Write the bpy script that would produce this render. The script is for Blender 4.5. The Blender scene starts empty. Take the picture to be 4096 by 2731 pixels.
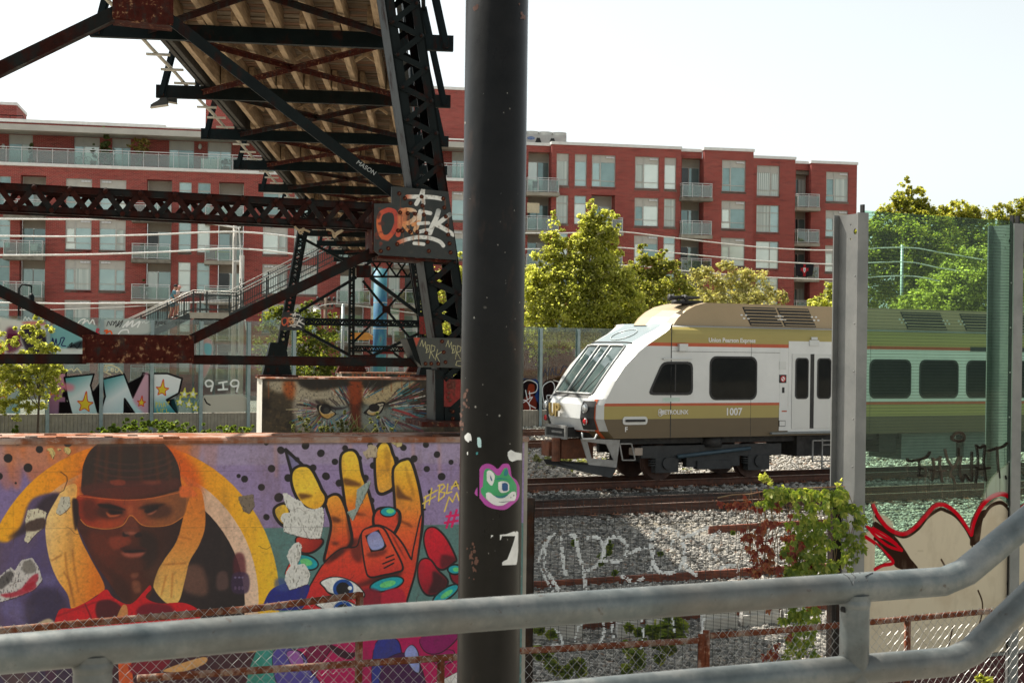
import bpy, math, random
import numpy as np
from mathutils import Matrix, Vector
random.seed(7)
RNG = np.random.default_rng(7)
SC = bpy.context.scene
COL = SC.collection
# ---------------------------------------------------------------- camera
F, CX, CY, ROLL, HC = 5689.0, 2048.0, 1400.0, 0.013, 3.27   # focal length, optical centre (photo pixels), roll, eye height
cd = bpy.data.cameras.new('camera')
cam = bpy.data.objects.new('camera', cd)
COL.objects.link(cam)
cd.sensor_width = 36
cd.lens = F / 4096 * 36
cd.shift_y = (CY - 1365.5) / 4096
cd.clip_end = 3000
cd.dof.use_dof = True
cd.dof.focus_distance = 15
cd.dof.aperture_fstop = 18
cr, sr = math.cos(ROLL), math.sin(ROLL)
cam.matrix_world = Matrix(((cr, -sr, 0, 0), (0, 0, -1, 0), (sr, cr, 0, HC), (0, 0, 0, 1)))
SC.camera = cam
# ---------------------------------------------------------------- sky, sun, exposure
TOSUN = Vector((-0.57, 0.42, 1.0)).normalized()
EL = math.asin(TOSUN.z)
AZ = math.atan2(TOSUN.x, TOSUN.y)
W = bpy.data.worlds.new('World')
SC.world = W
W.use_nodes = True
nt = W.node_tree
sky = nt.nodes.new('ShaderNodeTexSky')
sky.sky_type = 'NISHITA'
sky.sun_disc = False
sky.sun_elevation = EL
sky.sun_rotation = AZ
sky.air_density = 1.0
sky.dust_density = 1.3
sky.ozone_density = 1.0
hs = nt.nodes.new('ShaderNodeHueSaturation')
hs.inputs['Saturation'].default_value = 0.16
hs.inputs['Value'].default_value = 1.0
nt.links.new(sky.outputs[0], hs.inputs['Color'])
tn = nt.nodes.new('ShaderNodeMix')
tn.data_type = 'RGBA'
tn.blend_type = 'MULTIPLY'
tn.inputs[0].default_value = 1.0
tn.inputs[7].default_value = (0.955, 1.0, 0.98, 1)
nt.links.new(hs.outputs[0], tn.inputs[6])
nt.links.new(tn.outputs[2], nt.nodes['Background'].inputs[0])
nt.nodes['Background'].inputs[1].default_value = 0.105
sd = bpy.data.lights.new('sun', 'SUN')
sd.energy = 5.0
sd.angle = math.radians(0.6)
sd.color = (1.0, 0.94, 0.83)
sun = bpy.data.objects.new('sun', sd)
COL.objects.link(sun)
sun.rotation_euler = TOSUN.to_track_quat('Z', 'Y').to_euler()
sun.location = (-40, 20, 60)
SC.view_settings.view_transform = 'Standard'
SC.view_settings.look = 'None'
SC.view_settings.gamma = 1
SC.view_settings.use_curve_mapping = False
SC.view_settings.exposure = 0.86
SC.cycles.max_bounces = 6
SC.cycles.transparent_max_bounces = 24
SC.cycles.caustics_reflective = False
SC.cycles.caustics_refractive = False
# ---------------------------------------------------------------- measuring helpers
def ray(px, py):
 u, v = px - CX, py - CY
 return Vector(((u * cr + v * sr) / F, 1.0, -(v * cr - u * sr) / F))
def at(px, py, Y):
 return Vector((0, 0, HC)) + ray(px, py) * Y
def Z(ox, oy, k):
 return lambda *pts: [(ox + p[0] / k, oy + p[1] / k) for p in pts]
class Plane:
 """a vertical plane: s runs along it, z is height, off is towards the viewer"""
 def __init__(self, px, Y, slope):
  r = ray(px, CY)
  self.o = Vector((r.x * Y, Y, 0))
  self.d = Vector((1, slope, 0)).normalized()
  self.n = Vector((self.d.y, -self.d.x, 0))
 def hit(self, px, py, off=0.0):
  r = ray(px, py)
  o = self.o + self.n * off
  t = self.n.dot(o) / self.n.dot(r)
  p = r * t
  return ((p - o).dot(self.d), HC + p.z)
 def P(self, s, z, off=0.0):
  p = self.o + self.d * s + self.n * off
  return Vector((p.x, p.y, z))
 def W(self, px, py, off=0.0):
  s, z = self.hit(px, py, off)
  return self.P(s, z, off)
# ---------------------------------------------------------------- object helpers
def props(o, label=None, cat=None, group=None, kind=None):
 if label: o['label'] = label
 if cat: o['category'] = cat
 if group: o['group'] = group
 if kind: o['kind'] = kind
 return o
def thing(name, label, cat, loc=(0, 0, 0), rz=0.0, group=None):
 o = bpy.data.objects.new(name, None)
 COL.objects.link(o)
 o.empty_display_size = 0.2
 o.matrix_basis = Matrix.Translation(Vector(loc)) @ Matrix.Rotation(rz, 4, 'Z')
 return props(o, label, cat, group)
def put(name, mesh, parent=None, M=None, local=False):
 o = bpy.data.objects.new(name, mesh)
 COL.objects.link(o)
 if M is not None: o.matrix_basis = M
 if parent is not None:
  o.parent = parent
  if not local and parent.type == 'EMPTY':
   o.matrix_parent_inverse = parent.matrix_basis.inverted()
 return o
def T(x, y, z): return Matrix.Translation(Vector((x, y, z)))
class MB:
 def __init__(self):
  self.v = []; self.f = []; self.mi = []; self.cur = 0
 def add(self, vs, fs):
  n = len(self.v)
  self.v.extend(tuple(p) for p in vs)
  for f in fs:
   self.f.append(tuple(i + n for i in f)); self.mi.append(self.cur)
  return self
 def corner(self, o, a, b, c):
  o, a, b, c = Vector(o), Vector(a), Vector(b), Vector(c)
  if a.cross(b).dot(c) < 0: a, b = b, a
  return self.add([o, o + a, o + a + b, o + b, o + c, o + a + c, o + a + b + c, o + b + c],
      [(3, 2, 1, 0), (4, 5, 6, 7), (0, 1, 5, 4), (1, 2, 6, 5), (2, 3, 7, 6), (3, 0, 4, 7)])
 def box(self, x0, x1, y0, y1, z0, z1):
  return self.corner((x0, y0, z0), (x1 - x0, 0, 0), (0, y1 - y0, 0), (0, 0, z1 - z0))
 def bar(self, a, b, w, h, up=(0, 0, 1)):
  a, b = Vector(a), Vector(b)
  t = b - a
  sd = t.cross(Vector(up))
  if sd.length < 1e-6: sd = t.cross(Vector((1, 0, 0)))
  sd.normalize()
  uv = sd.cross(t).normalized()
  return self.corner(a - sd * w / 2 - uv * h / 2, t, sd * w, uv * h)
 def prism(self, pts, ext):
  pts = [Vector(p) for p in pts]; ext = Vector(ext)
  n = len(pts)
  nr = Vector((0, 0, 0))
  for i in range(n): nr += pts[i].cross(pts[(i + 1) % n])
  if nr.dot(ext) > 0: pts.reverse()
  fs = [tuple(range(n)), tuple(range(2 * n - 1, n - 1, -1))]
  for i in range(n):
   j = (i + 1) % n
   fs.append((j, i, n + i, n + j))
  return self.add(pts + [p + ext for p in pts], fs)
 def tube(self, pts, r, n=8, cap=True):
  pts = [Vector(p) for p in pts]
  rs = r if isinstance(r, (list, tuple)) else [r] * len(pts)
  vs, fs = [], []
  prev = None
  for i, p in enumerate(pts):
   t = (pts[min(i + 1, len(pts) - 1)] - pts[max(i - 1, 0)]).normalized()
   if prev is None:
    a = t.cross(Vector((0, 0, 1)))
    if a.length < 0.05: a = t.cross(Vector((1, 0, 0)))
   else:
    a = prev - t * prev.dot(t)
   a.normalize(); prev = a
   b = t.cross(a)
   for k in range(n):
    an = 2 * math.pi * k / n
    vs.append(p + (a * math.cos(an) + b * math.sin(an)) * rs[i])
  for i in range(len(pts) - 1):
   for k in range(n):
    k2 = (k + 1) % n
    fs.append((i * n + k, i * n + k2, (i + 1) * n + k2, (i + 1) * n + k))
  if cap:
   fs.append(tuple(range(n - 1, -1, -1)))
   fs.append(tuple(range((len(pts) - 1) * n, len(pts) * n)))
  return self.add(vs, fs)
 def ball(self, c, r, n=8, m=5, sc=(1, 1, 1)):
  c = Vector(c); vs = [c + Vector((0, 0, r * sc[2]))]; fs = []
  for i in range(1, m):
   th = math.pi * i / m
   for k in range(n):
    ph = 2 * math.pi * k / n
    vs.append(c + Vector((r * sc[0] * math.sin(th) * math.cos(ph), r * sc[1] * math.sin(th) * math.sin(ph), r * sc[2] * math.cos(th))))
  vs.append(c - Vector((0, 0, r * sc[2])))
  for k in range(n): fs.append((0, 1 + k, 1 + (k + 1) % n))
  for i in range(m - 2):
   for k in range(n):
    a = 1 + i * n + k; b = 1 + i * n + (k + 1) % n
    fs.append((a, a + n, b + n, b))
  l = len(vs) - 1; q = 1 + (m - 2) * n
  for k in range(n): fs.append((q + k, l, q + (k + 1) % n))
  return self.add(vs, fs)
 def mesh(self, name, mats, smooth=False):
  me = bpy.data.meshes.new(name)
  me.from_pydata(self.v, [], self.f)
  for m in (mats if isinstance(mats, (list, tuple)) else [mats]): me.materials.append(m)
  if isinstance(mats, (list, tuple)): me.polygons.foreach_set('material_index', self.mi)
  if smooth:
   me.polygons.foreach_set('use_smooth', [True] * len(self.f))
   if smooth != 1: me.set_sharp_from_angle(angle=math.radians(smooth))
  me.update()
  return me
 def put(self, name, mats, parent=None, smooth=False, local=False, M=None):
  return put(name, self.mesh(name, mats, smooth), parent, M, local)
def npmesh(name, V, Fc, mat):
 """mesh from arrays, all faces with the same vertex count"""
 me = bpy.data.meshes.new(name)
 V = np.asarray(V, np.float32); Fc = np.asarray(Fc, np.int32)
 me.vertices.add(len(V)); me.vertices.foreach_set('co', V.ravel())
 k = Fc.shape[1]
 me.loops.add(Fc.size); me.loops.foreach_set('vertex_index', Fc.ravel())
 me.polygons.add(len(Fc)); me.polygons.foreach_set('loop_start', np.arange(len(Fc), dtype=np.int32) * k)
 me.materials.append(mat)
 me.update(calc_edges=True)
 return me
# ---------------------------------------------------------------- materials
def s2l(c):
 return tuple(((x / 255) / 12.92 if x / 255 <= 0.04045 else ((x / 255 + 0.055) / 1.055) ** 2.4) for x in c[:3])
class NT:
 def __init__(self, name):
  self.m = bpy.data.materials.new(name); self.m.use_nodes = True
  self.t = self.m.node_tree; self.b = self.t.nodes['Principled BSDF']; self.out = self.t.nodes['Material Output']
 def n(self, typ, **kw):
  x = self.t.nodes.new(typ)
  for k, v in kw.items(): setattr(x, k, v)
  return x
 def l(self, a, b): self.t.links.new(a, b)
 def noise(self, scale, detail=4, rough=0.6, stretch=None, dist=0.0):
  tc = self.n('ShaderNodeTexCoord'); src = tc.outputs['Object']
  if stretch:
   mp = self.n('ShaderNodeMapping'); mp.inputs['Scale'].default_value = stretch
   self.l(src, mp.inputs[0]); src = mp.outputs[0]
  no = self.n('ShaderNodeTexNoise')
  no.inputs['Scale'].default_value = scale; no.inputs['Detail'].default_value = detail
  no.inputs['Roughness'].default_value = rough; no.inputs['Distortion'].default_value = dist
  self.l(src, no.inputs['Vector'])
  return no.outputs[0]
 def ramp(self, src, stops, interp='LINEAR'):
  r = self.n('ShaderNodeValToRGB'); r.color_ramp.interpolation = interp
  e = r.color_ramp.elements
  while len(e) < len(stops): e.new(0.5)
  for i, (p, c) in enumerate(stops):
   e[i].position = p
   e[i].color = (c, c, c, 1) if isinstance(c, (int, float)) else (*c[:3], 1)
  self.l(src, r.inputs[0])
  return r.outputs[0]
 def mix(self, fac, a, b, mode='MIX'):
  x = self.n('ShaderNodeMix', data_type='RGBA', blend_type=mode)
  for sock, v in ((x.inputs[0], fac), (x.inputs[6], a), (x.inputs[7], b)):
   if isinstance(v, (int, float)): sock.default_value = v
   elif isinstance(v, (tuple, list)): sock.default_value = (*v[:3], 1)
   else: self.l(v, sock)
  return x.outputs[2]
 def bump(self, h, strength=0.3, dist=0.01):
  b = self.n('ShaderNodeBump'); b.inputs['Strength'].default_value = strength; b.inputs['Distance'].default_value = dist
  self.l(h, b.inputs['Height']); self.l(b.outputs[0], self.b.inputs['Normal'])
MATS = {}
def mat(name, c0, c1=None, scale=6.0, rough=0.6, metal=0.0, lo=0.38, hi=0.62, bump=0.0, stretch=None, rvar=0.12, spec=0.5, detail=5, dist=0.01):
 """two-tone noisy material; colours are linear albedos"""
 if name in MATS: return MATS[name]
 x = NT(name)
 no = x.noise(scale, detail, 0.65, stretch)
 if c1 is None: c1 = tuple(v * 0.8 for v in c0)
 x.l(x.ramp(no, [(lo, c0), (hi, c1)]), x.b.inputs['Base Color'])
 r2 = x.noise(scale * 2.7, 3)
 x.l(x.ramp(r2, [(0.3, max(0.02, rough - rvar)), (0.7, min(1, rough + rvar))]), x.b.inputs['Roughness'])
 x.b.inputs['Metallic'].default_value = metal
 x.b.inputs['Specular IOR Level'].default_value = spec
 if bump: x.bump(x.noise(scale * 4, 4), bump, dist)
 MATS[name] = x.m
 return x.m
def rusty(name, paint, rust, amount=0.5, scale=5.0, fleck=None, rough=0.62, bump=0.35, spec=0.12):
 """painted steel with rust patches and streaks"""
 if name in MATS: return MATS[name]
 x = NT(name)
 a = x.noise(scale, 8, 0.7)
 b = x.noise(scale * 0.6, 5, 0.6, (3.0, 3.0, 0.5))
 f = x.n('ShaderNodeMath', operation='ADD'); x.l(a, f.inputs[0]); x.l(b, f.inputs[1])
 hf = x.n('ShaderNodeMath', operation='MULTIPLY'); x.l(f.outputs[0], hf.inputs[0]); hf.inputs[1].default_value = 0.5
 c = 0.5 - (amount - 0.5) * 0.28
 fac = x.ramp(hf.outputs[0], [(c - 0.05, 0.0), (c + 0.05, 1.0)])
 no2 = x.noise(scale * 2.4, 7, 0.72)
 rc = x.ramp(no2, [(0.35, tuple(v * 0.55 for v in rust)), (0.58, rust), (0.66, fleck or tuple(v * 1.5 for v in rust))])
 pc = x.ramp(x.noise(scale * 1.7, 5), [(0.3, tuple(v * 0.7 for v in paint)), (0.7, tuple(v * 1.35 for v in paint))])
 x.l(x.mix(fac, pc, rc), x.b.inputs['Base Color'])
 x.l(x.ramp(fac, [(0, rough - 0.12), (1, min(1, rough + 0.25))]), x.b.inputs['Roughness'])
 x.b.inputs['Specular IOR Level'].default_value = spec
 x.bump(no2, bump, 0.006)
 MATS[name] = x.m
 return x.m
def leafmat(name, c0, c1, c2=None, trans=0.45):
 if name in MATS: return MATS[name]
 x = NT(name)
 g = x.n('ShaderNodeNewGeometry')
 st = [(0.0, c0), (0.6, c1)] + ([(1.0, c2)] if c2 else [])
 c = x.ramp(g.outputs['Random Per Island'], st)
 no = x.noise(0.7, 3)
 c = x.mix(x.ramp(no, [(0.35, 0.0), (0.65, 0.45)]), c, tuple(v * 0.6 for v in c0))
 x.l(c, x.b.inputs['Base Color'])
 x.b.inputs['Roughness'].default_value = 0.55
 tr = x.n('ShaderNodeBsdfTranslucent')
 x.l(x.mix(1.0, c, (1.95, 1.95, 1.0), 'MULTIPLY'), tr.inputs[0])
 ms = x.n('ShaderNodeMixShader'); ms.inputs[0].default_value = trans
 x.l(x.b.outputs[0], ms.inputs[1]); x.l(tr.outputs[0], ms.inputs[2]); x.l(ms.outputs[0], x.out.inputs[0])
 MATS[name] = x.m
 return x.m
def glassmat(name, tint, gloss=0.07, image=None, film=0.0, filmcol=(0.5, 0.55, 0.5)):
 """see-through sheet: tinted transmission, mirror gloss, optional dirt film and spray paint on top"""
 if name in MATS: return MATS[name]
 x = NT(name)
 x.t.nodes.remove(x.b)
 tr = x.n('ShaderNodeBsdfTransparent'); tr.inputs[0].default_value = (*tint, 1)
 gl = x.n('ShaderNodeBsdfGlossy'); gl.inputs['Roughness'].default_value = 0.03
 ms = x.n('ShaderNodeMixShader'); ms.inputs[0].default_value = gloss
 x.l(tr.outputs[0], ms.inputs[1]); x.l(gl.outputs[0], ms.inputs[2])
 cur = ms.outputs[0]
 if film:
  df = x.n('ShaderNodeBsdfDiffuse'); df.inputs[0].default_value = (*filmcol, 1)
  m2 = x.n('ShaderNodeMixShader')
  x.l(x.ramp(x.noise(1.2, 6, 0.7, (1, 1, 0.35)), [(0.3, film * 0.4), (0.75, film)]), m2.inputs[0])
  x.l(cur, m2.inputs[1]); x.l(df.outputs[0], m2.inputs[2]); cur = m2.outputs[0]
 if image:
  im = x.n('ShaderNodeTexImage', extension='CLIP'); im.image = image
  df = x.n('ShaderNodeBsdfDiffuse'); x.l(im.outputs[0], df.inputs[0])
  m3 = x.n('ShaderNodeMixShader'); x.l(im.outputs[1], m3.inputs[0])
  x.l(cur, m3.inputs[1]); x.l(df.outputs[0], m3.inputs[2]); cur = m3.outputs[0]
 x.l(cur, x.out.inputs[0])
 MATS[name] = x.m
 return x.m
def paintmat(name, image, rough=0.7, under=None, bump=0.25, bscale=30, grit=0.18):
 """flat paint from an image drawn in this script, over an optional surface material colour, with grit and relief"""
 x = NT(name)
 im = x.n('ShaderNodeTexImage', extension='EXTEND'); im.image = image
 c = im.outputs[0]
 if under:
  uc = x.ramp(x.noise(5, 7, 0.7), [(0.35, under[0]), (0.65, under[1])])
  c = x.mix(im.outputs[1], uc, c)
 no = x.noise(bscale, 6, 0.75)
 c = x.mix(grit, c, x.ramp(no, [(0.3, 0.25), (0.7, 1.0)]), 'MULTIPLY')
 x.l(c, x.b.inputs['Base Color'])
 x.b.inputs['Roughness'].default_value = rough
 x.bump(no, bump, 0.004)
 return x.m
def set_uv(me, plane, cv):
 uv = me.uv_layers.new(name='paint')
 n = len(me.loops)
 vi = np.zeros(n, np.int32); me.loops.foreach_get('vertex_index', vi)
 co = np.zeros(len(me.vertices) * 3, np.float32); me.vertices.foreach_get('co', co)
 co = co.reshape(-1, 3)
 s = (co[:, 0] - plane.o.x) * plane.d.x + (co[:, 1] - plane.o.y) * plane.d.y
 u = (s - cv.s0) / (cv.s1 - cv.s0); v = (co[:, 2] - cv.z0) / (cv.z1 - cv.z0)
 a = np.stack([u, v], 1)[vi].astype(np.float32)
 uv.data.foreach_set('uv', a.ravel())
# ---------------------------------------------------------------- flat paint: a small raster painter working in surface metres
def fract(w, h, cell, octs=4, seed=0):
 r = np.random.default_rng(seed); out = np.zeros((h, w), np.float32); amp, tot = 1.0, 0.0
 for _ in range(octs):
  gh, gw = int(h / cell) + 3, int(w / cell) + 3
  g = r.random((gh, gw)).astype(np.float32)
  y = np.arange(h) / cell; x = np.arange(w) / cell
  yi, xi = y.astype(int), x.astype(int); fy = (y - yi)[:, None]; fx = (x - xi)[None, :]
  fy = fy * fy * (3 - 2 * fy); fx = fx * fx * (3 - 2 * fx)
  a = g[yi][:, xi]; b = g[yi][:, xi + 1]; c = g[yi + 1][:, xi]; d = g[yi + 1][:, xi + 1]
  out += amp * ((a * (1 - fx) + b * fx) * (1 - fy) + (c * (1 - fx) + d * fx) * fy)
  tot += amp; amp *= 0.55; cell = max(1.0, cell / 2)
 return out / tot
def spline(pts, closed=True, sub=5):
 p = np.array(pts, float); n = len(p); out = []
 rngs = range(n) if closed else range(n - 1)
 for i in rngs:
  g = (lambda k: p[k % n]) if closed else (lambda k: p[min(max(k, 0), n - 1)])
  a, b, c, d = g(i - 1), g(i), g(i + 1), g(i + 2)
  for t in np.arange(sub) / sub:
   out.append(0.5 * ((2 * b) + (c - a) * t + (2 * a - 5 * b + 4 * c - d) * t * t + (3 * b - a - 3 * c + d) * t ** 3))
 if not closed: out.append(p[-1])
 return np.array(out)
class Canvas:
 def __init__(self, name, plane, s0, s1, z0, z1, ppm, base=(128, 128, 128), alpha=1.0, off=0.0):
  self.name, self.pl, self.s0, self.s1, self.z0, self.z1, self.ppm, self.off = name, plane, s0, s1, z0, z1, ppm, off
  self.w, self.h = int((s1 - s0) * ppm), int((z1 - z0) * ppm)
  self.A = np.zeros((self.h, self.w, 4), np.float32)
  self.A[:, :, :3] = np.array(base) / 255; self.A[:, :, 3] = alpha
 def m(self, px, py):
  s, z = self.pl.hit(px, py, self.off)
  return ((s - self.s0) * self.ppm, (self.z1 - z) * self.ppm)
 def k(self, px, py):
  a = self.m(px, py); b = self.m(px, py + 10)
  return abs(b[1] - a[1]) / 10
 def _blend(self, mask, x0, y0, col, a):
  h, w = mask.shape
  X0, Y0, X1, Y1 = max(0, x0), max(0, y0), min(self.w, x0 + w), min(self.h, y0 + h)
  if X1 <= X0 or Y1 <= Y0: return
  mm = mask[Y0 - y0:Y1 - y0, X0 - x0:X1 - x0] * a
  R = self.A[Y0:Y1, X0:X1]
  if isinstance(col, dict):
   p, q = self.m(*col['p']), self.m(*col['q'])
   dx, dy = q[0] - p[0], q[1] - p[1]; L = dx * dx + dy * dy
   yy, xx = np.mgrid[Y0:Y1, X0:X1]
   t = np.clip(((xx - p[0]) * dx + (yy - p[1]) * dy) / L, 0, 1)[..., None]
   cs = np.array(col['c'], float) / 255; k = len(cs) - 1
   i = np.minimum((t[..., 0] * k).astype(int), k - 1); ft = t * k - i[..., None]
   c = cs[i] * (1 - ft) + cs[i + 1] * ft
  else: c = np.array(col, float) / 255
  R[:, :, :3] = R[:, :, :3] * (1 - mm[..., None]) + c * mm[..., None]
  R[:, :, 3] = np.maximum(R[:, :, 3], np.minimum(1, R[:, :, 3] * (1 - mm) + mm))
 @staticmethod
 def _blur(m, r):
  r = int(max(1, round(r * 0.6)))
  for ax in (0, 1):
   for _ in range(2):
    c = np.cumsum(np.concatenate([np.zeros_like(np.take(m, [0], ax)), m], ax), ax)
    n = m.shape[ax]
    i1 = np.minimum(np.arange(n) + r + 1, n); i0 = np.maximum(np.arange(n) - r, 0)
    m = (np.take(c, i1, ax) - np.take(c, i0, ax)) / (2 * r + 1)
  return m
 def poly(self, pts, col, a=1.0, blur=0, smooth=True, rag=0):
  q = np.array([self.m(*p) for p in pts])
  if smooth: q = spline(q)
  b = blur * self.k(*pts[0]) if blur else 0
  pad = int(b * 2.2) + 3
  x0, y0 = int(math.floor(q[:, 0].min())) - pad, int(math.floor(q[:, 1].min())) - pad
  w, h = int(q[:, 0].max()) + pad - x0 + 2, int(q[:, 1].max()) + pad - y0 + 2
  if w > 6000 or h > 6000: return
  SS = 2
  cov = np.zeros((h * SS, w + 2), np.float32)
  qx, qy = q[:, 0] - x0, (q[:, 1] - y0) * SS
  for i in range(len(q)):
   xa, ya = qx[i], qy[i]; xb, yb = qx[(i + 1) % len(q)], qy[(i + 1) % len(q)]
   if ya == yb: continue
   sg = 1.0
   if ya > yb: xa, ya, xb, yb, sg = xb, yb, xa, ya, -1.0
   r = np.arange(math.ceil(ya - 0.5), math.ceil(yb - 0.5))
   if not len(r): continue
   xs = xa + (r + 0.5 - ya) * (xb - xa) / (yb - ya)
   xi = np.floor(xs).astype(int); fr = xs - xi
   np.add.at(cov, (r, xi), sg * (1 - fr)); np.add.at(cov, (r, xi + 1), sg * fr)
  m = np.minimum(1, np.abs(np.cumsum(cov, 1)))[:, :w].reshape(h, SS, w).mean(1)
  if rag:
   g = fract(w, h, rag * self.k(*pts[0]), 4, int(abs(x0 * 7 + y0)))
   m = np.clip((self._blur(m, rag * self.k(*pts[0]) * 0.7) + (g - 0.5) * 0.9 - 0.42) * 6, 0, 1)
  if b >= 0.7: m = self._blur(m, b)
  self._blend(m, x0, y0, col, a)
 def line(self, pts, wd, col, a=1.0, blur=0, smooth=False, closed=False):
  q = np.array([self.m(*p) for p in pts])
  kk = self.k(*pts[0]); wd = wd * getattr(self, 'ws', 1)
  if smooth: q = spline(q, closed, 6)
  elif closed: q = np.vstack([q, q[:1]])
  hw = wd * kk / 2; b = blur * kk; pad = int(hw + b * 2 + 3)
  x0, y0 = int(q[:, 0].min()) - pad, int(q[:, 1].min()) - pad
  w, h = int(q[:, 0].max()) + pad - x0 + 1, int(q[:, 1].max()) + pad - y0 + 1
  if w > 6000 or h > 6000: return
  m = np.zeros((h, w), np.float32)
  for i in range(len(q) - 1):
   ax, ay = q[i] - (x0, y0); bx, by = q[i + 1] - (x0, y0)
   X0, X1 = int(max(0, min(ax, bx) - hw - 2)), int(max(ax, bx) + hw + 3)
   Y0, Y1 = int(max(0, min(ay, by) - hw - 2)), int(max(ay, by) + hw + 3)
   yy, xx = np.mgrid[Y0:min(Y1, h), X0:min(X1, w)]
   dx, dy = bx - ax, by - ay; L = dx * dx + dy * dy + 1e-9
   t = np.clip(((xx - ax) * dx + (yy - ay) * dy) / L, 0, 1)
   d = np.hypot(xx - ax - t * dx, yy - ay - t * dy)
   sl = m[Y0:min(Y1, h), X0:min(X1, w)]
   np.maximum(sl, np.clip(hw - d + 0.5, 0, 1) * min(1.0, hw * 2), out=sl)
  if b >= 0.7: m = self._blur(m, b)
  self._blend(m, x0, y0, col, a)
 def disc(self, c, rx, ry, col, a=1.0, blur=0, rot=0.0, rag=0):
  rx *= getattr(self, 'ws', 1); ry *= getattr(self, 'ws', 1)
  self.poly([(c[0] + rx * math.cos(t) * math.cos(rot) - ry * math.sin(t) * math.sin(rot),
     c[1] + rx * math.cos(t) * math.sin(rot) + ry * math.sin(t) * math.cos(rot)) for t in np.arange(14) * 2 * math.pi / 14], col, a, blur, True, rag)
 def peel(self, pts, cols=((215, 212, 205), (120, 115, 105)), edge=(60, 45, 40)):
  self.poly([(x + 1.5, y + 2.5) for x, y in pts], edge, 0.7, 0, False, 6)
  self.poly(pts, cols[0], 1.0, 0, False, 5)
  xs = [p[0] for p in pts]; ys = [p[1] for p in pts]
  for _ in range(int((max(xs) - min(xs)) * (max(ys) - min(ys)) / 160) + 3):
   c = (random.uniform(min(xs), max(xs)), random.uniform(min(ys), max(ys)))
   ins = False; j = len(pts) - 1
   for i in range(len(pts)):
    if (pts[i][1] > c[1]) != (pts[j][1] > c[1]) and c[0] < (pts[j][0] - pts[i][0]) * (c[1] - pts[i][1]) / (pts[j][1] - pts[i][1]) + pts[i][0]: ins = not ins
    j = i
   if ins: self.line([c, (c[0] + random.uniform(-3, 3), c[1] + random.uniform(2, 12))], random.uniform(1.2, 4), cols[1], random.uniform(0.25, 0.8))
 def crack(self, p, n=6, step=14, col=(55, 35, 30), wd=1.6, ang=None):
  a = random.uniform(0, 6.28) if ang is None else ang; pts = [p]
  for _ in range(n):
   a += random.uniform(-0.8, 0.8)
   p = (p[0] + step * math.cos(a), p[1] + step * math.sin(a)); pts.append(p)
  self.line(pts, wd, col, 0.75)
 def stain(self, cell, col, amt, lo=0.5, seed=1, vert=1.0):
  g = fract(self.w, max(8, int(self.h / vert)), cell * self.ppm, 5, seed)
  g = g[np.minimum((np.arange(self.h) / vert).astype(int), g.shape[0] - 1)]
  m = np.clip((g - lo) * 4, 0, 1) * amt
  self.A[:, :, :3] = self.A[:, :, :3] * (1 - m[..., None]) + np.array(col) / 255 * m[..., None]
 def image(self):
  im = bpy.data.images.new(self.name, self.w, self.h, alpha=True)
  im.alpha_mode = 'STRAIGHT' if hasattr(im, 'alpha_mode') else im.alpha_mode
  im.pixels.foreach_set(np.ascontiguousarray(np.clip(self.A[::-1], 0, 1)).ravel())
  im.update()
  return im
# ---------------------------------------------------------------- foliage
def leaves(blobs, n, size, flat=0.35, seed=1, droop=0.0, per=38):
 """rhombic leaves in small twig clumps spread through the outer parts of ellipsoid blobs: arrays for npmesh"""
 r = np.random.default_rng(seed)
 b = np.array([[*c, *q] for c, q in blobs], float)
 vol = (b[:, 3] * b[:, 4] * b[:, 5]) ** (2 / 3)
 nc = max(4, n // per)
 kc = r.choice(len(b), nc, p=vol / vol.sum())
 dc = r.normal(size=(nc, 3)); dc /= np.linalg.norm(dc, axis=1)[:, None]
 cc = b[kc, :3] + dc * b[kc, 3:] * (r.random(nc) ** 0.5 * 1.08)[:, None]
 cs = b[kc, 3:].mean(1) * r.uniform(0.10, 0.30, nc)
 up = r.random(nc) < 0.22
 cc[up, 2] = b[kc[up], 2] + b[kc[up], 5] * r.uniform(0.85, 1.35, up.sum()); cc[up, :2] = b[kc[up], :2] + (cc[up, :2] - b[kc[up], :2]) * 0.7; cs[up] *= 0.6
 k = r.integers(0, nc, n)
 d = r.normal(size=(n, 3))
 c = cc[k] + d * cs[k][:, None] * np.array([0.75, 0.75, 0.62]) + dc[k] * (cs[k] * r.random(n) * 0.9)[:, None]
 d /= np.linalg.norm(d, axis=1)[:, None]
 t = r.normal(size=(n, 3)); t[:, 2] = t[:, 2] * 0.6 - droop; t /= np.linalg.norm(t, axis=1)[:, None]
 nn = r.normal(size=(n, 3)) * (1 - flat) + d * flat + np.array([0, 0, 0.4])
 u = np.cross(nn, t); u /= np.linalg.norm(u, axis=1)[:, None] + 1e-9
 L = size * (0.6 + 0.8 * r.random(n))[:, None]
 w = L * (0.3 + 0.2 * r.random(n))[:, None]
 V = np.stack([c - t * L * 0.5, c + u * w, c + t * L * 0.5, c - u * w], 1).reshape(-1, 3)
 return V, np.arange(4 * n).reshape(-1, 4)
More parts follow.
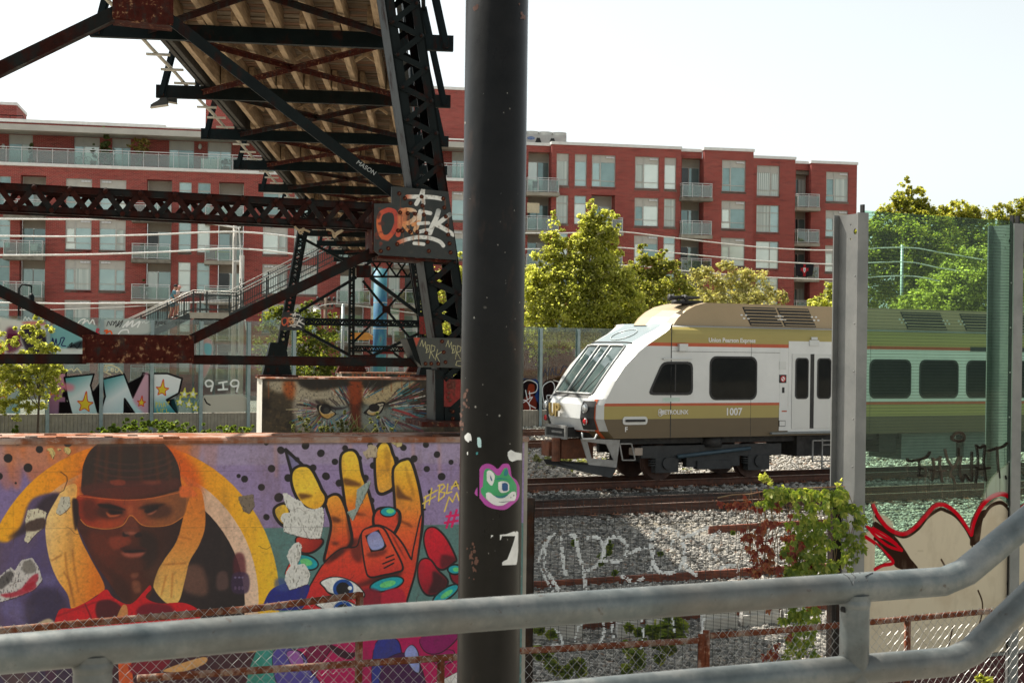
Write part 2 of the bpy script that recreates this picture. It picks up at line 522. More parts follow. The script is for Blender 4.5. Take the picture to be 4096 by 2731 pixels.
def tree(name, label, cat, base, trunk_r, top, blobs, n, size, lm, bm, group=None, seed=1, limbs=True):
 t = thing(name, label, cat, base, 0, group)
 b = Vector(base); tp = Vector(top)
 m = MB()
 pts = [b, b.lerp(tp, 0.35) + Vector((random.uniform(-.15, .15), 0, 0)), b.lerp(tp, 0.7), tp]
 m.tube(pts, [trunk_r, trunk_r * 0.8, trunk_r * 0.5, trunk_r * 0.15], 8)
 if limbs:
  for i, (c, q) in enumerate(blobs):
   f = random.uniform(0.25, 0.75); p = b.lerp(tp, f); c = Vector(c)
   m.tube([p, p.lerp(c, 0.5) + Vector((0, 0, 0.12 * (c - p).length)), c], [trunk_r * 0.4, trunk_r * 0.25, trunk_r * 0.08], 6)
 m.put('trunk', bm, t, True)
 V, Fc = leaves(blobs, int(n * 2.6), size * 0.62, seed=seed)
 put('crown', npmesh('crown', V, Fc, lm), t)
 return t
def blob(px, py, Y, rx, ry, rz=None):
 """ellipsoid given by photo position, distance and half sizes in photo pixels"""
 c = at(px, py, Y); k = Y / F
 return (tuple(c), (rx * k, (rz or (rx + ry) / 2) * k * 0.8, ry * k))
# ================================================================ shared directions and materials
TD = Vector((0.895, 0.446, 0))            # along the tracks
TN = Vector((0.446, -0.895, 0))           # across the tracks, towards the viewer
TA = math.atan2(0.446, 0.895)
M_brick = None
M_conc = mat('concrete', (0.36, 0.33, 0.27), (0.27, 0.245, 0.20), 2.0, 0.85, bump=0.3)
M_concd = mat('concrete_weathered', (0.25, 0.23, 0.19), (0.14, 0.125, 0.10), 2.5, 0.9, bump=0.4)
M_alu = mat('aluminium_rail', (0.62, 0.62, 0.60), (0.52, 0.52, 0.51), 4, 0.4, 0.3)
M_frame = mat('window_frame_metal', (0.50, 0.49, 0.45), (0.42, 0.41, 0.38), 4, 0.5)
M_span = mat('spandrel_panel', (0.50, 0.48, 0.43), (0.44, 0.42, 0.38), 1.0, 0.5)
M_spand = mat('balcony_wall_panel', (0.40, 0.37, 0.31), (0.35, 0.325, 0.27), 1.0, 0.7)
M_white = mat('white_metal', (0.78, 0.77, 0.74), (0.68, 0.67, 0.65), 3, 0.5)
M_bsteel = rusty('black_green_steel', (0.0045, 0.0075, 0.0075), (0.032, 0.008, 0.005), 0.20, 4.0)
M_rsteel = rusty('rusted_black_steel', (0.008, 0.0085, 0.0075), (0.030, 0.0075, 0.005), 0.52, 4.0)
M_rsteel2 = rusty('flaking_rust', (0.022, 0.018, 0.015), (0.058, 0.011, 0.007), 0.72, 7.0, (0.30, 0.17, 0.09))
M_blsteel = rusty('teal_black_beam_paint', (0.0035, 0.008, 0.0095), (0.035, 0.009, 0.006), 0.14, 3.0)
M_wood = mat('weathered_timber', (0.42, 0.30, 0.185), (0.24, 0.165, 0.10), 3.0, 0.85, stretch=(6, 0.6, 6), bump=0.4)
M_wood2 = mat('deck_board_timber', (0.17, 0.113, 0.063), (0.08, 0.054, 0.031), 3.0, 0.9, stretch=(0.5, 6, 6), bump=0.5)
M_gold = None
# ================================================================ ground
def gravel_material(name, cols, scale, bumpd):
 x = NT(name)
 tc = x.n('ShaderNodeTexCoord')
 vo = x.n('ShaderNodeTexVoronoi'); vo.inputs['Scale'].default_value = scale
 x.l(tc.outputs['Object'], vo.inputs['Vector'])
 sep = x.n('ShaderNodeSeparateColor'); x.l(vo.outputs['Color'], sep.inputs[0])
 c = x.ramp(sep.outputs[0], [(0.0, cols[0]), (0.5, cols[1]), (1.0, cols[2])])
 c = x.mix(x.ramp(x.noise(0.35, 5), [(0.42, 0.0), (0.68, 0.75)]), c, cols[3])
 x.l(c, x.b.inputs['Base Color']); x.b.inputs['Roughness'].default_value = 0.9
 inv = x.n('ShaderNodeMath', operation='SUBTRACT'); inv.inputs[0].default_value = 1.0
 x.l(vo.outputs['Distance'], inv.inputs[1])
 x.bump(inv.outputs[0], 0.9, bumpd)
 return x.m
M_ballast = gravel_material('ballast_gravel', [(0.17, 0.16, 0.14), (0.30, 0.28, 0.245), (0.45, 0.42, 0.37), (0.30, 0.25, 0.17)], 11.0, 0.05)
M_stone = NT('ballast_stone')
g_ = M_stone.n('ShaderNodeNewGeometry')
M_stone.l(M_stone.ramp(g_.outputs['Random Per Island'], [(0, (0.10, 0.098, 0.092)), (0.45, (0.27, 0.255, 0.23)), (0.8, (0.42, 0.39, 0.345)), (0.92, (0.58, 0.55, 0.49)), (1, (0.24, 0.15, 0.10))]), M_stone.b.inputs['Base Color'])
M_stone.b.inputs['Roughness'].default_value = 0.85
M_stone = M_stone.m
ZG = -0.28
N = 60
gv, gf = [], []
xs = np.concatenate([[-900, -300, -100], np.linspace(-40, 60, 50), [140, 400, 900]])
ys = np.concatenate([[-30, 0], np.linspace(10, 80, 50), [140, 300, 1500]])
for y in ys:
 for x in xs: gv.append((x, y, ZG))
nx = len(xs)
gf = [(j * nx + i, j * nx + i + 1, (j + 1) * nx + i + 1, (j + 1) * nx + i) for j in range(len(ys) - 1) for i in range(nx - 1)]
props(put('ground', npmesh('ground', gv, gf, M_ballast)), kind='structure')
def across(px, Y, y):     # a world point at lateral offset y (m) behind the near train side
 pass
TR0 = Vector((7.9, 37.7, 0))              # a point on the near side of the train
def tp(s, y, z=0.0):                       # track coordinates: s along (right, away), y away from the viewer
 p = TR0 + TD * s - TN * y
 return Vector((p.x, p.y, z))
def stones(n, rnd, name, zf, smin, smax, seed):
 r = np.random.default_rng(seed)
 P = rnd(n, r)
 dirs = np.array([[1, 0, 0], [0, 1, 0], [-1, 0, 0], [0, -1, 0], [0, 0, 1], [0, 0, -1]], float)
 sz = r.uniform(smin, smax, (n, 1, 1)) * r.uniform(0.65, 1.35, (n, 6, 1))
 q = r.normal(size=(n, 3, 3)); q, _ = np.linalg.qr(q)
 V = np.einsum('ij,njk->nik', dirs, q) * sz
 V[:, :, 2] *= 0.75
 V = V + P[:, None, :]
 fc = np.array([[0, 1, 4], [1, 2, 4], [2, 3, 4], [3, 0, 4], [1, 0, 5], [2, 1, 5], [3, 2, 5], [0, 3, 5]])
 Fa = (fc[None] + (np.arange(n) * 6)[:, None, None]).reshape(-1, 3)
 return props(put(name, npmesh(name, V.reshape(-1, 3), Fa, M_stone)), 'loose grey ballast stones heaped around the rails and under the mesh fence', 'gravel', kind='stuff')
def region(n, r):
 u = r.uniform(-0.02, 0.40, n); Y = 1 / r.uniform(1 / 36, 1 / 14.2, n)
 x = u * Y
 y = (np.stack([x, Y], 1) - np.array([TR0.x, TR0.y])) @ np.array([-TN.x, -TN.y])
 z = np.full(n, ZG) + 0.02
 for c in (1.4, -3.4):
  z = np.maximum(z, np.where(np.abs(y - c) < 2.2, -0.235 + 0.03 * r.random(n), ZG + 0.02))
 z += 0.03 * np.sin(x * 1.3) * np.cos(Y * 0.9)
 return np.stack([x, Y, z], 1)
stones(58000, region, 'gravel', 0, 0.020, 0.062, 3)
def region2(n, r):
 u = r.uniform(-0.02, 0.36, n); Y = 1 / r.uniform(1 / 66, 1 / 36, n)
 return np.stack([u * Y, Y, np.full(n, ZG + 0.03) + 0.05 * r.random(n)], 1)
stones(16000, region2, 'gravel', 0, 0.05, 0.09, 4)
# ================================================================ tracks
M_rail = mat('rail_rusty_web', (0.13, 0.050, 0.028), (0.07, 0.032, 0.022), 5, 0.75, bump=0.2)
M_railtop = mat('rail_polished_head', (0.45, 0.33, 0.27), (0.34, 0.24, 0.20), 3, 0.35, 0.6)
M_tie = mat('timber_sleeper', (0.095, 0.065, 0.045), (0.05, 0.036, 0.028), 6, 0.9, stretch=(1, 8, 8), bump=0.5)
M_plate = mat('tie_plate', (0.36, 0.16, 0.09), (0.22, 0.09, 0.05), 8, 0.8)
def rail_mesh(L):
 m = MB()
 prof = [(-.07, -.17), (.07, -.17), (.07, -.15), (.012, -.135), (.012, -.045), (.036, -.03), (.036, -.002), (-.036, -.002), (-.036, -.03), (-.012, -.045), (-.012, -.135), (-.07, -.15)]
 m.prism([Vector((0, a, b)) for a, b in prof], (L, 0, 0))
 m.cur = 1
 m.box(0, L, -.033, .033, -.002, .002)
 return m.mesh('rail', [M_rail, M_railtop])
def tie_mesh():
 m = MB(); m.box(-.11, .11, -1.3, 1.3, -.40, -.185)
 m.cur = 1
 for y in (-.717, .717):
  m.box(-.09, .09, y - .17, y + .17, -.186, -.172)
  for a in (-.05, .05):
   for b in (-.1, .1): m.box(a - .012, a + .012, y + b - .012, y + b + .012, -.172, -.13)
 return m.mesh('sleeper', [M_tie, M_plate])
TIE = tie_mesh()
def track(y0, s0, s1, label, n0, n1):
 L = s1 - s0
 b = tp(s0, y0)
 t = thing('railway_track', label, 'railway track', b, TA)
 rm = rail_mesh(L)
 for y in (-.717, .717): put('rail', rm, t, T(0, y, 0), True)
 for k in range(int((n1 - n0) / 0.58)):
  put('sleeper', TIE, t, T(n0 - s0 + k * 0.58, random.uniform(-.04, .04), random.uniform(-.01, .006)) @ Matrix.Rotation(random.uniform(-.02, .02), 4, 'Z'), True)
track(1.4, -60, 90, 'rusty track under the bronze and white train', -9, 12)
track(-3.4, -60, 90, 'nearest railway track, just behind the black mesh fence', -9, 6)
track(15.2, -60, 90, 'track in the sun right behind the nose of the train', -14, -2)
track(21.5, -60, 90, 'farthest track, running below the glass noise fence', -16, -3)
def spare_rail(a, b, label, n=1):
 m = MB()
 A, B = Vector(a), Vector(b)
 for k in range(n):
  o = Vector((0.0, 0.0, 0.10)) * k
  for dz, w, h in ((0, .13, .03), (.06, .035, .11), (.13, .07, .045)): m.bar(A + o + Vector((0, 0, dz)), B + o + Vector((0, 0, dz)), w, h)
 return props(m.put('spare_rail', M_spare), label, 'rail', 'loose rails left on the gravel')
M_spare = mat('spare_rail_rust', (0.30, 0.085, 0.04), (0.16, 0.05, 0.03), 6, 0.8, bump=0.3)
def gp(px, py, z=ZG):
 r = ray(px, py); t = (z - HC) / r.z
 p = r * t
 return Vector((p.x, p.y, z))
spare_rail(gp(2835, 2135), gp(3460, 2095), 'short rusty rail with a cut end lying on gravel behind the red vine leaves')
spare_rail(gp(2105, 2368), gp(3390, 2285), 'long thin rusty rail lying on gravel just above the grey handrail')
spare_rail(gp(2105, 2535), gp(3390, 2440), 'long rusty rail lying in front of the white concrete blocks')
M_block = mat('white_block', (0.72, 0.70, 0.66), (0.58, 0.56, 0.52), 3, 0.85, bump=0.3)
for i, (a, b, c, e) in enumerate([(2130, 2330, 2500, 'first'), (2470, 2560, 2490, 'second'), (2590, 2700, 2485, 'third'), (2815, 2950, 2470, 'fourth'), (2975, 3120, 2455, 'fifth'), (3140, 3240, 2450, 'sixth')]):
 p, q = gp(a, c + 65), gp(b, c + 55)
 m = MB(); d = (q - p); h = 0.34; w = Vector((0, .35, 0))
 m.prism([p, q, q + w, p + w], (0, 0, h * .55)); m.prism([p + w * .25 + Vector((0, 0, h * .55)), q + w * .25 + Vector((0, 0, h * .55)), q + w * .75 + Vector((0, 0, h * .55)), p + w * .75 + Vector((0, 0, h * .55))], (0, 0, h * .45))
 props(m.put('concrete_block', M_block), 'white concrete block behind the mesh fence, %s from the brown fence post' % e, 'block', 'white concrete blocks in a row')
# ================================================================ red brick apartment building
BP = Plane(2500, 108, 0.19)
BA = math.atan2(BP.d.y, BP.d.x)
def bx(px, py=900, d=0.0): return BP.hit(px, py, -d)[0]
def bz(px, py, d=0.0): return BP.hit(px, py, -d)[1]
def brickmat():
 x = NT('red_brick')
 tc = x.n('ShaderNodeTexCoord'); sp = x.n('ShaderNodeSeparateXYZ'); x.l(tc.outputs['Object'], sp.inputs[0])
 ad = x.n('ShaderNodeMath', operation='ADD'); x.l(sp.outputs[0], ad.inputs[0]); x.l(sp.outputs[1], ad.inputs[1])
 cb = x.n('ShaderNodeCombineXYZ'); x.l(ad.outputs[0], cb.inputs[0]); x.l(sp.outputs[2], cb.inputs[1])
 br = x.n('ShaderNodeTexBrick'); x.l(cb.outputs[0], br.inputs['Vector'])
 br.inputs['Scale'].default_value = 1.0; br.inputs['Brick Width'].default_value = 0.26; br.inputs['Row Height'].default_value = 0.088
 br.inputs['Mortar Size'].default_value = 0.0085; br.inputs['Mortar Smooth'].default_value = 0.3; br.inputs['Bias'].default_value = -0.35
 br.inputs['Color1'].default_value = (0.35, 0.046, 0.038, 1); br.inputs['Color2'].default_value = (0.15, 0.026, 0.025, 1)
 br.inputs['Mortar'].default_value = (0.48, 0.27, 0.21, 1)
 c = x.mix(x.ramp(x.noise(0.25, 5), [(0.35, 0.0), (0.7, 0.4)]), br.outputs[0], (0.20, 0.032, 0.028))
 c = x.mix(x.ramp(x.noise(1.0, 3, .6, (0.7, 0.7, 6.0)), [(0.5, 0.0), (0.72, 0.55)]), c, (0.085, 0.018, 0.018))
 c = x.mix(x.ramp(x.noise(0.12, 4, .6, (1, 1, 0.4)), [(0.4, 0.0), (0.75, 0.3)]), c, (0.30, 0.075, 0.06))
 x.l(c, x.b.inputs['Base Color']); x.b.inputs['Roughness'].default_value = 0.85
 inv = x.n('ShaderNodeMath', operation='SUBTRACT'); inv.inputs[0].default_value = 1.0; x.l(br.outputs['Fac'], inv.inputs[1])
 x.bump(inv.outputs[0], 0.5, 0.01)
 return x.m
M_brick = brickmat()
M_pane = [mat('pane_pale_blind', (0.74, 0.80, 0.74), (0.66, 0.74, 0.68), 0.6, 0.18, 0.30, rvar=0.05),
   mat('pane_sky', (0.40, 0.52, 0.50), (0.33, 0.44, 0.43), 0.5, 0.08, 0.35, rvar=0.03),
   mat('pane_teal', (0.25, 0.36, 0.35), (0.19, 0.28, 0.275), 0.6, 0.08, 0.30, rvar=0.03),
   mat('pane_dark', (0.035, 0.045, 0.042), (0.02, 0.027, 0.025), 0.8, 0.08, rvar=0.03)]
def curtain():
 x = NT('pane_curtain')
 no = x.noise(3.0, 3, 0.5, (4, 1, 0.05))
 x.l(x.ramp(no, [(0.3, (0.36, 0.43, 0.40)), (0.7, (0.62, 0.67, 0.62))]), x.b.inputs['Base Color']); x.b.inputs['Roughness'].default_value = 0.2
 return x.m
def vblind():
 x = NT('pane_vertical_blind')
 tc = x.n('ShaderNodeTexCoord'); wv = x.n('ShaderNodeTexWave', bands_direction='X'); wv.inputs['Scale'].default_value = 1.9
 x.l(tc.outputs['Object'], wv.inputs[0])
 x.l(x.ramp(wv.outputs[1], [(0.15, (0.26, 0.33, 0.31)), (0.5, (0.66, 0.72, 0.68))]), x.b.inputs['Base Color']); x.b.inputs['Roughness'].default_value = 0.2
 return x.m
M_pane += [curtain(), vblind()]
M_bglass = glassmat('balcony_glass', (0.72, 0.82, 0.77), 0.10, film=0.12, filmcol=(0.40, 0.50, 0.46))
bld = thing('apartment_building', 'long red brick apartment building with balconies behind the tracks', 'building', (BP.o.x, BP.o.y, 0), BA)
VENT = {}
def cached(key, fn):
 if key not in VENT: VENT[key] = fn()
 return VENT[key]
def window(s0, s1, z0, z1, d, style, flip=False, panes=None, vent=0):
 """origin at the lower left of the opening; styles: W wide two-light, N narrow, D balcony door; span = spandrel band"""
 w, h = round(s1 - s0, 2), round(z1 - z0, 2)
 zs = {'W': 0.72, 'w': 0.78, 'N': 0.72, 'n': 0.78, 'D': 0.73, 'd': 0.80, 'P': 0.74, 'B': 0.72}[style]
 zl = {'W': .215, 'w': .19, 'N': .24, 'n': .19, 'B': .235}.get(style, 0)
 mv = None if style in 'Nn' else (0.38 if not flip else 0.62)
 if style in 'Dd': mv = 0.5 if not flip else 0.46
 if style == 'P': mv = 0.55 if not flip else .38
 fw = 0.05
 def frame():
  m = MB()
  m.box(0, fw, 0, .09, 0, h); m.box(w - fw, w, 0, .09, 0, h); m.box(fw, w - fw, 0, .09, h - fw, h); m.box(fw, w - fw, 0, .09, 0, fw)
  m.box(fw, w - fw, .002, .088, zs * h - .03, zs * h + .03)
  if zl: m.box(fw, w - fw, .004, .086, zl * h - .025, zl * h + .025)
  top = h if style in 'WwBP' else zs * h
  if mv: m.box(mv * w - .03, mv * w + .03, -.003, .09, fw, top - fw)
  if style in 'Ww':
   a, b = (fw, mv * w - .03) if not flip else (mv * w + .03, w - fw)
   lo, hi = zl * h + .03, zs * h - .03
   for q in ((a, a + .05, lo, hi), (b - .05, b, lo, hi), (a + .05, b - .05, lo, lo + .05), (a + .05, b - .05, hi - .05, hi)):
    m.box(q[0], q[1], -.012, .05, q[2], q[3])
  return m.mesh('window', M_frame)
 nm = 'balcony_door' if style in 'Dd' else 'window'
 o = put(nm, cached(('f', w, h, style, flip), frame), bld, T(s0, d, z0), True)
 def quad(x0, x1, za, zb, y, mt):
  m = MB(); m.box(x0, x1, y, y + .02, za, zb); return m.mesh('pane', mt)
 xs = [(fw, w - fw)] if not mv else [(fw, mv * w - .03), (mv * w + .03, w - fw)]
 if panes is None: panes = [random.choice([0, 0, 1, 1, 2, 2, 4, 4, 1]) for _ in xs]
 spl = style not in 'NB'
 rows = [(fw, zl * h - .02), (zl * h + .02, zs * h - .025)] if zl else [(fw, zs * h - .025)]
 if not spl: rows.append((zs * h + .025, h - fw))
 for i, (a, b) in enumerate(xs):
  for j, (c, e) in enumerate(rows):
   k = panes[i % len(panes)]
   if len(rows) == 3 and j == 2 and k in (0,) and random.random() < .5: k = 1
   put('pane', cached(('p', w, h, style, flip, i, j, k), lambda: quad(a, b, c, e, .045, M_pane[k])), o, None, True)
 if spl:
  put('spandrel', cached(('s', w, h, style, flip), lambda: quad(fw, w - fw, zs * h + .028, h - fw, .03, M_spand if style in 'Dd' else M_span)), o, None, True)
 if style not in 'DdP':
  def sill():
   m = MB(); m.box(-.05, w + .05, -.10, .1, -.17, -.003); return m.mesh('sill', M_conc)
  put('sill', cached(('l', w), sill), o, None, True)
 if vent:
  def hood():
   m = MB()
   for q in range(vent):
    x = q * .22
    m.prism([(x, .0, 0), (x, -.10, -.14), (x, 0, -.15)], (.2, 0, 0))
   return m.mesh('vent_hood', M_white)
  put('vent_hood', cached(('v', vent), hood), o, T((w * .05 + .05) if flip else w - .08 - .22 * vent, -.004, h - .09), True)
 return o
def wall(name, s0, s1, z0, z1, d, holes, reveal=0.16, depth=0.5, mt=None):
 """brick wall with real openings and reveals; holes = (s0, s1, z0, z1[, reveal])"""
 m = MB()
 S_ = sorted({s0, s1} | {h[0] for h in holes} | {h[1] for h in holes}); Z_ = sorted({z0, z1} | {h[2] for h in holes} | {h[3] for h in holes})
 for i in range(len(S_) - 1):
  for j in range(len(Z_) - 1):
   a, b, c, e = S_[i], S_[i + 1], Z_[j], Z_[j + 1]; cm, cz = (a + b) / 2, (c + e) / 2
   if a < s0 - 1e-6 or b > s1 + 1e-6: continue
   if any(h[0] < cm < h[1] and h[2] < cz < h[3] for h in holes): continue
   m.add([(a, d, c), (b, d, c), (b, d, e), (a, d, e)], [(0, 1, 2, 3)])
 for h in holes:
  a, b, c, e = h[:4]; r = h[4] if len(h) > 4 else reveal
  m.add([(a, d, c), (a, d, e), (a, d + r, e), (a, d + r, c)], [(0, 1, 2, 3)])
  m.add([(b, d, c), (b, d, e), (b, d + r, e), (b, d + r, c)], [(3, 2, 1, 0)])
  m.add([(a, d, e), (b, d, e), (b, d + r, e), (a, d + r, e)], [(0, 1, 2, 3)])
  m.add([(a, d, c), (b, d, c), (b, d + r, c), (a, d + r, c)], [(3, 2, 1, 0)])
 m.add([(s0, d, z0), (s0, d, z1), (s0, d + depth, z1), (s0, d + depth, z0)], [(0, 1, 2, 3)])
 m.add([(s1, d, z0), (s1, d, z1), (s1, d + depth, z1), (s1, d + depth, z0)], [(3, 2, 1, 0)])
 m.add([(s0, d, z1), (s1, d, z1), (s1, d + depth, z1), (s0, d + depth, z1)], [(0, 1, 2, 3)])
 return m.put(name, mt or M_brick, bld, local=True)
def coping(s0, s1, z, d, depth):
 m = MB(); m.box(s0 - .06, s1 + .06, d - .08, d + depth + .05, z - .02, z + .2); m.put('coping', M_white, bld, local=True)
FZ = {1: (15.69, 18.1), 2: (12.83, 14.98), 3: (9.97, 12.12), 4: (7.11, 9.26), 5: (4.25, 6.40), 6: (1.39, 3.54), 7: (-1.47, .68)}
def balcony(s0, s1, z, d, out=1.25, bars=3, left_post=True):
 """slab with upturned edge, glass panels and rails; z is the slab top"""
 m = MB(); m.box(s0, s1, d - out, d, z - .26, z)
 b = m.put('balcony', M_concd if random.random() < .6 else M_conc, bld, local=True)
 r = MB()
 y0 = d - out + .06
 for zz, q in ((1.07, .045), (.93, .03), (.08, .03)):
  r.box(s0 + .05, s1 - .05, y0 - q / 2, y0 + q / 2, z + zz - q / 2, z + zz + q / 2)
  for s in (s0 + .05, s1 - .05): r.box(s - q / 2, s + q / 2, y0 + q / 2, d, z + zz - q / 2, z + zz + q / 2)
 n = max(2, round((s1 - s0) / .85))
 for i in range(n + 1):
  s = s0 + .07 + (s1 - s0 - .14) * i / n
  r.box(s - .02, s + .02, y0 - .02, y0 + .02, z, z + 1.05)
 for s in (s0 + .05, s1 - .05):
  for yy in (y0 + .35, y0 + .7): r.box(s - .015, s + .015, yy - .015, yy + .015, z, z + 1.05)
 r.put('railing', M_alu, b, local=True)
 g = MB(); g.box(s0 + .09, s1 - .09, y0 + .024, y0 + .034, z + .1, z + .92); g.put('glass_panel', M_bglass, b, local=True)
 g = MB(); g.box(s0 + .06, s0 + .07, y0 + .06, d - .03, z + .1, z + .92); g.put('glass_panel', M_bglass, b, local=True)
 g = MB(); g.box(s1 - .07, s1 - .06, y0 + .06, d - .03, z + .1, z + .92); g.put('glass_panel', M_bglass, b, local=True)
 return b
def recess_door(s0, s1, zs, zt, d, flip=False, panes=None, style='D'):
 window(s0 + .02, s1 - .02, zs, zt, d, style, flip, panes)
def facade(name, pxl, pxr, d, ztop, cols, rows, pyref=900, s0=None, s1=None):
 """cols: (kind, px0, px1, px at which the row is measured)"""
 s0 = bx(pxl, pyref, d) if s0 is None else s0; s1 = bx(pxr, pyref, d) if s1 is None else s1
 holes = []
 todo = []
 for c in cols:
  kind, a, b, rr = c[0], bx(c[1], c[4] if len(c) > 4 else pyref, d), bx(c[2], c[4] if len(c) > 4 else pyref, d), c[3]
  for r in rr:
   z0, z1 = FZ[r]
   k = kind
   if isinstance(k, dict): k = k.get(r, k[0])
   if k in 'Bb':
    zf = z0 - .62
    holes.append((a, b, zf, z1 + .12, 1.1)); todo.append((k, a, b, zf, z1 + .12, r))
   else:
    holes.append((a, b, z0, z1)); todo.append((k, a, b, z0, z1, r))
 wall('brick_wall', s0, s1, ZG - .5, ztop, d, holes)
 coping(s0, s1, ztop, d, .5)
 for k, a, b, z0, z1, r in todo:
  if k in 'Bb':
   window(a + .02, b - .02, z0, z1, d + 1.0, 'd' if r == 1 else 'D', k == 'b', [random.choice([1, 2, 3, 0, 2]), random.choice([1, 2, 0, 4])])
   ext = .35
   if k == 'B': balcony(a - ext, b + ext, z0, d)
   else: balcony(a - .95, b + .03, z0, d)
  else:
   st = k.upper()
   fl = k.islower()
   if st == 'W': window(a, b, z0, z1, d + .1, 'w' if r == 1 else 'W', fl, None, 3 if r != 1 or random.random() < .7 else 2)
   elif st == 'V': window(a, b, z0, z1, d + .1, 'w' if r == 1 else 'B', True, [5, 5] if r == 1 else [4, 1] if r == 2 else [0, 0], 0)
   elif st == 'N': window(a, b, z0, z1, d + .1, 'n' if r == 1 else 'N', False)
RW = [1, 2, 3, 4, 5]
facade('a', 2000, 2208, .55, 18.72, [('B', 2112, 2206, RW, 800)], RW, s1=bx(2208, 600))
facade('b', 2208, 2725, 0, 18.78, [('N', 2226, 2275, RW, 700), ('N', 2299, 2347, RW, 700), ({0: 'B', 1: 'W'}, 2367, 2462, RW, 700), ('W', 2540, 2636, RW, 690), ('N', 2658, 2705, RW, 690)], RW, 600)
facade('c', 2725, 2818, .55, 18.72, [('B', 2727, 2815, RW, 690)], RW, 600, s0=bx(2725, 600), s1=bx(2818, 600))
facade('d', 2818, 3015, 0, 18.82, [('W', 2888, 2983, RW, 690)], RW, 600)
facade('e', 3013, 3182, 2.2, 18.66, [('V', 3028, 3119, RW, 690)], RW, 610, s0=bx(3015, 600), s1=bx(3182, 620, 2.2))
facade('f', 3182, 3246, 4.9, 18.75, [('B', 3184, 3243, RW, 690)], RW, 640, s0=bx(3182, 620, 2.2))
facade('g', 3246, 3429, 4.35, 18.75, [('W', 3305, 3394, RW, 700)], RW, 640)
m = MB(); sE = bx(3429, 650, 4.35); m.add([(sE, 4.4, ZG), (sE, 4.4, 18.7), (sE, 20, 18.7), (sE, 20, ZG)], [(3, 2, 1, 0)]); m.put('brick_wall', M_brick, bld, local=True)
LW = [2, 3, 4, 5, 6]
sL, sR = bx(-420, 900), bx(2004, 900)
facade('l', 0, 0, 0, 15.75, [('N', -230, -180, LW, 900), ('N', -60, -10, LW, 900), ('N', -5, 41, LW, 900), ('b', 80, 182, LW, 900), ('W', 262, 366, LW, 900), ('w', 398, 503, LW, 900),
 ('b', 586, 686, LW, 900), ('N', 715, 765, LW, 900), ('N', 790, 841, LW, 900), ('b', 874, 974, LW, 900), ('w', 1052, 1152, LW, 900), ('W', 1177, 1273, LW, 900),
 ('B', 1364, 1462, LW, 900), ('N', 1487, 1533, LW, 900), ('N', 1556, 1603, LW, 900), ('b', 1622, 1712, LW, 900), ('w', 1806, 1896, LW, 900)], LW, s0=sL, s1=sR)
m = MB(); m.box(sL, sR, -.16, .6, 15.76, 15.96); m.put('terrace_kerb', M_white, bld, local=True)
r = MB(); r.box(sL, sR, -.03, .03, 17.02, 17.07); r.box(sL, sR, -.02, .02, 16.86, 16.89)
n = int((sR - sL) / 1.03)
for i in range(n + 1):
 s = sL + (sR - sL) * i / n
 r.box(s - .018, s + .018, -.018, .018, 15.96, 17.02)
r.put('terrace_railing', M_alu, bld, local=True)
for i in range(n):
 a, b = sL + (sR - sL) * i / n, sL + (sR - sL) * (i + 1) / n
 put('terrace_glass_panel', cached('tg', lambda: MB().box(.03, b - a - .03, .022, .034, .05, .89).mesh('terrace_glass_panel', M_bglass)), bld, T(a, 0, 15.96), True)
PD = 2.6
ph = [(34, 130), (296, 398), (448, 522), (676, 776), (830, 925), (1065, 1170), (1500, 1590), (1808, 1862)]
hol = [(bx(a, 640, PD), bx(b, 640, PD), 15.8, 18.28) for a, b in ph]
wall('brick_wall', sL, sR, 15.7, 18.3, PD, hol, .3)
for i, h in enumerate(hol): window(h[0], h[1], h[2], h[3], PD + .1, 'P', i % 2 == 1, [[2, 4], [1, 0], [1, 2], [1, 2], [1, 1], [2, 1], [1, 2], [1, 1]][i])
m = MB(); m.box(sL, sR, .35, PD + .6, 18.3, 18.72); m.put('eave', M_span, bld, local=True)
m = MB(); m.box(sL, sR, 1.2, PD + .6, 18.725, 18.95); m.put('brick_parapet', M_brick, bld, local=True)
m = MB(); m.box(sL, bx(660, 540), 1.05, PD + .7, 18.955, 19.18); m.box(bx(660, 540), sR, 1.05, PD + .7, 18.953, 19.05); m.put('coping', M_white, bld, local=True)
m = MB(); m.box(sL, sR, 0.2, 18, 15.55, 15.74); m.put('terrace_floor', M_conc, bld, local=True)
m = MB(); m.box(sL, bx(3429, 650, 4.35), 5.2, 18, 17.9, 18.2); m.put('roof', M_concd, bld, local=True)
ta, tb = bx(823, 400, 6), bx(1990, 400, 6)
zt = bz(823, 312, 6)
wall('tower', ta, tb, 18, zt, 6, [], .1, 6); coping(ta, tb, zt, 6, 6)
la, lb = bx(-200, 450, 7), bx(66, 450, 7); zl = bz(40, 420, 7)
wall('roof_room', la, lb, 18.2, zl, 7, [(bx(13, 470, 7), bx(31, 470, 7), 18.4, zl - 1.0)], .3, 5); coping(la, lb, zl, 7, 5)
window(bx(13, 470, 7), bx(31, 470, 7), 18.4, zl - 1.0, 7.2, 'N', False, [3])
r = MB()
for s in np.linspace(la, bx(92, 480, 5), 7): r.box(s - .02, s + .02, 5, 5.04, 18.9, 20.0)
r.box(la, bx(92, 480, 5), 4.98, 5.06, 19.98, 20.03); r.put('roof_railing', M_bsteel, bld, local=True)
for px in (14, 800):
 m = MB(); c = (bx(px, 590, PD), PD - .12, bz(px, 588, PD)); m.ball(c, .14, 10, 6, (1, .8, 1.5)); m.put('wall_lamp', M_frame, bld, local=True)
ua, ub = bx(2060, 560, 5), bx(2266, 560, 5); uz0, uz1 = 18.4, bz(2200, 541, 5)
unit = thing('cooling_unit', 'large grey rooftop cooling unit with three round fans and an oval blue badge', 'air conditioner', tuple(BP.P((ua + ub) / 2, 18.2, -5)), BA)
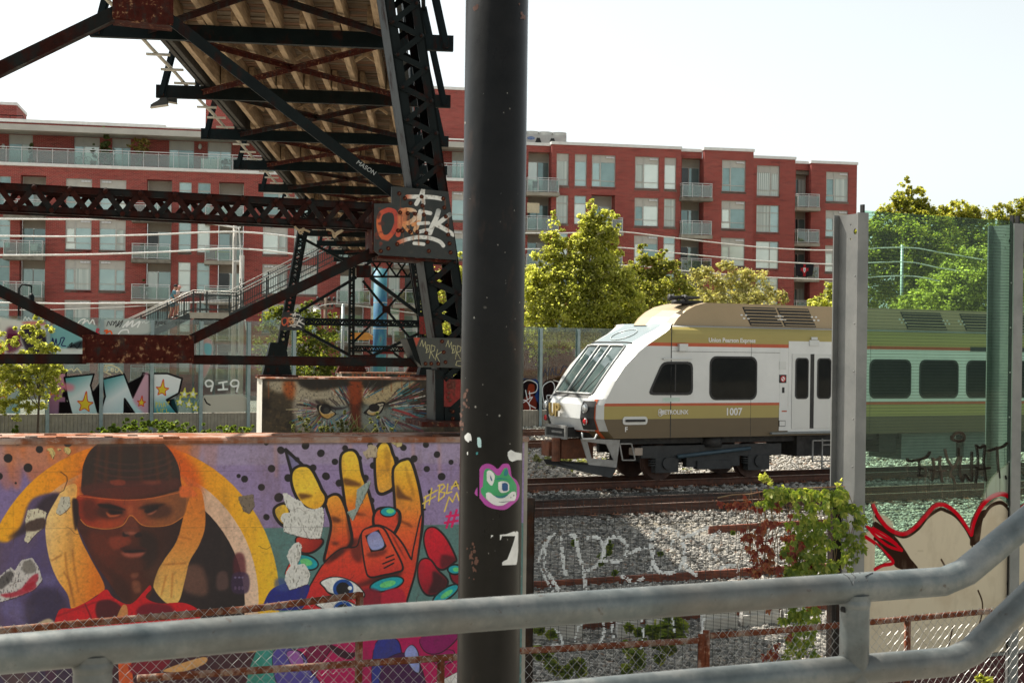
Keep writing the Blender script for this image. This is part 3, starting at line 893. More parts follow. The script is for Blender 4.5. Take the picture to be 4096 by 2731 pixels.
def U(mb, name, mt, sm=False):
 o = put(name, mb.mesh(name, mt, sm), unit); o.matrix_parent_inverse = unit.matrix_basis.inverted(); o.matrix_basis = bld.matrix_basis; return o
M_unit = mat('unit_grey', (0.50, 0.50, 0.47), (0.42, 0.42, 0.40), 2, 0.5)
m = MB(); m.box(ua, ub, 5, 7.2, uz0, uz1); U(m, 'casing', M_unit)
for i, px in enumerate((2082, 2125, 2178, 2235)):
 c = bx(px, 540, 6)
 m = MB(); m.tube([(c, 6, uz1), (c, 6, uz1 + .34)], .62, 20); U(m, 'fan', M_unit, 40)
M_dark = mat('near_black', (0.012, 0.012, 0.012), (0.02, 0.019, 0.018), 3, 0.7)
for px in (2153, 2210):
 c = bx(px, 565, 5); h = uz1 - uz0
 m = MB(); m.prism([(c - .68, 4.97, uz0), (c + .68, 4.97, uz0), (c + .12, 4.97, uz1 - .25), (c - .12, 4.97, uz1 - .25)], (0, .02, 0)); U(m, 'coil_opening', M_dark)
c = (bx(2124, 553, 5), bz(2124, 553, 5))
M_badge = mat('badge_blue', (0.02, 0.13, 0.42), None, 2, 0.4)
m = MB(); m.prism([(c[0] + .30 * math.cos(t), 4.975, c[1] + .12 * math.sin(t)) for t in np.arange(20) * math.pi / 10], (0, .02, 0)); badge = U(m, 'badge', M_badge)
def textmesh(txt, size, mt, name='lettering', ext=0.002, shear=0.0, space=1.0, bold=0.0):
 cu = bpy.data.curves.new(name, 'FONT'); cu.body = txt; cu.size = size; cu.extrude = ext; cu.offset = bold * size; cu.align_x = 'CENTER'; cu.align_y = 'CENTER'; cu.shear = shear; cu.space_character = space; cu.resolution_u = 3
 o = bpy.data.objects.new(name, cu); COL.objects.link(o)
 dg = bpy.context.evaluated_depsgraph_get(); dg.update()
 me = bpy.data.meshes.new_from_object(o.evaluated_get(dg)); me.name = name
 bpy.data.objects.remove(o); bpy.data.curves.remove(cu)
 me.materials.clear(); me.materials.append(mt)
 return me
o = put('lettering', textmesh('Carrier', .15, M_white, shear=.2), badge, T(c[0], 4.967, c[1]) @ Matrix.Rotation(math.pi / 2, 4, 'X'), True)
# ---------------------------------------------------------------- things on balconies and the terrace
def B(name, mb, mt, label, cat, group=None, sm=False):
 o = mb.put(name, mt, None, sm); o.matrix_basis = bld.matrix_basis; return props(o, label, cat, group)
def bpos(px, py, d): return bx(px, py, d), bz(px, py, d)
def flagcanvas():
 cv = Canvas('flag_print', BP, 0, 2.0, 0, 1.1, 130, (17, 17, 26))
 cv.m = lambda x, y: (x * cv.ppm, y * cv.ppm); cv.k = lambda *a: cv.ppm
 R = (175, 28, 40)
 cv.poly([(.86, .06), (1.14, .06), (1.08, .28), (1.3, .40), (1.42, .34), (1.42, .66), (1.3, .60), (1.16, .76), (1.12, .9), (1.16, 1.05), (.84, 1.05), (.88, .9), (.84, .76), (.7, .60), (.58, .66), (.58, .34), (.7, .40), (.92, .28)], R, smooth=False)
 cv.poly([(.87, .36), (1.13, .36), (1.13, .6), (1.0, .78), (.87, .6)], (235, 235, 235), smooth=False)
 for x, y in ((1, .46), (.94, .53), (1, .53), (1.06, .53), (1, .6)): cv.disc((x, y), .022, .03, (30, 60, 140))
 return cv.image()
s0, z1 = bpos(3179, 1053, 3.65); s1, _ = bpos(3254, 1053, 3.65)
V, Fc, uv = [], [], []
for j in range(9):
 for i in range(15):
  u, v = i / 14, j / 8
  V.append((s0 + (s1 - s0) * (u * (1 - .12 * v) + .05 * v), 3.55 - .05 * math.sin(u * 9 + v * 2) * v - .02, z1 - (v * 0.98 + .10 * v * math.sin(u * math.pi)))); uv.append((u, 1 - v))
Fc = [(j * 15 + i, j * 15 + i + 1, (j + 1) * 15 + i + 1, (j + 1) * 15 + i) for j in range(8) for i in range(14)]
me = npmesh('flag', V, Fc, paintmat('flag_cloth', flagcanvas(), .9, None, .05, 40, .1)); l = me.uv_layers.new(name='paint')
for li, lp in enumerate(me.loops): l.data[li].uv = uv[lp.vertex_index]
o = put('flag', me); o.matrix_basis = bld.matrix_basis; props(o, 'black flag with a red cross shaped crest hung over a balcony rail', 'flag')
M_yel = mat('yellow_paint', (0.62, 0.52, 0.12), (0.52, 0.42, 0.1), 3, 0.6)
m = MB(); a, z = bpos(860, 1030, -.7); b = bx(926, 1030, -.7)
m.box(a, b, -.75, -.45, z + .38, z + .45)
for s in (a + .05, b - .05):
 for y in (-.73, -.47): m.box(s - .03, s + .03, y - .03, y + .03, z, z + .38)
B('bench', m, M_yel, 'yellow wooden bench on the balcony beside the leaning utility pole', 'bench')
M_cloth = mat('beige_cloth', (0.62, 0.54, 0.38), (0.54, 0.46, 0.33), 3, 0.9)
m = MB(); a, z = bpos(2109, 811, -.2); b = bx(2158, 811, -.2); m.box(a, b, -.2, -.14, bz(2130, 852, -.2), z); B('hanging_cloth', m, M_cloth, 'beige cloth sunshade hung above a balcony beside the black pole', 'cloth')
M_sofa = mat('white_cushion', (0.78, 0.78, 0.74), (0.7, 0.7, 0.67), 3, 0.9)
m = MB(); a, z = bpos(803, 690, .8); b = bx(880, 690, .8); m.box(a, b, .6, 1.3, 15.96, 16.35); m.box(a, (a + b) / 2 - .03, 1.1, 1.3, 16.351, 16.85); m.box((a + b) / 2 + .03, b - .1, 1.1, 1.3, 16.351, 16.85); m.box(b - .1, b + .05, .6, 1.3, 15.96, 16.9)
B('sofa', m, M_sofa, 'white outdoor sofa behind the glass of the roof terrace', 'sofa')
def chair(px, py, d, mt, label, zf):
 m = MB(); s = bx(px, py, d); y = d
 m.box(s - .24, s + .24, y - .22, y + .22, zf + .40, zf + .45); m.box(s - .24, s + .24, y + .2, y + .24, zf + .46, zf + .9)
 for a in (-.22, .22):
  for b in (-.2, .2): m.box(s + a - .02, s + a + .02, y + b - .02, y + b + .02, zf, zf + .4)
 B('balcony_chair', m, mt, label, 'chair', 'chairs on the balconies')
M_chair = mat('dark_wicker', (0.07, 0.075, 0.07), (0.04, 0.045, 0.04), 9, 0.8)
chair(2145, 740, -.1, M_chair, 'chair on the top balcony nearest the black pole', 15.07)
chair(2795, 750, -.1, M_chair, 'dark chair on the top balcony in the middle of the right wing', 15.07)
chair(2790, 1055, -.1, M_chair, 'chair on a balcony above the shrubs, below two others', 9.35)
chair(133, 1000, -.5, M_white, 'white chair on the leftmost balcony, upper row', 9.35)
chair(1440, 1175, -.5, M_white, 'white chair on the balcony seen between the steel legs', 6.49)
M_cedar = leafmat('cedar_leaf', (0.045, 0.07, 0.018), (0.10, 0.13, 0.03), (0.16, 0.15, 0.03), .3)
M_bush = leafmat('terrace_bush_leaf', (0.12, 0.10, 0.02), (0.25, 0.20, 0.04), (0.28, 0.16, 0.04), .35)
M_green = leafmat('garden_leaf', (0.03, 0.06, 0.012), (0.075, 0.12, 0.025), (0.14, 0.18, 0.04), .4)
M_pot = mat('plant_pot', (0.25, 0.13, 0.08), None, 3, 0.8)
def potplant(px, zb, d, h, r, lm, label, n=700, shape='cone', leaf=.16):
 s = bx(px, 640, d)
 t = thing('potted_plant', label, 'plant', tuple(BP.P(s, zb, -d)), 0, 'plants on the balconies and terrace')
 p = BP.P(s, zb, -d)
 m = MB(); m.tube([p, p + Vector((0, 0, .35))], [.18, .24], 12); m.put('pot', M_pot, t, True)
 if shape == 'cone': bl = [((p.x, p.y, zb + .3 + h * f), (r * (1.05 - f * .75), r * (1.05 - f * .75), h * .16)) for f in np.linspace(.08, .92, 6)]
 else: bl = [((p.x + random.uniform(-r, r) * .5, p.y, zb + .3 + h * random.uniform(.35, .85)), (r * .6, r * .6, h * .25)) for _ in range(6)]
 V, Fc = leaves(bl, n, leaf, seed=int(px)); put('foliage', npmesh('foliage', V, Fc, lm), t)
potplant(423, 15.96, .9, 2.3, .58, M_cedar, 'tall bushy cedar in a pot on the roof terrace', 1500)
potplant(555, 15.96, .7, 1.75, .66, M_bush, 'rounded yellow ochre shrub on the roof terrace', 1300, 'ball')
potplant(373, 15.96, .5, 1.1, .22, M_cedar, 'small slim cedar left of the tall one on the terrace', 500)
potplant(124, 15.96, .5, 1.15, .24, M_cedar, 'small slim cedar at the left end of the terrace', 500)
potplant(905, 15.96, .6, .55, .5, M_green, 'low green bush beside the white sofa on the terrace', 500, 'ball')
potplant(585, 6.49, -.6, .95, .4, M_green, 'leafy green plant on the balcony above the walking couple', 500, 'ball')
potplant(580, 9.35, -.6, .8, .35, M_green, 'leafy plant on the balcony two storeys above the stair landing', 400, 'ball')
bk = thing('bicycle', 'teal bicycle parked behind the terrace glass', 'bicycle', tuple(BP.P(bx(331, 665, .35), 15.96, -.35)))
M_bike = mat('bike_teal', (0.05, 0.16, 0.18), None, 3, 0.5)
c0, c1 = bx(316, 665, .35), bx(351, 665, .35)
for c in (c0, c1):
 m = MB(); m.tube([(c + .3 * math.cos(t), .35, 16.27 + .3 * math.sin(t)) for t in np.arange(17) * math.pi / 8], .02, 6, False); o = m.put('wheel', M_dark, bk); o.matrix_basis = bld.matrix_basis
m = MB()
for a, b in (((c0, 16.27), (c0 + .18, 16.75)), ((c0 + .18, 16.72), (c1 - .22, 16.62)), ((c1, 16.27), (c1 - .25, 16.78)), ((c0 + .2, 16.68), (c1 - .3, 16.27)), ((c1 - .3, 16.27), (c1, 16.27)), ((c1 - .35, 16.8), (c1 - .15, 16.8)), ((c0 + .1, 16.85), (c0 + .2, 16.75))):
 m.tube([(a[0], .35, a[1]), (b[0], .35, b[1])], .022, 6)
o = m.put('frame', M_bike, bk); o.matrix_basis = bld.matrix_basis
# ================================================================ far glass noise fence
FP = Plane(500, 57.5, 0.5)
posts_px = [-245, -27, 190, 404, 606, 803, 993, 1174]
posts_px2 = [1845, 2003, 2160, 2310, 2452, 2590]
zt_f = FP.hit(500, 1273)[1]; zc_f = FP.hit(300, 1654)[1]
def fence_canvas():
 a, b = FP.hit(-245, 1500)[0], FP.hit(1174, 1500)[0]
 cv = Canvas('far_fence_paint', FP, a, b, zc_f, zt_f, 75, (200, 205, 200), 0.0)
 z5 = Z(0, 1200, 2.24)
 L = lambda *p: z5(*p)
 for pts, c, al, bl in [
  ([(-400, 130), (80, 170), (210, 190), (400, 215), (420, 500), (200, 640), (-400, 640)], (225, 222, 216), .85, 8),
  ([(60, 260), (150, 270), (180, 420), (60, 470)], (95, 30, 60), .8, 8),
  ([(180, 260), (300, 230), (400, 300), (410, 470), (250, 470)], (35, 28, 45), .9, 6),
  ([(190, 200), (340, 190), (420, 215), (300, 235)], (200, 110, 100), .8, 5),
  ([(450, 250), (560, 225), (680, 280), (740, 370), (700, 480), (470, 480)], (120, 175, 178), .95, 6),
  ([(600, 420), (740, 360), (735, 430), (650, 460)], (30, 30, 35), .8, 4),
  ([(450, 440), (620, 430), (740, 440), (740, 500), (560, 500)], (215, 218, 214), .9, 5),
  ([(760, 200), (860, 230), (860, 290), (770, 280)], (130, 190, 190), .6, 6),
  ([(930, 180), (1250, 175), (1340, 200), (1340, 300), (930, 300)], (205, 208, 206), .55, 8),
  ([(1810, 340), (1900, 370), (1890, 560), (1820, 700), (1805, 500)], (190, 130, 128), .6, 6),
  ([(1830, 390), (1895, 400), (1890, 490), (1835, 480)], (95, 175, 185), .8, 5)]:
  cv.poly(L(*pts), c, al, bl)
 K = (25, 22, 24)
 def tag(pts, w, c, a=.95): cv.line(L(*pts), w, c, a, 0.4, True)
 for k in range(9):
  x = 60 + k * 13; tag([(x, 420 - 5 * k), (x + 20, 300), (x + 5, 350), (x + 35, 410)], 2.2, (90, 25, 55))
 tag([(460, 410), (470, 340), (485, 400), (500, 345), (510, 405), (535, 380), (545, 340), (575, 340), (550, 400), (585, 410)], 4, (35, 35, 80))
 tag([(620, 400), (645, 380), (630, 420), (660, 400), (690, 430), (720, 380)], 3, K)
 tag([(690, 215), (720, 180), (760, 170), (740, 210), (780, 180), (800, 210), (830, 175), (845, 215)], 5, (235, 235, 232))
 tag([(210, 180), (225, 150), (240, 180), (255, 155), (275, 180), (300, 160)], 3, (230, 235, 235))
 tag([(860, 300), (865, 260), (885, 262), (870, 285), (888, 300)], 4, (215, 30, 60))
 tag([(955, 230), (970, 190), (990, 225), (1000, 190), (1020, 200), (1010, 225), (1040, 185), (1035, 240), (1070, 185), (1050, 230), (1100, 180), (1070, 240)], 2.6, K)
 tag([(1100, 240), (1150, 190), (1130, 235), (1190, 185), (1180, 235), (1250, 190), (1230, 240)], 6, (240, 240, 238))
 tag([(935, 275), (960, 268), (950, 295), (985, 275), (1000, 300)], 6, (235, 90, 40))
 tag([(1060, 300), (1090, 270), (1140, 265), (1150, 290)], 5, (238, 238, 236))
 tag([(1270, 185), (1275, 205), (1290, 185), (1300, 205), (1335, 190)], 2, (225, 228, 228))
 for i, x in enumerate((1390, 1415, 1440, 1468)):
  tag([[(x, 195), (x + 12, 190), (x + 8, 215), (x - 6, 212)], [(x, 195), (x + 6, 205), (x + 12, 192), (x + 2, 225)], [(x, 195), (x + 14, 197), (x + 12, 212), (x, 210), (x, 195)], [(x + 18, 190), (x, 195), (x + 5, 210), (x + 20, 207)]][i], 3, K)
 def block(pts, fill, w=7):
  cv.poly(L(*pts), fill, 1, 1, False); cv.line(L(*pts), w, K, 1, .6, False, True)
 tealwhite = lambda x0, y0, x1, y1: {'p': L((x0, y0))[0], 'q': L((x1, y1))[0], 'c': [(80, 150, 155), (215, 225, 228), (180, 210, 215)]}
 cv.poly(L((-500, 640), (180, 645), (185, 700), (180, 1010), (-500, 1010)), {'p': L((-300, 640))[0], 'q': L((150, 1000))[0], 'c': [(190, 205, 205), (225, 200, 205), (120, 170, 175)]}, 1, 3, False)
 cv.line(L((-500, 655), (0, 655), (200, 645), (430, 650), (590, 625)), 9, K)
 for p, col in (([(440, 690), (500, 660), (590, 640), (590, 900), (640, 1020), (410, 1020), (430, 850)], {'p': L((430, 660))[0], 'q': L((600, 1000))[0], 'c': [(205, 150, 165), (165, 115, 140), (130, 105, 135)]}),
     ([(575, 690), (840, 660), (810, 760), (880, 1020), (640, 1020), (600, 860)], tealwhite(600, 690, 800, 1000)),
     ([(915, 705), (1110, 660), (1190, 870), (1280, 650), (1335, 665), (1335, 1020), (1210, 1020), (1115, 880), (1110, 1020), (890, 1020), (940, 860)], tealwhite(940, 700, 1150, 1000)),
     ([(1370, 655), (1500, 655), (1630, 700), (1600, 830), (1490, 890), (1590, 1015), (1370, 1015)], {'p': L((1400, 690))[0], 'q': L((1450, 1000))[0], 'c': [(225, 230, 230), (220, 228, 228), (70, 145, 155)]})):
  block(p, col)
 cv.poly(L((1230, 760), (1290, 660), (1333, 668), (1330, 1000), (1290, 1010), (1190, 890)), (200, 140, 160), .75, 6)
 cv.poly(L((560, 740), (660, 760), (650, 810), (560, 800)), (225, 130, 150), .8, 8)
 for p in ([(530, 910), (610, 910), (650, 1020), (525, 1020)], [(572, 780), (605, 870), (555, 865)], [(1115, 890), (1205, 1020), (1112, 1020)], [(820, 830), (900, 730), (915, 820), (905, 960), (880, 1010)], [(1145, 740), (1300, 660), (1195, 870)], [(1560, 880), (1600, 1015), (1490, 890)]):
  cv.poly(L(*p), K, 1, 1, False)
 def star(cx, cy, r, fill=(222, 196, 62), edge=(205, 50, 40), tall=1.6):
  pts = []
  for k in range(10):
   a = -math.pi / 2 + k * math.pi / 5 + .1; q = (r if k % 2 == 0 else r * .52) * (tall if k == 0 else 1)
   pts.append((cx + q * math.cos(a), cy + q * math.sin(a)))
  cv.poly(L(*pts), fill, 1, 0, False); cv.line(L(*pts), 3, edge, 1, 0, True, True)
 star(760, 930, 72); star(1452, 800, 58); star(1265, 915, 38); star(485, 810, 48); star(30, 830, 55); star(165, 750, 45)
 for x, y in ((1650, 840), (1728, 840), (1610, 910), (1690, 930), (1750, 960)): star(x, y, 38, (225, 232, 226), (205, 200, 70), 1.5)
 cv.poly(L((1540, 890), (1760, 880), (1770, 1000), (1590, 1000)), (28, 85, 90), .55, 4)
 for x, y in ((1650, 840), (1728, 840), (1610, 910), (1690, 930), (1750, 960)): star(x, y, 32, (225, 232, 226), (205, 200, 70), 1.5)
 Y_ = (215, 200, 70)
 for pts in ([(1395, 960), (1395, 910), (1412, 920), (1398, 935)], [(1425, 910), (1425, 950)], [(1425, 930), (1445, 925), (1448, 955)], [(1460, 955), (1468, 915), (1480, 950)], [(1490, 915), (1515, 905), (1500, 935)], [(1405, 970), (1405, 1000), (1425, 1000)], [(1440, 970), (1440, 1000)], [(1455, 1000), (1455, 972), (1475, 970)], [(1490, 970), (1490, 1000), (1510, 1000)]):
  cv.line(L(*pts), 2.6, Y_)
 Wh = (232, 234, 232)
 for pts in ([(1890, 810), (1905, 740), (1870, 715), (1840, 735), (1855, 770), (1895, 765)], [(1960, 740), (2030, 728)], [(1995, 735), (2000, 790)], [(1955, 800), (2035, 795)], [(2120, 815), (2135, 730), (2090, 715), (2065, 745), (2085, 770), (2125, 765)]):
  cv.line(L(*pts), 7, Wh, .95, .5, True)
 cv.poly(L((1815, 870), (1900, 850), (2190, 855), (2190, 1000), (1815, 1000)), (190, 186, 172), .85, 4)
 cv.line(L((1830, 880), (1850, 920), (1880, 935)), 5, K)
 cream = (222, 205, 160)
 cv.line(L((925, 630), (940, 585), (1000, 580), (1060, 610), (1095, 655)), 5, cream, .8); cv.line(L((925, 635), (990, 665)), 5, cream, .8)
 for i, x in enumerate((955, 995, 1030)): cv.line(L(*[[(x, 595), (x, 640), (x + 15, 620)], [(x, 610), (x + 18, 612), (x + 15, 638), (x, 635), (x, 610)], [(x, 615), (x + 5, 645), (x + 25, 640), (x + 30, 620)]][i]), 4, cream, .8)
 cv.line(L((600, 630), (640, 615), (660, 635), (690, 610), (725, 650)), 5, cream, .7, 0, True)
 cv.line(L((140, 620), (170, 590), (210, 590), (180, 630), (230, 635), (250, 600), (310, 600), (325, 615)), 7, (215, 40, 60), .9, 1, True)
 cv.line(L((-60, 420), (0, 400), (15, 480), (-40, 560)), 16, (205, 30, 45), .9, 2, True)
 return cv
cvF = fence_canvas()
M_ffence = glassmat('far_fence_glass', (0.74, 0.80, 0.78), 0.06, cvF.image(), 0.16, (0.42, 0.47, 0.46))
M_fpost = mat('fence_post_steel', (0.28, 0.36, 0.37), (0.22, 0.29, 0.30), 3, 0.5, 0.2)
M_fconc = mat('fence_concrete', (0.33, 0.30, 0.24), (0.26, 0.235, 0.19), 3, 0.9, bump=.3)
def far_fence(pxs, label):
 p0 = FP.W(pxs[0], 1500)
 t = thing('noise_fence', label, 'fence', (p0.x, p0.y, ZG))
 ss = [FP.hit(p, 1500)[0] for p in pxs]
 for s in ss:
  m = MB()
  for o in (-.10, .10): m.corner(FP.P(s - .07, ZG, o - .008), FP.d * .14, FP.n * .016, (0, 0, zt_f - ZG - .05))
  m.corner(FP.P(s - .006, ZG, -.09), FP.d * .012, FP.n * .18, (0, 0, zt_f - ZG - .05))
  m.put('post', M_fpost, t)
 for a, b in zip(ss[:-1], ss[1:]):
  m = MB(); m.corner(FP.P(a + .02, zc_f, -.01), FP.d * (b - a - .04), FP.n * .02, (0, 0, zt_f - zc_f))
  me = m.mesh('glass_panel', M_ffence); set_uv(me, FP, cvF); put('glass_panel', me, t)
  m = MB(); n = 14
  for k in range(n):
   q = (b - a - .04) / n
   m.corner(FP.P(a + .02 + k * q, ZG, -.06), FP.d * q * .86, FP.n * (.10 + .0), (0, 0, zc_f - ZG - .012))
  m.corner(FP.P(a + .02, ZG, -.075), FP.d * (b - a - .04), FP.n * .10, (0, 0, zc_f - ZG - .02))
  m.put('concrete_panel', M_fconc, t)
far_fence(posts_px, 'glass noise fence on a ribbed concrete base covered with big AMP graffiti')
far_fence(posts_px2, 'glass noise fence with dark graffiti, left of the nose of the train')
def fence2_canvas():
 a, b = FP.hit(2003, 1500)[0], FP.hit(2452, 1500)[0]
 cv = Canvas('far_fence_paint_right', FP, a, b, zc_f - .9, zt_f, 75, (60, 60, 60), 0.0, off=.012)
 z3 = Z(2048, 1100, 2.24)
 Kd = (30, 22, 22)
 for pts, c in [([(60, 950), (160, 930), (235, 960), (240, 1220), (60, 1225)], (30, 60, 120)), ([(80, 960), (200, 950), (225, 1020), (200, 1100), (235, 1150), (220, 1220), (80, 1220)], Kd),
     ([(275, 980), (360, 930), (470, 930), (470, 1230), (270, 1220)], Kd), ([(150, 980), (200, 985), (195, 1060), (140, 1060)], (130, 55, 35)), ([(110, 1100), (200, 1080), (215, 1200), (110, 1210)], (110, 45, 35))]:
  cv.poly(z3(*pts), c, .95, 2)
 for pts in ([(70, 990), (140, 940), (220, 970), (215, 1040), (150, 1060)], [(120, 1030), (135, 1110)], [(155, 1040), (160, 1100)], [(100, 1140), (180, 1090), (150, 1150), (210, 1190)], [(300, 1210), (275, 1080), (280, 990), (350, 950), (380, 1000), (360, 1070), (310, 1080), (330, 1160)], [(370, 940), (440, 960)], [(60, 1130), (120, 1120), (160, 1180), (150, 1230)]):
  cv.line(z3(*pts), 4, (225, 232, 236), .95, .5, True)
 for pts in ([(280, 900), (295, 840), (320, 900), (330, 830)], [(345, 890), (360, 830), (375, 890)], [(395, 820), (390, 890), (420, 890)], [(430, 880), (460, 810), (500, 830)]):
  cv.line(z3(*pts), 6, (40, 70, 140), .8, 1)
 cv.poly(z3((80, 560), (160, 590), (240, 680), (235, 900), (90, 920)), (120, 90, 40), .35, 10)
 cv.poly(z3((280, 680), (400, 620), (520, 650), (560, 760), (540, 920), (280, 920)), (110, 85, 40), .4, 10)
 return cv
cv2 = fence2_canvas()
m = MB(); a, b = FP.P(cv2.s0, cv2.z0 + .9, .013), FP.P(cv2.s1, cv2.z0 + .9, .013)
m.add([a, b, b + Vector((0, 0, zt_f - zc_f)), a + Vector((0, 0, zt_f - zc_f))], [(0, 1, 2, 3)])
me = m.mesh('spray_paint', glassmat('fence_spray', (1, 1, 1), 0.0, cv2.image())); set_uv(me, FP, cv2)
fr = [o for o in COL.objects if o.name.startswith('noise_fence')][-1]
put('spray_paint', me, fr)
# ================================================================ staircase down from the footbridge, far side
SP = Plane(800, 72, 0.12)
M_stair = mat('stair_steel_green', (0.014, 0.022, 0.021), (0.01, 0.016, 0.016), 3, 0.45)
M_handr = mat('stair_handrail', (0.46, 0.45, 0.41), (0.36, 0.35, 0.32), 3, 0.35, 0.4)
z50 = Z(500, 1000, 3.92)
def SW(p, off=0.0): return SP.W(*z50(p)[0], off)
st = thing('staircase', 'long open steel staircase with a landing, climbing to the footbridge behind the rusty strut', 'stairs', tuple(SW((1300, 1200))))
flights = [((3420, 250), (1640, 1000)), ((1020, 985), (-500, 1700))]
for (a, b) in flights:
 for off in (0.0, -1.5):
  m = MB(); m.bar(SW(a, off) + Vector((0, 0, -.15)), SW(b, off) + Vector((0, 0, -.15)), .08, .34); m.put('stringer', M_stair, st)
 A, Bq = SW(a), SW(b); n = int(abs((A - Bq).z) / .17)
 for k in range(n):
  p = A.lerp(Bq, (k + .5) / n) + Vector((0, 0, .05))
  m = MB(); m.corner(p + SP.d * -.15 - SP.n * 1.45, SP.d * .30, SP.n * 1.4, (0, 0, .045)); m.put('step', M_conc, st)
a, b = SW((1020, 975)), SW((1630, 985))
m = MB(); m.corner(a + Vector((0, 0, -.30)) - SP.n * 1.5, b - a, SP.n * 1.55, (0, 0, .30)); m.put('landing', M_conc, st)
m = MB(); m.corner(a + Vector((0, 0, -.62)) - SP.n * 1.4 + SP.d * .2, (b - a) * .9, SP.n * 1.35, (0, 0, .31)); m.put('landing_beam', M_bsteel, st)
def rails(off, top, low):
 path = [SW(p, off) for p in top]
 m = MB()
 m.tube(path, .022, 8); m.put('handrail', M_handr, st, True)
 m = MB(); m.tube([SW(p, off) for p in low], .02, 8); m.put('handrail', M_handr if off == 0 else M_stair, st, True)
 m = MB()
 for k in range(len(path) - 1):
  L = (path[k + 1] - path[k]).length; n = max(2, int(L / .13))
  for i in range(n):
   p = path[k].lerp(path[k + 1], i / n)
   hh = .95
   th = .035 if i % 11 == 0 else .009
   m.corner(p + Vector((-th, -th, -hh - .05 if i % 11 else -hh - .2)), (2 * th, 0, 0), (0, 2 * th, 0), (0, 0, hh if i % 11 else hh + .17))
  m.bar(path[k] + Vector((0, 0, -.93)), path[k + 1] + Vector((0, 0, -.93)), .04, .05)
  m.bar(path[k] + Vector((0, 0, -.22)), path[k + 1] + Vector((0, 0, -.22)), .035, .045)
 m.put('baluster_panel', M_stair, st)
rails(0.0, [(3420, -190), (1745, 660), (1075, 628), (-500, 1350)], [(3420, -130), (1750, 700), (1070, 668), (-500, 1400)])
rails(-1.5, [(3420, -260), (1640, 640), (930, 672), (-500, 1330)], [(3420, -210), (1650, 690), (930, 715), (-500, 1370)])
for q in ((1450, 1090), (890, 1090), (1130, 1090)):
 p = SW(q); m = MB(); m.box(p.x - .05, p.x + .05, p.y - .75, p.y - .65, ZG, p.z); m.put('support_post', M_stair, st)
# ================================================================ people on the stairs
def skin(edges, co, rad, mt, name, parent=None, lv=1):
 me = bpy.data.meshes.new(name); me.from_pydata(co, edges, []); o = bpy.data.objects.new(name, me); COL.objects.link(o)
 md = o.modifiers.new('s', 'SKIN'); md.use_smooth_shade = True
 for i, r in enumerate(rad): me.skin_vertices[0].data[i].radius = (r, r) if not isinstance(r, tuple) else r
 me.skin_vertices[0].data[0].use_root = True
 sb = o.modifiers.new('u', 'SUBSURF'); sb.levels = lv; sb.render_levels = lv
 dg = bpy.context.evaluated_depsgraph_get(); dg.update()
 m2 = bpy.data.meshes.new_from_object(o.evaluated_get(dg)); m2.name = name
 bpy.data.objects.remove(o); bpy.data.meshes.remove(me)
 m2.materials.clear(); m2.materials.append(mt)
 m2.polygons.foreach_set('use_smooth', [True] * len(m2.polygons))
 return put(name, m2, parent)
M_skin = mat('skin', (0.46, 0.25, 0.17), (0.40, 0.21, 0.14), 8, 0.6)
def cloth(n, c): return mat(n, c, tuple(v * .75 for v in c), 6, 0.9)
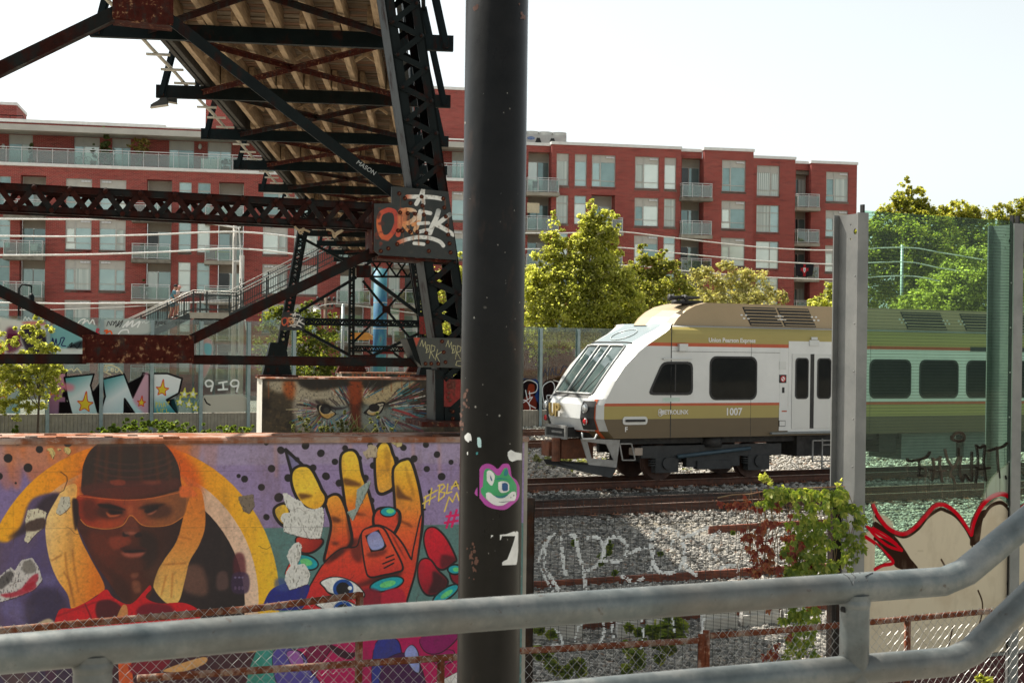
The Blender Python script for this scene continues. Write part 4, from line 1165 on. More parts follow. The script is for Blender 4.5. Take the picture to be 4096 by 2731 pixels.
def person(px, py, off, label, shirt, shorts, cap, hair, h=1.75, lean=.1, ph=1, capbrim=False):
 """walking up to the right: x is forward"""
 base = SP.W(px, py, off)
 d = SP.d
 t = thing('person', label, 'person', tuple(base), 0, None)
 def P(f, s, z): return base + d * f * h + SP.n * s * h + Vector((0, 0, z * h))
 co = [P(0, 0, .53), P(.02 * lean * 5, 0, .64), P(.05, 0, .76), P(.07, 0, .82), P(.085, 0, .875), P(.10, 0, .93), P(.10, 0, .975)]
 ed = [(0, 1), (1, 2), (2, 3), (3, 4), (4, 5), (5, 6)]
 rad = [.082, .075, .095, .05, .034, .052, .045]
 for sgn, k in ((1, ph), (-1, -ph)):
  i = len(co)
  co += [P(0.01, sgn * .05, .50), P(.10 * (k > 0) + .0, sgn * .055, .29 + .05 * (k > 0)), P(.02 - .10 * (k < 0) + .04 * (k > 0), sgn * .055, .05 + .09 * (k > 0)), P(.10 - .12 * (k < 0) + .04 * (k > 0), sgn * .055, .02 + .09 * (k > 0))]
  ed += [(0, i), (i, i + 1), (i + 1, i + 2), (i + 2, i + 3)]; rad += [.058, .036, .023, .022]
  i = len(co)
  co += [P(.06, sgn * .115, .80), P(.05 + .05 * (k < 0), sgn * .13, .64), P(.12 + .04 * (k < 0), sgn * .12, .51), P(.145 + .04 * (k < 0), sgn * .115, .47)]
  ed += [(2, i), (i, i + 1), (i + 1, i + 2), (i + 2, i + 3)]; rad += [.034, .025, .019, .02]
 rad = [r * h for r in rad]
 skin(ed, [tuple(c) for c in co], rad, M_skin, 'body', t)
 co2 = [P(.0, 0, .50), P(.02 * lean * 5, 0, .64), P(.05, 0, .76), P(.072, 0, .835)]; e2 = [(0, 1), (1, 2), (2, 3)]; r2 = [.093, .088, .106, .05]
 for sgn, k in ((1, ph), (-1, -ph)):
  i = len(co2); co2 += [P(.06, sgn * .115, .80), P(.055 + .03 * (k < 0), sgn * .126, .70)]; e2 += [(2, i), (i, i + 1)]; r2 += [.045, .042]
 skin(e2, [tuple(c) for c in co2], [r * h for r in r2], shirt, 'shirt', t)
 co3 = [P(0, 0, .535), P(0, 0, .50)]; e3 = [(0, 1)]; r3 = [.09, .085]
 for sgn, k in ((1, ph), (-1, -ph)):
  i = len(co3); co3 += [P(.01, sgn * .05, .47), P(.08 * (k > 0), sgn * .055, .33 + .03 * (k > 0))]; e3 += [(1, i), (i, i + 1)]; r3 += [.066, .052]
 skin(e3, [tuple(c) for c in co3], [r * h for r in r3], shorts, 'shorts', t)
 m = MB(); c = P(.10, 0, .965); m.ball(c, .062 * h, 10, 6, (1.05, .95, .75))
 if capbrim: m.prism([c + d * .05 * h + SP.n * -.05 * h, c + d * .13 * h + SP.n * -.035 * h, c + d * .13 * h + SP.n * .035 * h, c + d * .05 * h + SP.n * .05 * h], (0, 0, .012))
 m.put('cap' if cap else 'hair', hair, t, True)
 m = MB(); c = P(.155, 0, .925); m.ball(c, .012 * h, 6, 4); m.put('nose', M_skin, t, True)
 for sgn, k in ((1, ph), (-1, -ph)):
  m = MB(); f = P(.06 - .12 * (k < 0) + .05 * (k > 0), sgn * .055, .014 + .09 * (k > 0)); m.ball(f, .06 * h, 8, 5, (1.3, .5, .4)); m.put('shoe', M_white if not cap else M_dark, t, True)
person(687, 1277, -.35, 'person in a blue t-shirt, shorts and dark cap climbing the stairs', cloth('shirt_blue', (0.10, 0.24, 0.30)), cloth('shorts_blue', (0.10, 0.19, 0.23)), True, cloth('cap_dark', (0.015, 0.015, 0.018)), 1.76, .1, -1)
person(702, 1272, -1.0, 'person in a pale top and pink cap climbing behind the one in blue', cloth('top_pale', (0.72, 0.55, 0.50)), cloth('shorts_grey', (0.22, 0.27, 0.28)), False, cloth('cap_pink', (0.70, 0.36, 0.32)), 1.66, .15, 1, True)
# ================================================================ poles, lamp, wires, traffic light
M_pole = mat('grey_wood_pole', (0.42, 0.40, 0.36), (0.32, 0.30, 0.27), 3, 0.85, stretch=(6, 6, .6), bump=.3)
M_polebr = mat('brown_wood_pole', (0.24, 0.17, 0.12), (0.15, 0.105, 0.075), 3, 0.9, stretch=(6, 6, .6), bump=.3)
M_polegrey = mat('galvanised_pole', (0.42, 0.46, 0.46), (0.36, 0.40, 0.40), 2, 0.5, .3)
def upole(px, y0, y1, wpx, Y, mt, label, name='utility_pole', cat='pole', base=None):
 a = at(px, y0, Y); r = wpx / 2 / F * Y
 b = Vector((a.x, a.y, ZG))
 t = thing(name, label, cat, tuple(b))
 m = MB(); m.tube([b, a], [r * 1.08, r * .95], 12); m.put('shaft', mt, t, True)
 return t, a
t, a = upole(940, 900, 1700, 17, 84, M_pole, 'pale grey wooden utility pole carrying the white cables, left of the shorter pole')
for zz in (-.15, -2.15, -4.3):
 m = MB(); m.bar(a + Vector((-.06, -.2, zz)), a + Vector((.38, -.2, zz)), .07, .07); m.put('bracket', M_white, t)
t, a = upole(968, 1021, 1700, 20, 82, M_pole, 'shorter wooden utility pole with black JOYCE lettering painted down it')
lm = textmesh('JOYCE', .46, M_dark)
put('lettering', lm, t, T(a.x + .02, a.y - .172, a.z - 2.0) @ Matrix.Rotation(math.radians(-80), 4, 'Y') @ Matrix.Rotation(math.pi / 2, 4, 'X'))
m = MB(); m.box(a.x - .16, a.x + .05, a.y - .20, a.y - .17, a.z - 3.25, a.z - 2.8); m.put('paper_notice', M_white, t)
t, a = upole(1303, 1190, 1700, 15, 80, M_polebr, 'brown wooden pole topped by a rusty transformer and insulators, seen through the bridge legs')
m = MB(); m.bar(a + Vector((-.5, 0, -.25)), a + Vector((.55, 0, -.25)), .12, .12); m.bar(a + Vector((-.35, -.2, -.6)), a + Vector((.45, -.2, -.6)), .12, .12); m.put('crossarm', M_polebr, t)
for q in (-.45, -.2, .2, .48):
 m = MB(); m.ball(a + Vector((q, 0, -.08)), .1, 8, 5, (1, 1, 1.3)); m.put('insulator', M_dark, t, True)
 m = MB(); m.ball(a + Vector((q * .8, -.2, -.45)), .09, 8, 5); m.put('insulator', M_dark, t, True)
m = MB(); c = a + Vector((-.45, -.15, -1.5)); m.tube([c, c + Vector((0, 0, .9))], .22, 12); m.put('transformer', M_white, t, True)
t, a = upole(1372, 1222, 1700, 13, 78, M_polegrey, 'slim grey metal pole with a rounded top holding an orange traffic signal', 'signal_pole')
m = MB(); m.ball(a, .09, 10, 6); m.put('cap', M_polegrey, t, True)
M_org = mat('signal_orange', (0.80, 0.30, 0.04), (0.7, 0.25, 0.03), 3, 0.5)
q = at(1378, 1316, 78)
m = MB(); m.bar(q, q + Vector((1.05, -.1, .02)), .06, .06); m.bar(q + Vector((0, 0, .12)), q + Vector((.7, -.1, .12)), .05, .05); m.put('arm', M_polegrey, t)
sg = thing('traffic_signal', 'orange traffic signal hanging behind the lattice legs', 'traffic light', tuple(at(1430, 1345, 77.8)))
for px, w in ((1418, .5), (1456, .55)):
 c = at(px, 1345, 77.8); m = MB(); m.box(c.x - w / 2, c.x + w / 2, c.y - .15, c.y + .15, c.z - .2, c.z + .2)
 m.prism([(c.x + w / 2 + .002, c.y - .16, c.z - .15), (c.x + w / 2 + .28, c.y - .16, c.z - .22), (c.x + w / 2 + .28, c.y - .16, c.z - .05), (c.x + w / 2 + .002, c.y - .16, c.z + .17)], (0, .3, 0)); m.put('housing', M_org, sg)
t, a = upole(3609, 980, 1330, 13, 88, M_polegrey, 'grey pole in front of the big trees, seen through the green glass panel')
lt = thing('street_lamp', 'black bell shaped street lamp above the left end of the noise fence', 'lamp', tuple(Vector((at(126, 1200, 62).x, 62, ZG))))
a = at(126, 1172, 62)
m = MB(); m.tube([a + Vector((0, 0, .30)), a], .03, 8); m.tube([a, a + Vector((0, 0, -.12)), a + Vector((0, 0, -.4)), a + Vector((0, 0, -.44)), a + Vector((0, 0, -.53))], [.03, .12, .13, .2, .33], 16); m.put('shade', M_bsteel, lt, True)
m = MB(); m.tube([(a.x - .55, 62, ZG), (a.x - .55, 62, a.z + .2), (a.x - .4, 62, a.z + .38), (a.x, 62, a.z + .31)], .045, 8); m.put('post', M_bsteel, lt, True)
M_cable = mat('white_cable', (0.74, 0.73, 0.69), (0.6, 0.59, 0.56), 5, 0.6)
M_wire = mat('grey_wire', (0.45, 0.45, 0.42), None, 5, 0.6)
def cable(pts, Y, r, label, mt=None, grp='overhead cables'):
 q = [at(*p, Y) for p in pts]
 q = [Vector(p) for p in spline([tuple(p) for p in q], False, 6)]
 m = MB(); m.tube(q, r, 6); return props(m.put('overhead_cable', mt or M_cable, None, True), label, 'cable', grp)
cable([(-300, 873), (0, 876), (400, 878), (700, 878), (955, 912)], 83.5, .055, 'upper white cable crossing the left wing, just under the lattice strut')
cable([(-300, 944), (0, 944), (300, 946), (600, 939), (960, 928), (1250, 958)], 83.5, .055, 'middle white cable crossing the left wing of the brick building')
cable([(-300, 1022), (0, 1021), (350, 1018), (650, 1008), (960, 995), (1250, 1026)], 83.5, .055, 'lowest of the thick white cables crossing the left wing')
cable([(-300, 1208), (100, 1211), (260, 1214), (500, 1212), (700, 1211), (950, 1206)], 80, .05, 'thick pale cable in front of the lowest windows on the left')
cable([(-300, 1236), (100, 1240), (400, 1232), (650, 1218), (950, 1195)], 80, .025, 'thin wire drooping below the thick pale cable at the left', M_wire)
cable([(2060, 933), (2280, 932), (2468, 926), (2700, 952), (3000, 985), (3200, 998), (3350, 1000), (3620, 990), (3760, 1010), (3950, 1042)], 84, .035, 'uppermost of the three pale wires crossing the right wing')
cable([(2060, 996), (2280, 996), (2468, 990), (2700, 1012), (3000, 1040), (3200, 1052), (3350, 1056), (3620, 1048), (3760, 1072), (3950, 1100)], 84, .035, 'middle of the three pale wires crossing the right wing')
cable([(2060, 1075), (2468, 1060), (2700, 1080), (3000, 1105), (3200, 1114), (3350, 1117), (3620, 1103), (3760, 1125)], 84, .035, 'lowest of the three pale wires crossing the right wing')
cable([(1240, 1240), (1330, 1215), (1480, 1230), (1650, 1252), (1750, 1260)], 79, .03, 'thin wire running right from the brown pole behind the bridge legs', M_wire)
cable([(955, 912), (962, 1000), (970, 1180), (985, 1320)], 81.5, .04, 'white guy cable coming down between the two wooden utility poles')
a = at(1523, 1075, 77)
def coltex():
 x = NT('blue_painted_column')
 no = x.noise(0.8, 6, .7, (1, 1, .5))
 tc = x.n('ShaderNodeTexCoord'); sp = x.n('ShaderNodeSeparateXYZ'); x.l(tc.outputs['Object'], sp.inputs[0])
 c = x.ramp(no, [(.40, (0.05, 0.22, 0.26)), (.55, (0.02, 0.12, 0.26)), (.66, (0.06, 0.26, 0.33)), (.74, (0.30, 0.07, 0.06))])
 x.l(c, x.b.inputs['Base Color']); x.b.inputs['Roughness'].default_value = .6
 return x.m
cl = thing('round_column', 'thick round column painted blue and teal with pink streaks, behind the bridge', 'column', (a.x, a.y, ZG))
m = MB(); m.tube([(a.x, a.y, ZG), a], .37, 24); m.put('shaft', coltex(), cl, True)
m = MB()
for q in (.02, -1.4, -2.8):
 m.tube([(a.x, a.y, a.z + q - .45), (a.x, a.y, a.z + q - .42)], .375, 24, False)
m.put('joint_ring', M_white, cl)
# ================================================================ trees
L_yel = leafmat('leaf_yellow_green', (0.17, 0.19, 0.04), (0.40, 0.41, 0.11), (0.60, 0.57, 0.25), .68)
L_mid = leafmat('leaf_mid_green', (0.07, 0.10, 0.018), (0.17, 0.20, 0.034), (0.28, 0.27, 0.06), .5)
L_olive = leafmat('leaf_olive', (0.12, 0.14, 0.03), (0.30, 0.31, 0.07), (0.48, 0.43, 0.16), .6)
L_tree = leafmat('leaf_backlit_green', (0.13, 0.16, 0.03), (0.33, 0.33, 0.07), (0.52, 0.44, 0.12), .66)
L_dark = leafmat('leaf_deep_green', (0.025, 0.05, 0.012), (0.06, 0.095, 0.02), (0.11, 0.13, 0.03), .4)
L_gold = leafmat('leaf_dry_gold', (0.27, 0.26, 0.11), (0.47, 0.45, 0.23), (0.44, 0.36, 0.17), .5)
M_bark = mat('bark', (0.10, 0.075, 0.05), (0.05, 0.038, 0.028), 5, 0.9, stretch=(4, 4, .6), bump=.5)
Bl = blob
tree('broadleaf_tree', 'bright yellow green tree with pointed plumes rising right of the black pole', 'tree', tuple(at(2330, 1700, 72))[:2] + (ZG,), .22, tuple(at(2330, 950, 72)),
  [Bl(*p) for p in [(2222, 930, 72, 26, 60), (2205, 1010, 72, 50, 60), (2150, 1090, 72, 50, 60), (2240, 1060, 72, 55, 80), (2372, 880, 72, 28, 55), (2345, 940, 71.8, 45, 70), (2395, 960, 72, 45, 80), (2420, 905, 72, 26, 50), (2455, 930, 72, 26, 70), (2440, 1030, 72, 50, 80), (2340, 1050, 71.5, 70, 80), (2295, 1010, 72, 30, 50), (2300, 1130, 71.5, 90, 80), (2420, 1130, 71.2, 80, 80), (2180, 1190, 71.5, 100, 80), (2130, 1260, 72, 60, 90), (2280, 1260, 71, 110, 90), (2400, 1240, 71, 100, 80), (2480, 1180, 71.5, 50, 70), (2360, 1340, 71, 120, 70), (2190, 1340, 71.5, 110, 80), (2510, 1160, 71.5, 50, 60), (2530, 1250, 71.2, 70, 70), (2490, 1340, 71, 90, 60), (2115, 1150, 72, 50, 70)]], 20000, .22, L_yel, M_bark, 'trees behind the far noise fence', 11)
tree('broadleaf_tree', 'mid green leafy tree standing low behind the windscreen of the train', 'tree', tuple(at(2560, 1700, 75))[:2] + (ZG,), .18, tuple(at(2590, 1080, 75)),
  [Bl(*p) for p in [(2575, 1030, 75, 30, 45), (2645, 1060, 75, 30, 45), (2600, 1090, 75, 60, 45), (2660, 1110, 75, 50, 45), (2540, 1130, 75, 70, 60), (2660, 1150, 75, 90, 75), (2500, 1240, 74, 100, 100), (2610, 1230, 74, 110, 80), (2440, 1330, 74, 110, 70), (2720, 1190, 75, 60, 50)]], 9500, .22, L_olive, M_bark, 'trees behind the far noise fence', 12)
tree('feathery_shrub', 'feathery straw coloured shrubs behind the roof of the train', 'shrub', tuple(at(2900, 1700, 82))[:2] + (ZG,), .08, tuple(at(2900, 1150, 82)),
  [Bl(*p) for p in [(2830, 1170, 82, 60, 70), (2790, 1130, 82, 35, 50), (2900, 1140, 82, 50, 70), (2960, 1170, 82, 60, 60), (3020, 1170, 82, 60, 65), (3080, 1200, 82, 50, 45), (2860, 1230, 81, 90, 40), (3000, 1230, 81, 110, 40), (3130, 1215, 82, 30, 30)]], 5200, .22, L_gold, M_bark, 'trees behind the far noise fence', 13)
tree('broadleaf_tree', 'small light green tree touching the left edge of the steel fence post', 'tree', tuple(at(3300, 1700, 84))[:2] + (ZG,), .1, tuple(at(3330, 1180, 84)),
  [Bl(*p) for p in [(3320, 1180, 84, 35, 40), (3340, 1220, 84, 45, 40), (3270, 1225, 84, 40, 30), (3290, 1260, 83, 70, 40)]], 1600, .24, L_yel, M_bark, 'trees behind the far noise fence', 14)
tree('broadleaf_tree', 'olive green tree behind the left legs of the second steel bent', 'tree', tuple(at(1250, 1700, 77))[:2] + (ZG,), .16, tuple(at(1240, 1280, 77)),
  [Bl(*p) for p in [(1260, 1330, 77, 70, 60), (1200, 1400, 76, 70, 70), (1290, 1430, 76, 80, 70), (1110, 1290, 77, 50, 45), (1220, 1260, 77, 50, 40), (1080, 1400, 76, 60, 80), (1180, 1500, 75, 110, 50), (1330, 1300, 77, 40, 40), (1310, 1510, 75, 70, 40)]], 5200, .22, L_mid, M_bark, 'trees behind the far noise fence', 15)
tree('broadleaf_tree', 'yellow green tree between the near steel leg and the black pole', 'tree', tuple(at(1810, 1700, 76))[:2] + (ZG,), .16, tuple(at(1800, 1150, 76)),
  [Bl(*p) for p in [(1800, 1110, 76, 60, 80), (1840, 1200, 76, 60, 90), (1770, 1230, 76, 60, 80), (1720, 1180, 77, 50, 60), (1800, 1350, 75, 90, 90), (1820, 1490, 75, 90, 70), (1720, 1330, 76, 50, 60), (1900, 1130, 76, 60, 90), (1960, 1250, 76, 70, 120)]], 6000, .23, L_yel, M_bark, 'trees behind the far noise fence', 16)
tree('broadleaf_tree', 'tall green maple behind the top left of the green glass panel', 'tree', tuple(at(3640, 1700, 93))[:2] + (ZG,), .35, tuple(at(3630, 800, 93)),
  [Bl(*p) for p in [(3632, 760, 93, 22, 40), (3618, 810, 93, 60, 40), (3670, 800, 93, 40, 40), (3580, 850, 93, 60, 40), (3640, 860, 93, 80, 50), (3710, 850, 93, 50, 40), (3540, 880, 93, 40, 35), (3500, 915, 93, 60, 30), (3450, 930, 93, 40, 30), (3580, 930, 92, 100, 50), (3690, 930, 92, 90, 60), (3745, 870, 93, 40, 30), (3470, 1000, 92, 80, 80), (3560, 1030, 92, 110, 90), (3680, 1040, 91, 120, 100), (3770, 990, 92, 80, 90), (3480, 1140, 91, 90, 100), (3620, 1160, 91, 150, 90), (3450, 1240, 91, 90, 50), (3740, 1120, 92, 80, 90)]], 20000, .26, L_tree, M_bark, 'tall trees on the right', 17)
tree('broadleaf_tree', 'golden tinged tree with ragged branches at the right of the maple', 'tree', tuple(at(3850, 1700, 100))[:2] + (ZG,), .3, tuple(at(3850, 900, 100)),
  [Bl(*p) for p in [(3840, 850, 100, 70, 35), (3900, 870, 100, 60, 30), (3800, 890, 100, 60, 40), (3870, 930, 100, 90, 40), (3780, 860, 100, 35, 25), (3960, 920, 100, 40, 30), (3840, 1000, 100, 110, 60), (3930, 1060, 99, 110, 90), (3820, 1120, 99, 110, 90)]], 12000, .25, L_tree, M_bark, 'tall trees on the right', 18)
tree('broadleaf_tree', 'dark tree at the right edge above the second fence post', 'tree', tuple(at(4060, 1700, 104))[:2] + (ZG,), .3, tuple(at(4060, 850, 104)),
  [Bl(*p) for p in [(4080, 840, 104, 50, 35), (4010, 860, 104, 50, 35), (4060, 890, 104, 70, 30), (4130, 860, 104, 60, 50), (3990, 920, 104, 60, 40), (4080, 1010, 104, 110, 70), (4100, 1150, 103, 110, 100)]], 9000, .25, L_tree, M_bark, 'tall trees on the right', 19)
tree('broadleaf_tree', 'bright bushy tree low behind the right half of the green glass panel', 'tree', tuple(at(3880, 1700, 85))[:2] + (ZG,), .2, tuple(at(3880, 1100, 85)),
  [Bl(*p) for p in [(3880, 1080, 85, 80, 60), (3960, 1060, 85, 60, 60), (3800, 1130, 85, 80, 60), (3720, 1190, 85, 90, 50), (3900, 1180, 84, 120, 70), (4010, 1150, 84, 90, 90), (3800, 1230, 84, 140, 50), (3960, 1260, 84, 140, 60), (3620, 1240, 84, 70, 40)]], 12000, .25, L_yel, M_bark, 'tall trees on the right', 20)
tree('sapling', 'thin leafy sapling growing in front of the graffiti at the left edge', 'tree', tuple(at(150, 1735, 53))[:2] + (ZG,), .05, tuple(at(170, 1330, 53)),
  [Bl(*p) for p in [(150, 1300, 53, 25, 40), (90, 1340, 53, 50, 30), (170, 1350, 53, 50, 35), (50, 1400, 53, 45, 30), (140, 1400, 53, 70, 30), (215, 1400, 53, 35, 25), (30, 1480, 53, 60, 40), (120, 1480, 53, 80, 40), (210, 1470, 53, 50, 40), (170, 1540, 53, 90, 40), (60, 1570, 53, 70, 50), (220, 1570, 53, 30, 30), (40, 1640, 53, 70, 35), (150, 1620, 53, 50, 35), (-40, 1500, 53, 70, 140)]], 3800, .19, L_yel, M_bark, None, 21)
def weeds(name, label, blobs, n, size, lm, seed):
 V, Fc = leaves(blobs, n, size, .2, seed, -.5)
 return props(put(name, npmesh(name, V, Fc, lm)), label, 'weeds', kind='stuff')
L_weed = leafmat('weed_leaf', (0.07, 0.12, 0.015), (0.16, 0.22, 0.03), (0.25, 0.28, 0.05), .45)
L_sage = leafmat('weed_sage', (0.12, 0.13, 0.05), (0.24, 0.25, 0.11), (0.32, 0.32, 0.16), .4)
weeds('weeds', 'bright green weeds along the foot of the far concrete fence base', [Bl(random.gauss(x, 24), y + random.gauss(2, 7), 55 + random.uniform(-1, 1), random.uniform(10, 26), random.uniform(7, 20)) for x, y in 5 * [(400, 1725), (450, 1715), (500, 1705), (540, 1700), (590, 1700), (630, 1705), (680, 1705), (720, 1710), (780, 1722), (870, 1728), (930, 1715), (960, 1720), (830, 1730), (60, 1725), (560, 1720), (660, 1722), (1010, 1725)]], 7500, .12, L_weed, 31)
weeds('grass', 'dry and green grass tufts growing on the ballast between the tracks', [((*tuple(tp(random.uniform(-12, 3), random.uniform(5, 13)))[:2], ZG + .05), (.5, .5, .12)) for _ in range(60)], 3500, .13, L_sage, 32)
# ================================================================ footbridge: deck, floor beams and three riveted steel bents
KB = 1.554
def D(t, Y, z):
 q = Y - 20.2
 return Vector((-3.43 - .052 * q + t * .9916, Y + t * .13, HC + 4.305 - .006 * q + z))
br = thing('footbridge', 'old black riveted steel footbridge with a timber deck crossing above the tracks', 'bridge', tuple(D(0, 20.2, -3)))
DX = Vector((.9916, .13, 0))
beamY = [20.2 + 4.66 * k for k in range(-2, 11)]
for i, Y in enumerate(beamY):
 m = MB()
 e = Vector((-.13, .9916, 0))
 o = D(-2.55, Y, 0)
 m.corner(o, DX * 5.1, e * .012, (0, 0, .22)); m.corner(o + e * .013, DX * 5.1, e * .085, (0, 0, .016)); m.corner(o + e * .013 + Vector((0, 0, .204)), DX * 5.1, e * .085, (0, 0, .016))
 b = m.put('floor_beam', M_blsteel if i % 3 else M_bsteel, br)
 for t in (-2.42, 2.46):
  for z in (.05, .11, .17):
   if i < 7: put('bolt', cached('bolt', lambda: MB().ball((0, 0, 0), .02, 8, 5).mesh('bolt', M_rsteel2, True)), b, Matrix.Translation(D(t, Y, z) - e * .004), True)
JM = {}
for i in range(len(beamY) - 1):
 Y0, Y1 = beamY[i], beamY[i + 1]
 for j in range(7):
  t = -1.42 + j * .473 + (.055 if i % 2 else -.055)
  a, b = D(t, Y0 - .28, .225), D(t, Y1 + .28, .225)
  m = MB(); m.bar(a + Vector((0, 0, .15)), b + Vector((0, 0, .15)), .085, .30); m.put('joist', M_wood, br)
 if i < 6:
  for j in range(6):
   t = -1.42 + j * .473
   m = MB(); Ym = (Y0 + Y1) / 2 + random.uniform(-.15, .15)
   m.bar(D(t + .06, Ym, .26), D(t + .41, Ym, .49), .04, .05); m.bar(D(t + .06, Ym + .06, .49), D(t + .41, Ym + .06, .26), .04, .05); m.put('bridging', M_wood, br)
 for s in (1, -1):
  m = MB(); m.bar(D(-1.75 * s, Y0, .16 + .015 * s), D(1.75 * s, Y1, .16 + .015 * s), .09, .012); m.bar(D(-1.75 * s, Y0, .115 + .015 * s), D(1.75 * s, Y1, .115 + .015 * s), .012, .07); m.put('sway_brace', M_rsteel if i % 2 else M_rsteel2, br)
BM = [mat('deck_board_a', (0.20, 0.15, 0.10), (0.105, 0.078, 0.052), 3, .9, stretch=(.5, 6, 6), bump=.4), M_wood2, mat('deck_board_c', (0.23, 0.12, 0.065), (0.12, 0.07, 0.042), 3, .9, stretch=(.5, 6, 6), bump=.4)]
Y = 9.6; far = MB()
while Y < 72:
 w = random.uniform(.125, .142); z = .535 + random.uniform(-.008, .008)
 a = D(-1.66 + random.uniform(-.03, .03), Y, z)
 if Y < 50:
  m = MB(); m.corner(a, DX * 3.32, Vector((-.13, .9916, 0)) * w, (0, 0, .05)); m.put('deck_board', random.choice(BM), br)
 else: far.corner(a, DX * 3.32, Vector((-.13, .9916, 0)) * w, (0, 0, .05))
 Y += .149
props(far.put('deck_board', M_wood2, br), kind='stuff')
for s in (-1, 1):
 for q, zz in ((1.68, .24), (1.80, .26)):
  m = MB(); m.bar(D(s * q, 9.5, zz + .14), D(s * q, 71, zz + .14), .07, .28); m.put('side_timber', M_bsteel if s > 0 else mat('tarred_timber', (0.05, 0.045, 0.038), (0.03, 0.027, 0.023), 3, .85), br)
M_brk = mat('bracket_zinc', (0.50, 0.47, 0.40), (0.40, 0.37, 0.31), 6, .6, .2)
Y = 13.0
while Y < 62:
 m = MB(); a = D(-2.20, Y, .20); m.corner(a, DX * .36, Vector((-.13, .99, 0)) * .08, (0, 0, .03)); m.put('cable_bracket', M_brk, br); Y += 1.16
m = MB(); m.tube([D(-2.08 + .02 * (k % 2), 10 + k * 2.0, .26) for k in range(28)], .028, 8); m.put('conduit', M_brk, br, True)
for i, Y in enumerate(beamY):
 for s in (-1, 1):
  m = MB(); m.bar(D(s * 2.46, Y - .05, .03), D(s * 2.06, Y - .05, 1.75), .085, .012, (0, 1, 0)); m.bar(D(s * 2.46 - s * .04, Y - .01, .03), D(s * 2.06 - s * .04, Y - .01, 1.75), .012, .07, (1, 0, 0)); m.put('outrigger_brace', M_blsteel, br)
  m = MB(); m.bar(D(s * 1.86, Y + .05, .20), D(s * 1.86, Y + .05, 1.75), .07, .07, (0, 1, 0)); m.put('railing_post', M_blsteel, br)
for s in (-1, 1):
 for t, z in ((2.05, 1.72), (1.86, 1.1)):
  m = MB(); m.bar(D(s * t, 9.5, z), D(s * t, 71, z), .07, .05); m.put('side_rail', M_blsteel, br)
# ---------------------------------------------------------------- bents
def lattice(name, a, b, wv, wd, dv, dp, pitch, cw, bw, mts, parent, rivet=0.0, single=False, plate=True, deepweb=True):
 """two channel chords joined by zigzag lacing on both faces"""
 a, b = Vector(a), Vector(b); t = (b - a); L = t.length; t.normalize()
 m = MB()
 for s in (-1, 1):
  o = a + wv * (s * wd / 2)
  if deepweb: m.corner(o - dv * dp / 2 - wv * (s * .016), wv * (s * .016), dv * dp, t * L)
  for q in (-1, 1):
   m.corner(o + dv * (q * dp / 2), wv * (-s * cw), dv * (-q * .014), t * L)
   if not deepweb: m.corner(o + dv * (q * dp / 2), wv * (-s * .014), dv * (-q * cw), t * L)
 root = m.put(name, mts[0], parent)
 n = max(2, round(L / pitch))
 allb = MB()
 for q in (1, -1):
  off = dv * (q * (dp / 2 + .008))
  for k in range(n):
   s = 1 if (k + (q < 0)) % 2 else -1
   p0 = a + t * (L * k / n) + wv * (s * (wd / 2 - cw * .5)) + off
   p1 = a + t * (L * (k + 1) / n) - wv * (s * (wd / 2 - cw * .5)) + off
   e = (p1 - p0).normalized() * bw * .45
   if single: allb.bar(p0 - e, p1 + e, bw, .012, dv)
   else:
    m = MB(); m.bar(p0 - e + off.normalized() * (.013 * (k % 2)), p1 + e + off.normalized() * (.013 * (k % 2)), .012, bw, dv) if False else m.bar(p0 - e + off.normalized() * (.0125 * (k % 2)), p1 + e + off.normalized() * (.0125 * (k % 2)), bw, .012, dv)
    m.put('lacing_bar', mts[1], root)
   if rivet and q > 0: put('rivet', cached(('rv', rivet, mts[1].name), lambda: MB().ball((0, 0, 0), rivet, 10, 6).mesh('rivet', mts[1], True)), root, Matrix.Translation(p0 + off.normalized() * .02), True)
 if single: props(allb.put('lacing', mts[1], root), kind='stuff')
 return root
def member(name, a, b, w, n, mts, parent, h=None, flip=1):
 """angle iron: an in-plane leg and a flange"""
 a, b = Vector(a), Vector(b); h = h or w
 m = MB(); m.bar(a, b, w, .014, n)
 t = (b - a).normalized(); u = n.cross(t)
 if u.z > 0: u = -u
 m.bar(a + u * (w / 2 - .007) * flip - n * (h / 2 + .008), b + u * (w / 2 - .007) * flip - n * (h / 2 + .008), h, .014, u)
 return m.put(name, mts, parent)
def platepoly(name, plane, pts, off, th, mt, parent, cv=None):
 m = MB(); m.prism([plane.W(x, y, off) for x, y in pts], -plane.n * th)
 me = m.mesh(name, mt)
 if cv: set_uv(me, plane, cv)
 return put(name, me, parent)
def rivets(plane, pts, off, r, mt, parent):
 for p in pts:
  c = plane.W(p[0], p[1], off)
  me = cached(('rv', r, mt.name), lambda: MB().ball((0, 0, 0), r, 10, 6).mesh('rivet', mt, True))
  put('rivet', me, parent, Matrix.Translation(c) @ Matrix.Diagonal((1, .6, 1, 1)), True)
N1 = Plane(1740, 11.5, .28)
n1 = N1.n
